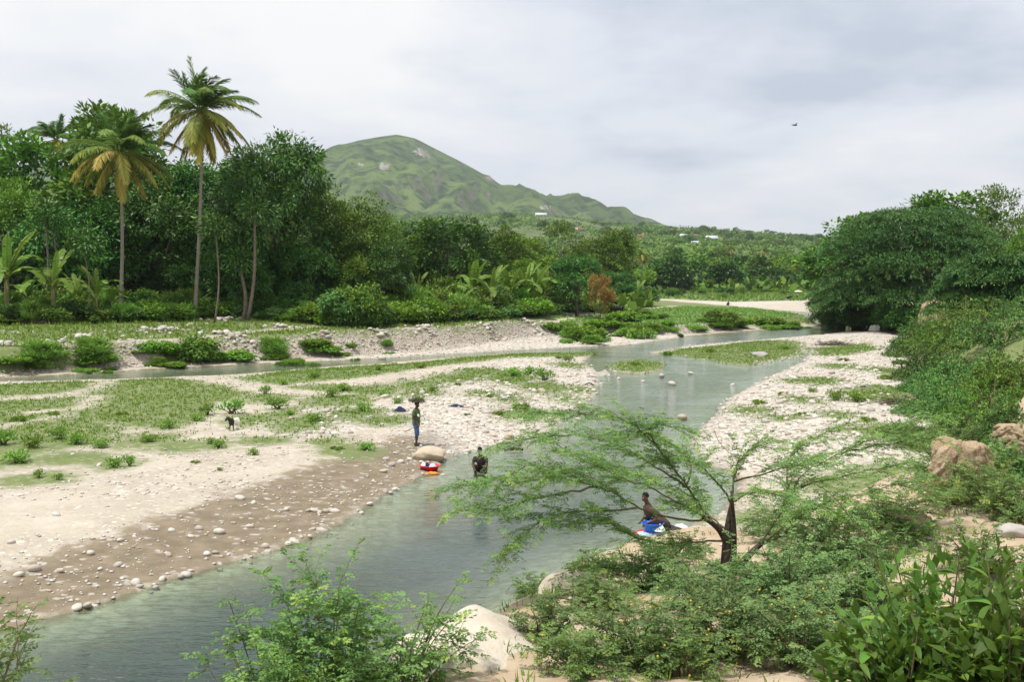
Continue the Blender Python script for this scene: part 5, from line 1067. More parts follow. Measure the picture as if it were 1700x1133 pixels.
# ------------------------------------------------------------------ rocks
def rock(name, label, loc, dims, seed, mat, rough=0.2, sub=4, rz=0.0, freq=1.6, cat='boulder', crag=0.06, chops=6):
    V, F = ico(sub, seed, 1, 1, 1, rough, 0, freq); rng = np.random.default_rng(seed)
    for _ in range(chops):                        # chop planar faces
        n = unit(rng, 1)[0]; d = rng.uniform(0.66, 0.95); q = V @ n; V = V - np.outer(np.maximum(q - d, 0), n) * 0.85
    V = V + V * (crag * np.sin(V @ (unit(rng, 12).T * 9) + rng.random(12) * 6).mean(1) * 2)[:, None]
    V = V * np.array(dims) / 2; mb = MB(); mb.add(V, F); o = obj(name, mb.mesh(name, True), MAT[mat], None, loc); o.rotation_euler = (0, 0, rz); return tag(o, label, cat)
def rock_px(name, label, px, pyb, w, h, dep, seed, mat, sink=0.3, **k):
    x, y, z = ground_hit(px, pyb); s = y / FPX; H = h * s / (1 - sink); return rock(name, label, (x, y + dep * w * s * 0.5, z + H * (0.5 - sink)), (w * s, dep * w * s, H), seed, mat, **k)
rock_px('boulder', 'large pale boulder at the waterline in front of the standing man', 712, 767, 58, 21, 0.9, 5, 'pale_boulder', 0.35); landmark('the large pale boulder', 712, 760)
x, y, z = ground_hit(775, 1100)
rock('limestone_ledge', 'pale limestone ledge dropping to the river at the bottom', (x + 0.3, y + 0.5, z - 0.6), (2.3, 3.0, 1.7), 14, 'limestone', 0.14, 5, 0.5, cat='rock ledge', crag=0.10, freq=2.4, chops=16)
rock('limestone_ledge', 'smaller cream limestone ledge on the bank rim behind the main ledge', (at_y(960, 980, 16)[0], 16.6, hz(at_y(960, 980, 16)[0], 16.6) + 0.02), (1.3, 1.1, 0.7), 15, 'limestone', 0.16, 4, 0.2, cat='rock ledge', crag=0.05)
rock_px('boulder', 'grey flat boulder in the grass at the right picture edge', 1690, 900, 60, 22, 0.8, 27, 'stone_grey', 0.3)
rock_px('boulder', 'flat grey rock on the grassy bar in the river', 1262, 592, 34, 8, 0.8, 28, 'stone_grey', 0.3)
def clay_cliff(label, px, pyb, w, h, dep, seed, taper=0.82):
    x, y, z = ground_hit(px, pyb); s = y / FPX; W, H = w * s * 0.5, h * s; rng = np.random.default_rng(seed); na, nh = 90, 36
    th = np.linspace(0, 2 * np.pi, na, endpoint=False); hh = np.linspace(-0.25, 1, nh); T, Q = np.meshgrid(th, hh); cx, cy = np.cos(T) * 1.3, np.sin(T) * 1.3
    out = 1 + 0.8 * fbm(cx * 1.2 + seed, cy * 1.2, 3, seed) + 0.55 * fbm(cx * 5 + Q * 0.8, cy * 5, 5, seed + 1, 0.7) + 0.12 * fbm(cx * 14 + Q * 9, cy * 14, 3, seed + 5) + 0.35 * fbm(cx * 3.0, cy * 3 + Q * 7, 3, seed + 2)
    top = 1 + 0.9 * fbm(cx * 1.2 + 5, cy * 1.2, 3, seed + 3); r = out * (1 - (1 - taper) * np.clip(Q, 0, 1)) * np.where(Q > 0.93, 1 - (Q - 0.93) * 3.0, 1)
    V = np.stack([np.cos(T) * r * W, np.sin(T) * r * W * dep, Q * H * top], -1).reshape(-1, 3); i = np.arange(nh - 1)[:, None] * na; j = np.arange(na)[None]; j2 = (j + 1) % na
    F = np.stack([i + j, i + j2, i + na + j2, i + na + j], -1).reshape(-1, 4); last = V[-na:]; c = last.mean(0); V = np.vstack([V, last * 0.5 + c * 0.5 + np.array([0, 0, 0.05 * H]), [c + np.array([0, 0, 0.06 * H])]]); k = (nh - 1) * na; jj = np.arange(na); q = (jj + 1) % na
    mb = MB(); mb.add(V, [F, np.stack([k + jj, k + q, k + na + q, k + na + jj], 1), np.stack([k + na + jj, k + na + q, np.full(na, k + 2 * na)], 1)])
    o = obj('clay_cliff', mb.mesh('clay_cliff', False), MAT['clay_rock'], None, (x, y + W * dep * 0.6, z)); return tag(o, label, 'clay cliff')
clay_cliff('ochre clay cliff block rising among shrubs on the right slope', 1605, 822, 105, 72, 0.8, 21)
clay_cliff('lower ochre clay block on the flat left of the clay cliff', 1515, 890, 95, 26, 0.9, 22)
clay_cliff('ochre clay bluff under the huge feathery tree by the dark pool', 1500, 550, 62, 32, 0.8, 23)
clay_cliff('small clay bluff right of the other one under the feathery tree', 1560, 543, 60, 40, 0.8, 24)
clay_cliff('ochre clay knob beside the right picture edge', 1695, 745, 80, 35, 0.8, 26)
clay_cliff('pale eroded dirt bank on the far meadow before the wood', 1268, 476, 75, 20, 0.5, 29, 0.6)
clay_cliff('reddish eroded dirt bank below the far palms', 1335, 480, 60, 14, 0.5, 30, 0.6)
# stones: shared meshes, each a child of the ground
SM = []
for k in range(8):
    V, F = ico(2, 40 + k, 1, 0.55 + 0.05 * k, 0.45 + 0.06 * (k % 4), 0.25); mb = MB(); mb.add(V * 0.5, F, 0.1 * k); SM.append(mb.mesh('stone', True)); SM[-1].materials.append(MAT['stone_grey' if k == 7 else 'stone'])
def stone(x, y, w, k, parent=GROUND, zoff=0.0, org=(0, 0, 0), z=None):
    o = obj('stone', SM[k % 8], None, parent, (x - org[0], y - org[1], (hz(x, y) if z is None else z) + w * 0.12 + zoff - org[2])); o.scale = (w, w, w); o.rotation_euler = (0.3 * math.sin(k * 1.7), 0.3 * math.cos(k * 2.3), k * 1.37); return o
rng = np.random.default_rng(99); NST = 0
for (px, py, w) in [(522, 852, 17), (530, 854, 14), (541, 853, 15), (548, 850, 12), (512, 850, 13), (556, 853, 16), (475, 850, 12), (468, 851, 9), (421, 838, 14), (415, 877, 14), (520, 882, 12), (440, 912, 18), (358, 920, 16), (343, 924, 18), (365, 887, 22), (226, 972, 20), (232, 977, 16),
        (270, 967, 18), (258, 980, 14), (285, 885, 14), (398, 830, 20), (318, 895, 12), (330, 882, 16), (195, 942, 16), (166, 950, 14), (97, 953, 18), (58, 949, 26), (280, 926, 14), (614, 840, 16), (640, 820, 14), (655, 815, 13), (648, 822, 10), (660, 818, 9), (1098, 632, 16), (1116, 645, 16), (1027, 633, 8),
        (1148, 627, 12), (1216, 643, 8), (1133, 700, 20), (1068, 640, 8), (515, 894, 14), (490, 906, 20), (478, 908, 14), (500, 897, 10), (127, 1018, 22), (145, 1010, 20), (310, 958, 20), (300, 962, 14), (94, 858, 16), (165, 775, 12), (650, 775, 16), (665, 770, 14), (636, 785, 16), (690, 758, 12), (680, 765, 12),
        (640, 765, 12), (745, 755, 16), (775, 752, 14), (860, 742, 18), (845, 730, 22), (960, 700, 12), (1200, 712, 20), (1240, 720, 16), (1445, 683, 16), (30, 960, 22), (200, 900, 14), (150, 925, 18), (655, 605, 10), (635, 598, 16), (735, 795, 10), (600, 856, 10), (20, 905, 14), (700, 770, 12)]:
    x, y, z = ground_hit(px, py); stone(x, y, w * y / FPX, NST, z=z if z > -0.05 else -0.03); NST += 1
c = 0
while NST < 292:                                   # the bigger cobbles of the gravel bars and the shore
    if c % 3 == 0: px, py = rng.uniform(1150, 1530), rng.uniform(600, 770)
    elif c % 3 == 1: px, py = rng.uniform(620, 1000), rng.uniform(605, 755)
    else: px, py = rng.uniform(0, 700), rng.uniform(720, 1030)
    c += 1; x, y, z = ground_hit(px, py)
    if z < 0.0 or z > 1.0 or float(look(x, y, 'bank')) > 0 or (c % 3 != 0 and c % 3 != 1 and float(look(x, y, 'wet')) < -0.5 and rng.random() < 0.7): continue
    stone(x, y, rng.uniform(7, 14) * (0.6 if c % 3 == 0 else 1.0) * y / FPX, NST, z=z); NST += 1
# loose stones, far too many to count
def stone_field(n_try, box, test, smin, smax, name, label, seed):
    rng = np.random.default_rng(seed); x = rng.uniform(box[0], box[1], n_try); y = rng.uniform(box[2], box[3], n_try); k = test(x, y, rng); x, y = x[k], y[k]; n = len(x); z = look(x, y)
    Vb = []
    for q in range(5):
        if smax > 0.45 or name == 'loose_cobbles': Vb.append(ico(1, 70 + q, 1, 0.7, 0.5, 0.3))
        else: Vb.append((np.array([(1, 0, 0), (0.1, 0.75, 0.05), (-0.95, 0.1, 0), (-0.1, -0.7, 0), (0.15, 0.05, 0.55), (0, 0, -0.5)]) * (1 + 0.2 * np.sin(q * 3 + np.arange(6)))[:, None], np.array([(0, 1, 4), (1, 2, 4), (2, 3, 4), (3, 0, 4), (1, 0, 5), (2, 1, 5), (3, 2, 5), (0, 3, 5)])))
    mb = MB(); w = smin + (smax - smin) * rng.random(n) ** 2.5
    for q in range(5):
        i = np.nonzero(np.arange(n) % 5 == q)[0]; V, F = Vb[q]; a = rng.uniform(0, 6.28, len(i)); ca, sa = np.cos(a)[:, None], np.sin(a)[:, None]
        VV = V[None] * (w[i] * 0.5)[:, None, None]; X = VV[..., 0] * ca - VV[..., 1] * sa + x[i][:, None]; Yy = VV[..., 0] * sa + VV[..., 1] * ca + y[i][:, None]; Z = VV[..., 2] + z[i][:, None] + (w[i] * 0.08)[:, None]
        FF = (F[None] + (np.arange(len(i)) * len(V))[:, None, None]).reshape(-1, 3); mb.add(np.stack([X, Yy, Z], -1).reshape(-1, 3), FF, np.repeat(rng.random(len(i)), len(V)))
    o = obj(name, mb.mesh(name, True), MAT['stone'], None); o['kind'] = 'stuff'; o['label'] = label
def _grav(x, y, rng): return (look(x, y, 'gravel') + rng.normal(size=len(x)) * 0.6 > 0.1) & (look(x, y, 'water') < 0.3) & (look(x, y, 'bank') < 0) & (rng.random(len(x)) < np.clip(60 / y, 0.25, 1)) & (look(x, y, 'grass') < 0.3)
def _shore(x, y, rng): w = look(x, y, 'water'); return (w > -0.7) & (w < 0.5) & (look(x, y, 'bank') < 0) & (rng.random(len(x)) < 0.25 + 0.7 * (np.abs(w - 0.05) < 0.18))
def _sand(x, y, rng): return (look(x, y, 'water') < -0.2) & (look(x, y, 'bank') < 0) & (look(x, y, 'terr') < 0) & (look(x, y, 'grass') < 0) & (fbm(x * 0.3, y * 0.3, 2, 17) + rng.normal(size=len(x)) * 0.15 > 0.06)
def _bank(x, y, rng): return (look(x, y, 'bank') > 0.2) & (fbm(x * 0.4, y * 0.4, 2, 18) + rng.normal(size=len(x)) * 0.1 > 0.1)
def _face(x, y, rng): t = look(x, y, 'terr'); return (t > -0.6) & (t < 1.9) & (look(x, y, 'grass') < 0.4)
stone_field(26000, (-32, 45, 30, 118), _grav, 0.09, 0.40, 'loose_cobbles', 'white cobbles strewn over the gravel bars', 1)
stone_field(30000, (-24, 20, 12, 60), _shore, 0.03, 0.20, 'shore_pebbles', 'pale pebbles along the waterline', 2)
stone_field(52000, (-34, 12, 20, 80), _sand, 0.03, 0.17, 'sand_pebbles', 'small pebbles scattered on the sand', 3)
stone_field(9000, (-4, 16, 8, 36), _bank, 0.02, 0.13, 'bank_pebbles', 'loose pebbles on the near bank', 4)
def _rub(x, y, rng): t = look(x, y, 'terr'); return (t > 0.8) & (t < 12) & (fbm(x * 0.25, y * 0.5, 3, 23) + rng.normal(size=len(x)) * 0.07 > 0.15)
stone_field(14000, (-48, 20, 72, 125), _rub, 0.12, 0.5, 'terrace_rubble', 'white rubble strewn over the terrace edge', 6)
stone_field(150000, (-48, 30, 70, 140), _face, 0.10, 0.36, 'bank_cobbles', 'cobbles packed in the cut river bank', 5)
# heaps of white stones on the terrace
rng = np.random.default_rng(8)
for (px, py, w, n, lab) in [(272, 550, 75, 26, 'long heap of big white stones on the terrace, below the shorter palm'), (368, 532, 60, 22, 'white stone heap highest up the bank, right of the taller palm'), (375, 556, 70, 26, 'white stone heap in the middle of the terrace'),
        (395, 566, 60, 22, 'white stone heap at the terrace edge below the big mango'), (82, 572, 40, 14, 'small white stone heap at left below the bananas'), (106, 570, 26, 10, 'smallest white stone heap below the bananas'), (5, 575, 30, 12, 'white stone heap at the left picture edge'),
        (463, 543, 36, 12, 'small stone heap right of the big mango'), (535, 556, 34, 12, 'stone heap left of the tall bushes'), (636, 556, 44, 14, 'stone heap on the cut bank left of centre'), (712, 552, 60, 20, 'wide stone heap on the edge of the cut bank'),
        (812, 547, 62, 24, 'bright white stone heap on the cut bank below the bananas'), (885, 545, 60, 22, 'stone heap at the right end of the cut bank'), (140, 560, 40, 10, 'flat stone heap beside the terrace path'), (880, 515, 40, 10, 'low stone heap behind the cut bank')]:
    x, y, z = ground_hit(px, py); W = w * y / FPX; o = thing('stone_heap', lab, 'stone heap', (x, y, z), 0, 'stone heaps on the terrace')
    for k in range(int(n * 1.5)):
        a = rng.uniform(0, 6.28); r = abs(rng.normal()) * W * 0.3; sx, sy = x + math.cos(a) * r * 1.2, y + math.sin(a) * r * 0.8; sw = 0.16 + 0.5 * rng.random() ** 1.6
        stone(sx, sy, sw, int(rng.integers(40)), o, max(0, (1 - 2 * r / W)) * 0.16 * (k / n), (x, y, z))
# ------------------------------------------------------------------ grass and weeds
def tufts(n_try, box, test, hmin, hmax, name, label, seed, blades=4, mat='leaf_grass', w=0.05, tone=0.0):
    rng = np.random.default_rng(seed); x = rng.uniform(box[0], box[1], n_try); y = rng.uniform(box[2], box[3], n_try); k = test(x, y, rng); x, y = x[k], y[k]; n = len(x); z = look(x, y); h = rng.uniform(hmin, hmax, n)
    i = np.repeat(np.arange(n), blades); a = rng.uniform(0, 6.28, len(i)); C = np.stack([x[i] + np.cos(a) * 0.05, y[i] + np.sin(a) * 0.05, z[i] - 0.01], 1)
    D = np.stack([np.cos(a) * 0.55, np.sin(a) * 0.55, np.full(len(i), 1.0)], 1) + rng.normal(size=(len(i), 3)) * 0.2; mb = MB()
    mb.leaves(C, D, np.stack([np.cos(a), np.sin(a), 0 * a + 0.3], 1), h[i] * rng.uniform(0.6, 1.1, len(i)), w, np.clip(tone + rng.random(n)[i] * 0.5 + rng.random(len(i)) * 0.4, 0, 1), belly=0.3)
    o = obj(name, mb, MAT[mat]); o['kind'] = 'stuff'; o['label'] = label
def _g1(x, y, rng): return (look(x, y, 'grass') + rng.normal(size=len(x)) * 0.6 > -0.15) & (look(x, y, 'terr') < 0) & (look(x, y, 'bank') < 0) & (look(x, y, 'water') < 0.15)
def _g2(x, y, rng): return (look(x, y, 'grass') + rng.normal(size=len(x)) * 0.5 > 0.1) & (look(x, y, 'terr') > 0) & (rng.random(len(x)) < np.clip(90 / y, 0.3, 1))
def _g3(x, y, rng): return (look(x, y, 'bank') > 0.1) & (fbm(x * 0.5, y * 0.5, 3, 19) + rng.normal(size=len(x)) * 0.12 > 0.02)
def _g4(x, y, rng): return (look(x, y, 'terr') > 0) & (x / y > 0.03) & (look(x, y, 'grass') > -0.3)
tufts(120000, (-40, 48, 42, 125), _g1, 0.06, 0.2, 'meadow_grass', 'short green grass on the river flats', 11, 3, w=0.05)
tufts(30000, (-60, 20, 76, 118), _g2, 0.15, 0.5, 'terrace_grass', 'rough grass over the far terrace', 12, 3, w=0.07)
tufts(14000, (5, 62, 105, 200), _g4, 0.15, 0.45, 'island_grass', 'lush tall grass on the vegetated island bank', 13, 4, 'leaf_weed', 0.1)
tufts(26000, (-4, 26, 8, 60), _g3, 0.06, 0.2, 'bank_grass', 'sparse dry grass on the near bank', 14, 4, w=0.02, tone=0.2)
def _g5(x, y, rng): return (look(x, y, 'grass') > 0) & (rng.random(len(x)) < 0.8)
tufts(9000, (20, 125, 268, 400), _g5, 0.5, 1.3, 'far_grass', 'tall grass on the far meadow', 15, 3, 'leaf_weed', 0.3)
rng = np.random.default_rng(123); WP = dict(weed_a='leafy weed', weed_b='upright leafy weed', weed_c='low grassy weed')
spots = [(385, 688, 46, 'weed_b'), (345, 690, 40, 'weed_b'), (460, 680, 44, 'weed_b'), (520, 700, 40, 'weed_a'), (568, 650, 42, 'weed_a'), (606, 684, 36, 'weed_a'), (550, 660, 30, 'weed_a'), (245, 735, 34, 'weed_a'), (190, 778, 40, 'weed_a'), (215, 775, 28, 'weed_b'), (96, 798, 20, 'weed_b'), (65, 795, 26, 'weed_b'),
    (365, 745, 30, 'weed_a'), (325, 770, 24, 'weed_c'), (420, 757, 26, 'weed_a'), (366, 782, 14, 'weed_a'), (350, 738, 22, 'weed_a'), (25, 770, 60, 'weed_a'), (55, 745, 50, 'weed_a'), (130, 738, 46, 'weed_a'), (165, 745, 40, 'weed_a'), (100, 730, 40, 'weed_b'), (5, 740, 50, 'weed_b'), (440, 655, 24, 'weed_b'), (480, 690, 26, 'weed_a'),
    (640, 660, 30, 'weed_a'), (660, 670, 26, 'weed_a'), (850, 625, 40, 'weed_a'), (905, 632, 36, 'weed_b'), (880, 622, 34, 'weed_a'), (815, 660, 20, 'weed_c'), (760, 640, 18, 'weed_c'), (720, 650, 24, 'weed_a'), (868, 680, 44, 'weed_c'), (830, 690, 30, 'weed_c'), (945, 600, 26, 'weed_a'), (1385, 665, 40, 'weed_a'), (1420, 668, 44, 'weed_a'),
    (1350, 652, 22, 'weed_a'), (1260, 672, 36, 'weed_c'), (1300, 655, 26, 'weed_c'), (1330, 690, 26, 'weed_c'), (1470, 630, 40, 'weed_c'), (1500, 605, 44, 'weed_c'), (1400, 600, 30, 'weed_c'), (610, 748, 36, 'weed_a'), (560, 748, 34, 'weed_c'), (775, 690, 20, 'weed_c'), (330, 700, 34, 'weed_a'), (280, 712, 36, 'weed_a'), (1440, 700, 40, 'weed_c'),
    (700, 612, 30, 'weed_a'), (630, 615, 26, 'weed_a'), (520, 628, 30, 'weed_a'), (470, 640, 26, 'weed_a'), (590, 600, 24, 'weed_c'), (1110, 590, 24, 'weed_c'), (1180, 585, 26, 'weed_c'), (1300, 580, 26, 'weed_c'), (1055, 607, 24, 'weed_c'), (930, 596, 24, 'weed_c'), (30, 700, 40, 'weed_c'), (90, 690, 30, 'weed_c'), (205, 690, 30, 'weed_c')]
for k, (px, py, w, a) in enumerate(spots):
    x, y, z = ground_hit(px, py); s = 0.85 * w * y / FPX / A[a]['w']; o = put(A[a], 'weed', None, 'weed', (x, y, z - 0.01), s, min(s, 1.3) * rng.uniform(0.7, 1.1), k * 1.9, 'weeds on the river flats'); pend(o, WP[a] + ' on the flats')
# ------------------------------------------------------------------ people and animals: tapered limbs fused into one skin
def fuse(mb, voxel, name, smooth=4):
    o = bpy.data.objects.new('tmp', mb.mesh('tmp')); COL.objects.link(o)
    m = o.modifiers.new('r', 'REMESH'); m.mode = 'VOXEL'; m.voxel_size = voxel; s = o.modifiers.new('s', 'SMOOTH'); s.factor = 0.5; s.iterations = smooth
    dg = bpy.context.evaluated_depsgraph_get(); me = bpy.data.meshes.new_from_object(o.evaluated_get(dg)); me.name = name
    me.polygons.foreach_set('use_smooth', np.ones(len(me.polygons), bool)); bpy.data.objects.remove(o); return me
def ell(mb, c, r, sub=2):
    V, F = ico(sub, 0, *r, 0.0); mb.add(V + np.array(c), F)
def limb(mb, pts, rad, n=10):
    P = resample(pts, 4 * len(pts)); d = np.r_[0, np.cumsum(np.linalg.norm(np.diff(np.array(pts, float), axis=0), axis=1))]; mb.tube(P, np.interp(np.linspace(0, d[-1], len(P)), d, rad), n); ell(mb, pts[0], (rad[0],) * 3, 1); ell(mb, pts[-1], (rad[-1],) * 3, 1)
def hand(mb, wrist, d, out, curl=0.5):
    d = Vector(d).normalized(); out = Vector(out); out = (out - d * out.dot(d)).normalized(); nrm = d.cross(out); w = Vector(wrist)
    mb.tube([w - d * 0.01, w + d * 0.04, w + d * 0.085], [0.026, 0.036, 0.034], 8)
    for k, L in enumerate((0.075, 0.085, 0.08, 0.062)):
        b = w + d * 0.075 + out * (0.028 - 0.0185 * k); m = b + d * L * 0.55 + nrm * L * 0.12 * curl; e = m + d * L * 0.4 + nrm * L * 0.42 * curl; mb.tube([b, m, e], [0.0105, 0.0095, 0.007], 6)
    b = w + d * 0.025 + out * 0.028; mb.tube([b, b + d * 0.035 + out * 0.028, b + d * 0.068 + out * 0.032], [0.013, 0.0115, 0.008], 6)
plain('skin_dark', (0.075, 0.042, 0.027), 0.55, 0.15, 12.0, 0.4); plain('hair_black', (0.012, 0.010, 0.009), 0.9, 0.2, 40.0); plain('eye_white', (0.6, 0.58, 0.55), 0.4)
plain('shirt_green', (0.12, 0.17, 0.055), 0.9, 0.0, 9.0, 0.2, (0.055, 0.085, 0.035)); plain('denim_blue', (0.055, 0.115, 0.24), 0.9, 0.25, 8.0); plain('shoe_black', (0.02, 0.02, 0.024), 0.6)
plain('cloth_dark', (0.05, 0.04, 0.038), 0.9, 0.25, 6.0); plain('cloth_red', (0.50, 0.035, 0.05), 0.85, 0.2, 8.0); plain('cloth_white', (0.72, 0.74, 0.78), 0.9, 0.12, 8.0); plain('cloth_orange', (0.68, 0.24, 0.04), 0.85, 0.2, 8.0)
plain('plastic_red', (0.62, 0.025, 0.035), 0.35, 0.05, 3.0, 0.5); plain('plastic_blue', (0.02, 0.14, 0.60), 0.35, 0.05, 3.0, 0.5); plain('cloth_navy', (0.02, 0.025, 0.07), 0.9, 0.2, 6.0); plain('cloth_pale_blue', (0.42, 0.55, 0.68), 0.9, 0.12, 6.0)
plain('brushwood', (0.11, 0.085, 0.06), 0.95, 0.35, 12.0); plain('wood_stick', (0.16, 0.11, 0.07), 0.8); plain('umbrella_cloth', (0.66, 0.60, 0.46), 0.8, 0.1, 4.0); plain('rubber_black', (0.018, 0.018, 0.018), 0.7)
def head(mb, c, fx, up=(0, 0, 1), s=1.0):
    """skull, jaw, nose, lips, brow and ears about centre c, looking along fx"""
    f = Vector(fx).normalized(); u = Vector(up); l = u.cross(f).normalized(); u = f.cross(l); c = Vector(c)
    def at(a, b, e): return c + (f * a + l * b + u * e) * s
    ell(mb, at(-0.012, 0, 0.03), (0.088 * s, 0.078 * s, 0.092 * s)); ell(mb, at(0.022, 0, -0.045), (0.062 * s, 0.060 * s, 0.070 * s)); ell(mb, at(0.045, 0, -0.088), (0.028 * s, 0.03 * s, 0.024 * s), 1)
    mb.tube([at(0.078, 0, 0.022), at(0.094, 0, -0.006), at(0.104, 0, -0.022)], [0.009 * s, 0.012 * s, 0.017 * s], 6); mb.tube([at(0.076, -0.024, -0.052), at(0.088, 0, -0.05), at(0.076, 0.024, -0.052)], [0.008 * s, 0.012 * s, 0.008 * s], 6)
    mb.tube([at(0.066, -0.05, 0.036), at(0.08, 0, 0.04), at(0.066, 0.05, 0.036)], [0.009 * s, 0.012 * s, 0.009 * s], 6)
    for q in (-1, 1): ell(mb, at(-0.005, 0.08 * q, -0.005), (0.022 * s, 0.014 * s, 0.032 * s), 1)
    return at
def eyes_hair(o, at, cover=1.0):
    
    for q in (-1, 1): mb = MB(); ell(mb, at(0.07, q * 0.031, 0.02), (0.013,) * 3, 1); obj('eye', mb.mesh('eye', True), MAT['eye_white'], o)
    mb = MB(); V, F = ico(3, 4, 0.094, 0.085, 0.098, 0.03); V = V[:, :]; keep = (V[:, 2] > -0.005 + 0.55 * V[:, 0]); V[~keep] *= 0.85; c = np.array(at(-0.018, 0, 0.036)); mb.add(V + c, F); obj('hair', mb.mesh('hair', True), MAT['hair_black'], o)
def standing_person(name, label, loc, rz, shirt, trousers, voxel=0.021, carry=True, scale=1.0):
    o = thing(name, label, 'person', loc, rz, None, scale); b = MB()
    limb(b, [(0, 0, 0.92), (0.0, 0, 1.05), (0.02, 0, 1.22), (0.0, 0, 1.40)], [0.135, 0.125, 0.145, 0.12]); ell(b, (0.0, 0, 1.30), (0.115, 0.175, 0.14)); ell(b, (-0.02, 0, 0.93), (0.125, 0.165, 0.12)); limb(b, [(0, 0, 1.38), (0.02, 0, 1.50), (0.03, 0, 1.55)], [0.075, 0.056, 0.055])
    at = head(b, (0.05, 0, 1.62), (1, 0, -0.12))
    L = {}
    for q, dx in ((1, -0.03), (-1, 0.05)):
        limb(b, [(0, 0.09 * q, 0.92), (0.03 + dx, 0.095 * q, 0.50), (-0.01 + dx, 0.10 * q, 0.09)], [0.092, 0.062, 0.040]); limb(b, [(-0.01 + dx, 0.1 * q, 0.30), (-0.03 + dx, 0.1 * q, 0.34)], [0.052, 0.05]); limb(b, [(-0.03 + dx, 0.10 * q, 0.05), (0.10 + dx, 0.115 * q, 0.035), (0.17 + dx, 0.12 * q, 0.03)], [0.045, 0.042, 0.03])
    A1 = [(0.0, -0.19, 1.40), (-0.05, -0.25, 1.13), (0.09, -0.24, 0.92)]; limb(b, A1, [0.058, 0.043, 0.029]); hand(b, A1[2], (0.5, 0.05, -0.6), (0.5, 0.3, 0.4), 1.2)
    if carry: A2 = [(0.0, 0.19, 1.40), (0.02, 0.34, 1.22), (0.04, 0.27, 0.98)]
    else: A2 = [(0.0, 0.19, 1.40), (0.10, 0.27, 1.18), (0.26, 0.18, 1.30)]
    limb(b, A2, [0.058, 0.043, 0.029]); hand(b, A2[2], (0.15, -0.05, -0.9) if carry else (0.6, -0.2, 0.7), (0.8, 0.0, 0.2), 0.8)
    eyes_hair(obj('body', fuse(b, voxel, 'body'), MAT['skin_dark'], o), at)
    s = MB(); limb(s, [(0, 0, 0.86), (0.0, 0, 1.02), (0.02, 0, 1.22), (0.0, 0, 1.38)], [0.165, 0.155, 0.168, 0.13]); ell(s, (0.0, 0, 1.30), (0.14, 0.20, 0.155)); ell(s, (0, 0, 0.94), (0.15, 0.19, 0.12))
    for aa in (A1, A2): p, q = np.array(aa[0]), np.array(aa[1]); limb(s, [p, p * 0.35 + q * 0.65], [0.082, 0.072])
    obj('shirt', fuse(s, voxel * 1.1, 'shirt', 3), MAT[shirt], o)
    t = MB(); ell(t, (-0.01, 0, 0.92), (0.15, 0.185, 0.12))
    for q, dx in ((1, -0.03), (-1, 0.05)): limb(t, [(0, 0.09 * q, 0.92), (0.02 + dx, 0.10 * q, 0.62), (0.02 + dx, 0.10 * q, 0.44)], [0.118, 0.098, 0.092])
    obj('shorts', fuse(t, voxel * 1.1, 'shorts', 3), MAT[trousers], o)
    for q, dx in ((1, -0.03), (-1, 0.05)):
        h = MB(); limb(h, [(-0.05 + dx, 0.10 * q, 0.045), (0.08 + dx, 0.112 * q, 0.045), (0.18 + dx, 0.12 * q, 0.035)], [0.052, 0.050, 0.038]); obj('shoe', fuse(h, 0.014, 'shoe', 2), MAT['shoe_black'], o)
    return o
def crouching_person(name, label, loc, rz, top=None, voxel=0.021, scale=1.0, lean=0.12):
    """squatting, forearms forward over the knees"""
    o = thing(name, label, 'person', loc, rz, None, scale); b = MB(); hip = np.array([-0.12, 0, 0.20]); ch = np.array([0.02 + lean, 0, 0.58]); nk = ch + np.array([0.03, 0, 0.13])
    limb(b, [hip, (hip + ch) / 2 + np.array([-0.04, 0, 0]), ch, nk], [0.15, 0.13, 0.14, 0.10]); ell(b, ch + np.array([-0.01, 0, 0.02]), (0.11, 0.175, 0.13)); ell(b, hip, (0.14, 0.17, 0.12)); limb(b, [nk, nk + np.array([0.03, 0, 0.09]), nk + np.array([0.05, 0, 0.14])], [0.07, 0.055, 0.055])
    at = head(b, nk + np.array([0.08, 0, 0.21]), (1, 0, -0.35))
    AA = []
    for q in (-1, 1):
        kn = (0.30, 0.20 * q, 0.42); limb(b, [hip + np.array([0, 0.09 * q, 0.0]), kn, (0.10, 0.17 * q, 0.06)], [0.095, 0.066, 0.042]); limb(b, [(0.06, 0.17 * q, 0.045), (0.20, 0.18 * q, 0.035), (0.28, 0.185 * q, 0.03)], [0.045, 0.042, 0.028])
        s0 = ch + np.array([0, 0.185 * q, 0.07]); el = (0.24, 0.27 * q, 0.42); wr = (0.46, 0.13 * q, 0.30); AA.append((s0, el)); limb(b, [s0, el, wr], [0.058, 0.043, 0.029]); hand(b, wr, (0.8, -0.2 * q, -0.4), (0.1, -q, 0.2), 1.0)
    eyes_hair(obj('body', fuse(b, voxel, 'body'), MAT['skin_dark'], o), at)
    if top:
        s = MB(); limb(s, [hip + np.array([0, 0, 0.05]), (hip + ch) / 2 + np.array([-0.04, 0, 0]), ch], [0.168, 0.152, 0.158]); ell(s, ch + np.array([-0.01, 0, 0.02]), (0.135, 0.20, 0.145))
        for p, q in AA: limb(s, [p, np.array(p) * 0.5 + np.array(q) * 0.5], [0.08, 0.07])
        obj('shirt', fuse(s, voxel * 1.1, 'shirt', 3), MAT[top], o)
    t = MB(); ell(t, hip, (0.165, 0.19, 0.14)); [limb(t, [hip + np.array([0, 0.09 * q, 0]), np.array([0.16, 0.16 * q, 0.33])], [0.115, 0.095]) for q in (-1, 1)]; obj('shorts', fuse(t, voxel * 1.2, 'shorts', 3), MAT['cloth_dark'], o); return o
hx, hy, hzz = ground_hit(691, 741)
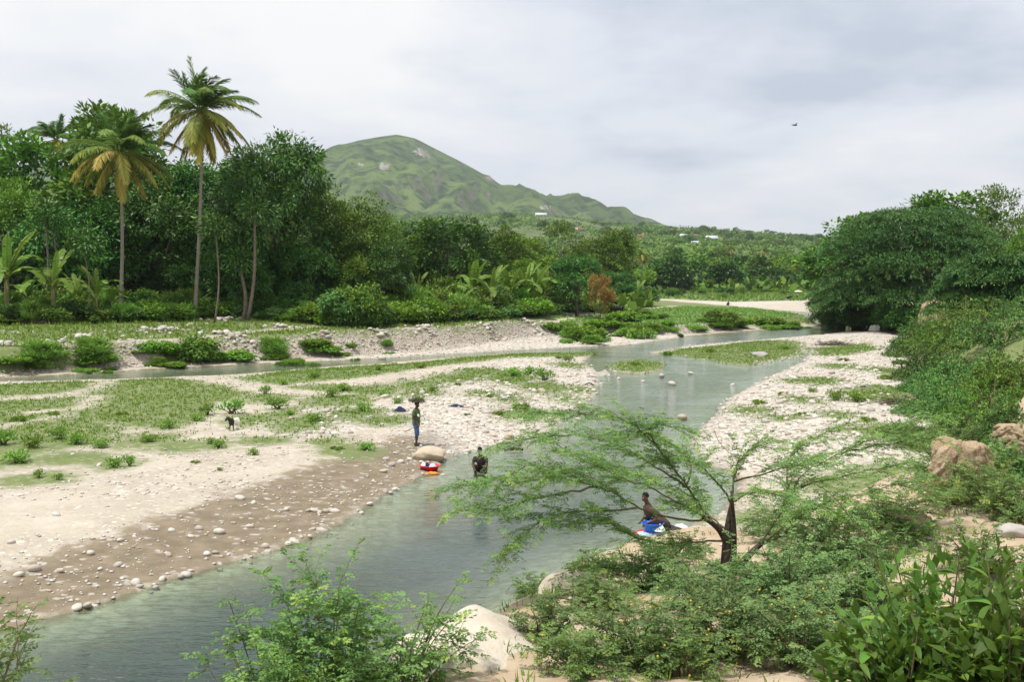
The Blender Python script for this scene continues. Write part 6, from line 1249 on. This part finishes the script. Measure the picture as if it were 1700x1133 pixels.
standing_person('person', 'person standing on the wet sand in green shirt and blue shorts, load on head', (hx, hy, hzz), R(-14), 'shirt_green', 'denim_blue'); landmark('the standing person', 691, 741)
def brush_bundle():
    rng = np.random.default_rng(6); o = thing('brushwood_bundle', 'ragged bundle of brushwood carried on the standing person\'s head', 'brushwood', (hx + 0.02, hy, hzz + 1.745)); mb = MB()
    for k in range(130):
        a = rng.normal() * 0.5 + (math.pi if rng.random() < 0.5 else 0); p = np.array([rng.normal() * 0.10, rng.normal() * 0.10, abs(rng.normal()) * 0.06]); d = np.array([math.cos(a), math.sin(a), rng.normal() * 0.22]); L = rng.uniform(0.12, 0.32); mb.tube([p - d * L * 0.6, p + rng.normal(size=3) * 0.015, p + d * L * 0.7], [0.007, 0.008, 0.004], 4)
    obj('brushwood', mb, MAT['brushwood'], o)['kind'] = 'stuff'; mb = MB(); ell(mb, (0, 0, 0.0), (0.10, 0.10, 0.028)); obj('head_pad', mb.mesh('head_pad', True), MAT['cloth_dark'], o)
    m2 = MB(); n = 160; u = unit(rng, n); m2.leaves(u * np.array([0.26, 0.15, 0.09]) + np.array([0, 0, 0.06]), u, rng.normal(size=(n, 3)), 0.09, 0.03, rng.random(n) * 0.4); obj('dry_foliage', m2, MAT['leaf_olive'], o)['kind'] = 'stuff'
brush_bundle()
mb = MB(); cr, sr = math.cos(R(-14)), math.sin(R(-14)); _hd = np.array([0.14 * cr + 0.24 * sr, 0.14 * sr - 0.24 * cr, 0.84])
mb.tube([_hd + np.array([0.12, 0, 0.06]), _hd, _hd + np.array([-0.30, -0.02, -0.16]), _hd + np.array([-0.52, -0.04, -0.28])], [0.013, 0.014, 0.014, 0.010], 6); tag(obj('walking_stick', mb.mesh('walking_stick', True), MAT['wood_stick'], None, (hx, hy, hzz)), 'short dark stick held slanting behind the standing person', 'stick')
mb = MB(); limb(mb, [(0, 0, 0), (0.02, 0, -0.05)], [0.045, 0.05]); tag(obj('small_bag', fuse(mb, 0.012, 'small_bag', 2), MAT['cloth_white'], None, (hx + 0.10, hy - 0.20, hzz + 1.24)), 'small white pouch at the standing person\'s chest', 'pouch')
bx, by, _ = at_z(799, 783, 0); crouching_person('person', 'person crouching waist-deep in the river, dark skin, facing the camera', (bx, by, -0.16), R(-100), 'cloth_dark'); landmark('the crouching bather', 799, 775)
wx, wy, wz = ground_hit(1100, 884); crouching_person('person', 'person squatting at the near water edge behind the acacia boughs, washing clothes', (wx - 0.05, wy + 0.1, hz(wx, wy + 0.1) - 0.05), R(205), None, lean=0.3, scale=0.92); landmark('the washing person', 1100, 870)
ux, uy, uz = ground_hit(1324, 497); standing_person('person', 'tiny far person in light clothes standing under an umbrella on the sandbank', (ux, uy, uz), R(-60), 'cloth_white', 'cloth_dark', 0.03, False)
def umbrella():
    o = thing('umbrella', 'cream umbrella held up by the tiny far person', 'umbrella', (ux + 0.10, uy - 0.2, uz + 1.3)); mb = MB(); n = 16; rings = [(0.02, 0.95), (0.45, 0.88), (0.85, 0.72), (1.05, 0.55)]; V = []
    for r, z in rings: V += [(math.cos(6.2832 * k / n) * r, math.sin(6.2832 * k / n) * r, z + (0.05 * (k % 2) if r > 1 else 0)) for k in range(n)]
    F = [(i * n + k, i * n + (k + 1) % n, (i + 1) * n + (k + 1) % n, (i + 1) * n + k) for i in range(3) for k in range(n)]; mb.add(V, np.array(F)); cn = obj('canopy', mb, MAT['umbrella_cloth'], o)
    mb = MB(); mb.tube([(0, 0, -0.15), (0, 0, 0.98)], 0.014, 6); obj('shaft', mb, MAT['rubber_black'], o); 
    for k in range(8): mb = MB(); mb.tube([(0, 0, 0.9), (math.cos(6.2832 * k / 8) * 1.0, math.sin(6.2832 * k / 8) * 1.0, 0.56)], 0.006, 4); obj('rib', mb, MAT['rubber_black'], cn)
umbrella()
fx_, fy_, fz_ = ground_hit(1208, 508); crouching_person('person', 'tiny far person squatting at the edge of the distant river bend', (fx_, fy_, max(fz_, 0)), R(-30), 'cloth_navy', 0.03)
# animals ------------------------------------------------------------------
plain('hide_black', (0.016, 0.013, 0.012), 0.7, 0.3, 4.0); plain('horn', (0.22, 0.19, 0.15), 0.5); plain('hide_tan', (0.34, 0.21, 0.11), 0.8, 0.2, 4.0); plain('hoof', (0.03, 0.028, 0.025), 0.6)
def goat_hide():
    m, g = new_mat('goat_hide'); tc = g.node('ShaderNodeTexCoord').outputs['Object']; sep = g.node('ShaderNodeSeparateXYZ', None, i0=tc); n = g.noise(tc, 5.0, 3)
    f = g.smooth(g.math('ADD', sep.outputs[0], g.math('MULTIPLY_ADD', n, 0.3, -0.15)), 0.27, 0.33); c = g.mix(f, (0.72, 0.68, 0.60), (0.02, 0.018, 0.016)); p = g.node('ShaderNodeBsdfPrincipled', None, Base_Color=c, Roughness=0.85); g.put(g.out.inputs[0], p.outputs[0]); MAT['goat_hide'] = m
goat_hide()
def quadruped(name, label, cat, loc, rz, s, mat, graze=False, lying=False, goat=False, voxel=0.045):
    """built at cow size facing +X: withers 1.35 m"""
    o = thing(name, label, cat, loc, rz, None, s); b = MB(); dz = -0.62 if lying else 0.0
    ell(b, (0.42, 0, 1.0 + dz), (0.42, 0.30, 0.40)); ell(b, (0.0, 0, 1.0 + dz), (0.55, 0.31, 0.35)); ell(b, (-0.5, 0, 1.06 + dz), (0.38, 0.28, 0.33)); limb(b, [(-0.75, 0, 1.28 + dz), (0, 0, 1.27 + dz), (0.5, 0, 1.32 + dz)], [0.10, 0.10, 0.13])
    hd = np.array([1.32, 0, 0.42]) if graze else np.array([1.30, 0, 1.45 + dz]); sh = np.array([0.65, 0, 1.15 + dz]); limb(b, [sh, (sh + hd) / 2 + np.array([-0.02, 0, 0.08]), hd + np.array([-0.10, 0, 0.10])], [0.27, 0.19, 0.15])
    mz = hd + (np.array([0.16, 0, -0.32]) if graze else np.array([0.36, 0, -0.18])); limb(b, [hd + np.array([-0.06, 0, 0.06]), (hd + mz) / 2, mz], [0.145, 0.115, 0.085])
    for q in (-1, 1): limb(b, [hd + np.array([-0.06, 0.10 * q, 0.10]), hd + np.array([-0.10, 0.26 * q, 0.06])], [0.05, 0.035])
    if lying:
        for q in (-1, 1): limb(b, [(0.45, 0.2 * q, 0.25), (0.75, 0.26 * q, 0.12), (0.45, 0.28 * q, 0.07)], [0.13, 0.085, 0.05]); limb(b, [(-0.5, 0.22 * q, 0.3), (-0.15, 0.36 * q, 0.2), (-0.5, 0.38 * q, 0.08), (-0.2, 0.40 * q, 0.06)], [0.2, 0.11, 0.06, 0.045])
    else:
        for q, st in ((-1, 0.06), (1, -0.06)):
            limb(b, [(0.50, 0.17 * q, 0.85), (0.48 + st, 0.18 * q, 0.45), (0.48 + st * 1.5, 0.18 * q, 0.08)], [0.15, 0.075, 0.055]); limb(b, [(-0.55, 0.16 * q, 0.95), (-0.42 - st, 0.19 * q, 0.68), (-0.72 - st, 0.18 * q, 0.42), (-0.64 - st * 1.4, 0.18 * q, 0.08)], [0.24, 0.13, 0.075, 0.052])
    limb(b, [(-0.86, 0, 1.2 + dz), (-0.97, 0.03, 0.95 + dz), (-0.95, 0.05, max(0.5 + dz, 0.1))] if not goat else [(-0.84, 0, 1.2), (-0.98, 0, 1.32)], [0.05, 0.032, 0.04] if not goat else [0.06, 0.03])
    bd = obj('body', fuse(b, voxel, 'body', 5), MAT[mat], o)
    for q in (-1, 1):
        h = MB(); h.tube([hd + np.array([-0.05, 0.09 * q, 0.15]), hd + np.array([-0.06, 0.2 * q, 0.24]), hd + np.array([-0.02, 0.23 * q, 0.38])] if not goat else [hd + np.array([-0.05, 0.07 * q, 0.14]), hd + np.array([-0.15, 0.1 * q, 0.32]), hd + np.array([-0.30, 0.12 * q, 0.36])], [0.04, 0.032, 0.01], 7); obj('horn', h.mesh('horn', True), MAT['horn'], bd)
    if not lying:
        for lx, q, st in ((0.48, -1, 0.09), (0.48, 1, -0.09), (-0.64, -1, -0.084), (-0.64, 1, 0.084)): h = MB(); h.tube([(lx + st, 0.18 * q, 0.0), (lx + st, 0.18 * q, 0.09)], [0.075, 0.06], 8); obj('hoof', h.mesh('hoof', True), MAT['hoof'], bd)
    return o
def beast(px, py, *a, **k): x, y, z = ground_hit(px, py); return quadruped(a[0], a[1], a[2], (x, y, z), *a[3:], **k)
beast(389, 715, 'goat', 'white goat with black head standing on the stony sand', 'goat', R(-112), 0.37, 'goat_hide', goat=True); landmark('the goat', 389, 710)
beast(1026, 524, 'cow', 'black cow grazing on the island path', 'cow', R(150), 1.0, 'hide_black', graze=True); landmark('the near black cow', 1026, 520)
beast(1309, 497, 'cow', 'black cow lying on the far sandbank', 'cow', R(15), 1.0, 'hide_black', lying=True); landmark('the far black cow', 1309, 495)
beast(1194, 495, 'cow', 'tan cow lying on the far meadow', 'cow', R(170), 0.95, 'hide_tan', lying=True)
def bird():
    p = at_y(1320, 208, 60); o = thing('bird', 'small dark bird gliding in the open sky', 'bird', p, R(20)); mb = MB(); limb(mb, [(-0.10, 0, 0), (0.0, 0, 0.0), (0.10, 0, 0.015), (0.14, 0, 0.01)], [0.015, 0.035, 0.025, 0.008]); mb.tube([(-0.08, 0, 0), (-0.19, 0, 0)], [0.018, 0.03], 6); obj('body', fuse(mb, 0.008, 'body', 2), MAT['hide_black'], o)
    for q in (-1, 1):
        s = np.linspace(0, 1, 6); P = np.stack([0.02 - 0.08 * s ** 2, q * 0.30 * s, 0.10 * np.sin(s * 2.2)], 1); c = 0.085 * (1 - 0.75 * s ** 1.5); V = np.vstack([P + np.stack([c * 0.4, 0 * c, 0 * c], 1), P - np.stack([c * 0.6, 0 * c, 0 * c], 1), P + np.array([0, 0, 0.008])])
        F = [(i, i + 1, 13 + i, 12 + i) for i in range(5)] + [(12 + i, 13 + i, 7 + i, 6 + i) for i in range(5)] + [(6 + i, 7 + i, i + 1, i) for i in range(5)]; mb = MB(); mb.add(V, np.array(F)); obj('wing', mb, MAT['hide_black'], o)
bird()
# washing ------------------------------------------------------------------
def basin(name, label, loc, mat, r=0.30, h=0.15):
    o = thing(name, label, 'basin', loc); n = 28; prof = [(0.0, 0.012), (r * 0.62, 0.012), (r * 0.70, 0.03), (r * 0.95, h), (r * 1.06, h + 0.004), (r * 1.06, h - 0.012), (r * 0.98, h - 0.014), (r * 0.73, 0.0), (0.0, 0.0)]; V = []
    for a, z in prof: V += [(math.cos(6.28318 * k / n) * a, math.sin(6.28318 * k / n) * a, z) for k in range(n)]
    F = [(i * n + k, i * n + (k + 1) % n, (i + 1) * n + (k + 1) % n, (i + 1) * n + k) for i in range(len(prof) - 1) for k in range(n)]; mb = MB(); mb.add(V, np.array(F)); bw = obj('bowl', mb.mesh('bowl', True), MAT[mat], o)
    rm = MB(); a = np.linspace(0, 2 * np.pi, 29); rm.tube(np.stack([np.cos(a) * r * 1.06, np.sin(a) * r * 1.06, 0 * a + h], 1), 0.009, 6, cap=False); obj('rim', rm.mesh('rim', True), MAT[mat], bw); return o
def cloth(name, label, loc, dims, mat, seed, cat='cloth', rz=0.0):
    n = 30; u = np.linspace(-1, 1, n); X, Y = np.meshgrid(u, u); r = np.maximum(np.hypot(X, Y), 1e-6); mx = np.maximum(np.abs(X), np.abs(Y)); X, Y = X * mx / r * (1 + 0.5 * fbm(X + seed, Y, 2, seed)), Y * mx / r * (1 + 0.5 * fbm(X, Y + seed, 2, seed + 1))
    Z = (1 - np.clip(np.hypot(X, Y), 0, 1) ** 2) * 0.55 + 0.75 * np.abs(fbm(X * 2.2 + seed, Y * 2.2, 4, seed + 2)) * 2 * (1.05 - mx) + 0.02; V = np.stack([X * dims[0] / 2, Y * dims[1] / 2, Z * dims[2]], -1).reshape(-1, 3); Vb = V.copy(); Vb[:, 2] = -0.01
    i = np.arange(n - 1)[:, None] * n + np.arange(n - 1)[None]; F = np.stack([i, i + 1, i + n + 1, i + n], -1).reshape(-1, 4); mb = MB(); mb.add(V, F); mb.add(Vb, F[:, ::-1]); ring = np.r_[np.arange(n), np.arange(1, n) * n + n - 1, (n - 1) * n + np.arange(n - 2, -1, -1), np.arange(n - 2, 0, -1) * n]; q = np.roll(ring, -1); mb.V.append(np.zeros((0, 3))); mb.T.append(np.zeros(0)); mb.F[4].append(np.stack([ring, ring + n * n, q + n * n, q], 1))
    o = obj(name, mb.mesh(name, True), MAT[mat], None, loc); o.rotation_euler = (0, 0, rz); return tag(o, label, cat)
rx, ry, rz_ = ground_hit(713, 783); basin('wash_basin', 'bright red plastic basin at the waterline below the pale boulder', (rx, ry, rz_), 'plastic_red', 0.36, 0.20); landmark('the red basin', 713, 780)
cloth('laundry', 'white laundry heaped in the red basin', (rx + 0.10, ry - 0.02, rz_ + 0.10), (0.40, 0.42, 0.22), 'cloth_pale_blue', 3); cloth('laundry', 'dark laundry lying in the middle of the red basin', (rx - 0.08, ry + 0.02, rz_ + 0.11), (0.36, 0.4, 0.24), 'cloth_navy', 4); cloth('laundry', 'small white rag on the left of the red basin load', (rx - 0.20, ry, rz_ + 0.20), (0.2, 0.24, 0.16), 'cloth_white', 5)
x, y, z = ground_hit(713, 788); cloth('wet_cloth', 'orange cloth spread below the red basin', (x + 0.05, y, z), (0.75, 0.35, 0.10), 'cloth_orange', 6)
x, y, z = ground_hit(1084, 888); z = max(z, 0.02); basin('wash_basin', 'blue plastic basin on the near shore under the acacia boughs', (x, y + 0.05, z + 0.05), 'plastic_blue', 0.24, 0.18); landmark('the blue basin', 1084, 885)
cloth('wet_cloth', 'pale blue cloth spread under the blue basin', (x, y, z), (0.75, 0.55, 0.06), 'cloth_pale_blue', 7); cloth('laundry', 'white laundry spilling out of the blue basin', (x + 0.14, y - 0.12, z + 0.10), (0.26, 0.24, 0.16), 'cloth_white', 8); cloth('wet_cloth', 'crimson cloth heap behind the blue basin', (x - 0.05, y + 0.55, max(0.02, hz(x, y + 0.55))), (0.7, 0.45, 0.16), 'cloth_red', 9)
cloth('laundry', 'bright blue laundry heaped in the blue basin', (x - 0.03, y + 0.06, z + 0.12), (0.34, 0.34, 0.26), 'plastic_blue', 19)
x, y, z = ground_hit(1115, 880); cloth('wet_cloth', 'black cloth lying right of the blue basin', (x, y, max(z, 0.02)), (0.5, 0.3, 0.12), 'cloth_dark', 10); x, y, z = ground_hit(1130, 876); cloth('wet_cloth', 'white cloth right of the black one on the near shore', (x, y, max(z, 0.02)), (0.35, 0.3, 0.1), 'cloth_white', 11)
x, y, z = ground_hit(664, 684); cloth('dark_sack', 'dark sack dropped on the gravel behind the standing person', (x, y, z), (0.75, 0.5, 0.28), 'cloth_navy', 12, 'sack'); x, y, z = ground_hit(757, 676); cloth('dark_sack', 'flat dark cloth on the white gravel right of the standing person', (x, y, z), (0.85, 0.5, 0.14), 'cloth_navy', 13, 'cloth')
x, y, z = ground_hit(978, 640); cloth('dark_sack', 'dark blue rag on the shore grass left of the river narrows', (x, y, max(z, 0.02)), (0.7, 0.5, 0.2), 'cloth_navy', 14, 'cloth')
x, y, _ = at_z(852, 747, 0); mb = MB(); mb.tube([(-0.35, 0, -0.02), (0, 0.03, 0.03), (0.4, 0, 0.01)], [0.05, 0.07, 0.035], 8); tag(obj('driftwood_log', mb.mesh('driftwood_log', True), MAT['bark_dark'], None, (x, y, 0)), 'short dark log lying in the shallows beside the bather', 'log')
def brush_pile(px, py, w, label, seed, n=150):
    x, y, z = ground_hit(px, py); W = w * y / FPX; rng = np.random.default_rng(seed); mb = MB()
    for k in range(n):
        a = rng.normal() * 0.6; p = np.array([rng.normal() * W * 0.2, rng.normal() * W * 0.08, abs(rng.normal()) * 0.14]); d = np.array([math.cos(a), math.sin(a), rng.normal() * 0.18]); L = rng.uniform(0.2, 0.6) * W * 0.4; mb.tube([p - d * L, p + rng.normal(size=3) * 0.05, p + d * L], [0.012, 0.016, 0.006], 4)
    tag(obj('brush_pile', mb, MAT['brushwood'], None, (x, y, z)), label, 'brush pile')
brush_pile(1500, 672, 100, 'brown pile of flood brushwood on the right gravel bar', 1); landmark('the brown brush pile', 1500, 668); brush_pile(1385, 573, 70, 'low brown strip of brushwood on the far gravel bar', 2, 90); brush_pile(62, 538, 90, 'grey heap of cut branches below the left bananas', 3, 90)
# houses on the hillside ------------------------------------------------------------------
for nm, c in (('wall_white', (0.62, 0.58, 0.52)), ('wall_pink', (0.50, 0.34, 0.27)), ('roof_rust', (0.27, 0.12, 0.07)), ('roof_tin', (0.55, 0.60, 0.66)), ('roof_brown', (0.20, 0.14, 0.10)), ('door_wood', (0.10, 0.06, 0.04)), ('pane_dark', (0.03, 0.035, 0.04))): plain(nm, c, 0.8, 0.15, 1.5)
def house(px, py, L, D, Hh, wall, roof, label, rz):
    x, y, z = ground_hit(px, py); o = thing('house', label, 'house', (x, y, z - 0.3), rz, 'small houses on the hillside'); mb = MB(); mb.box((0, 0, Hh / 2), (L, D, Hh)); V = [(-L / 2, -D / 2, Hh), (-L / 2, D / 2, Hh), (-L / 2, 0, Hh + D * 0.36), (L / 2, -D / 2, Hh), (L / 2, D / 2, Hh), (L / 2, 0, Hh + D * 0.36)]; mb.add(V, np.array([(0, 2, 1), (3, 4, 5)])); obj('wall', mb, MAT[wall], o)
    mb = MB(); e = 0.5; hh = D * 0.36
    for q in (-1, 1): mb.add([(-L / 2 - e, q * (D / 2 + e), Hh - e * 0.72 + 0.05), (L / 2 + e, q * (D / 2 + e), Hh - e * 0.72 + 0.05), (L / 2 + e, 0, Hh + hh + 0.06), (-L / 2 - e, 0, Hh + hh + 0.06), (-L / 2 - e, q * (D / 2 + e), Hh - e * 0.72 + 0.17), (L / 2 + e, q * (D / 2 + e), Hh - e * 0.72 + 0.17), (L / 2 + e, 0, Hh + hh + 0.18), (-L / 2 - e, 0, Hh + hh + 0.18)], np.array([(0, 1, 2, 3), (4, 7, 6, 5), (0, 4, 5, 1), (1, 5, 6, 2), (3, 7, 4, 0)]))
    obj('roof', mb, MAT[roof], o); mb = MB(); mb.box((0.2, -D / 2 - 0.03, 1.05), (1.0, 0.08, 2.1)); obj('door', mb, MAT['door_wood'], o)
    for wx in (-L * 0.3, L * 0.32): 
        mb = MB(); mb.box((wx, -D / 2 - 0.03, 1.6), (1.3, 0.08, 1.2)); wn = obj('window', mb, MAT['door_wood'], o); mb = MB(); mb.box((wx, -D / 2 - 0.06, 1.6), (1.0, 0.06, 0.9)); obj('pane', mb, MAT['pane_dark'], wn)
    landmark('the ' + label.split(' house')[0].split(' on ')[0] + ' house' if False else label.split(',')[0], px, py)
for a in [(960, 384, 7, 6, 3.6, 'wall_white', 'roof_rust', 'white gabled house', 0.9), (1063, 398, 7, 6, 3, 'wall_pink', 'roof_rust', 'small rust-roofed house', 0.4), (1108, 390, 13, 7, 3.4, 'wall_white', 'roof_rust', 'long red-roofed house', 0.15), (1136, 396, 9, 6, 2.8, 'wall_white', 'roof_tin', 'low white house', -0.2),
          (1152, 396, 9, 6, 3, 'wall_pink', 'roof_brown', 'brown-roofed house', 0.3), (1181, 400, 12, 7, 3, 'wall_white', 'roof_tin', 'pale tin-roofed house', 0.1), (1206, 393, 6, 5, 3.2, 'wall_pink', 'roof_rust', 'pink little house', 0.7), (1154, 408, 6, 5, 2.6, 'wall_pink', 'roof_tin', 'lowest pink house', -0.3), (898, 360, 16, 7, 3.2, 'wall_white', 'roof_tin', 'long white ridge house', 0.1)]: house(*a)
for o in list(COL.objects):
    if o.name.startswith('house') and o.parent is None: o['label'] = o['label'] + {'w': ' standing on the far hillside', 's': ' on the far hillside slope', 'l': ' on the far hillside', 'b': ' among hillside trees', 'p': ' on the far hillside'}[o['label'][0]]
settle_labels()
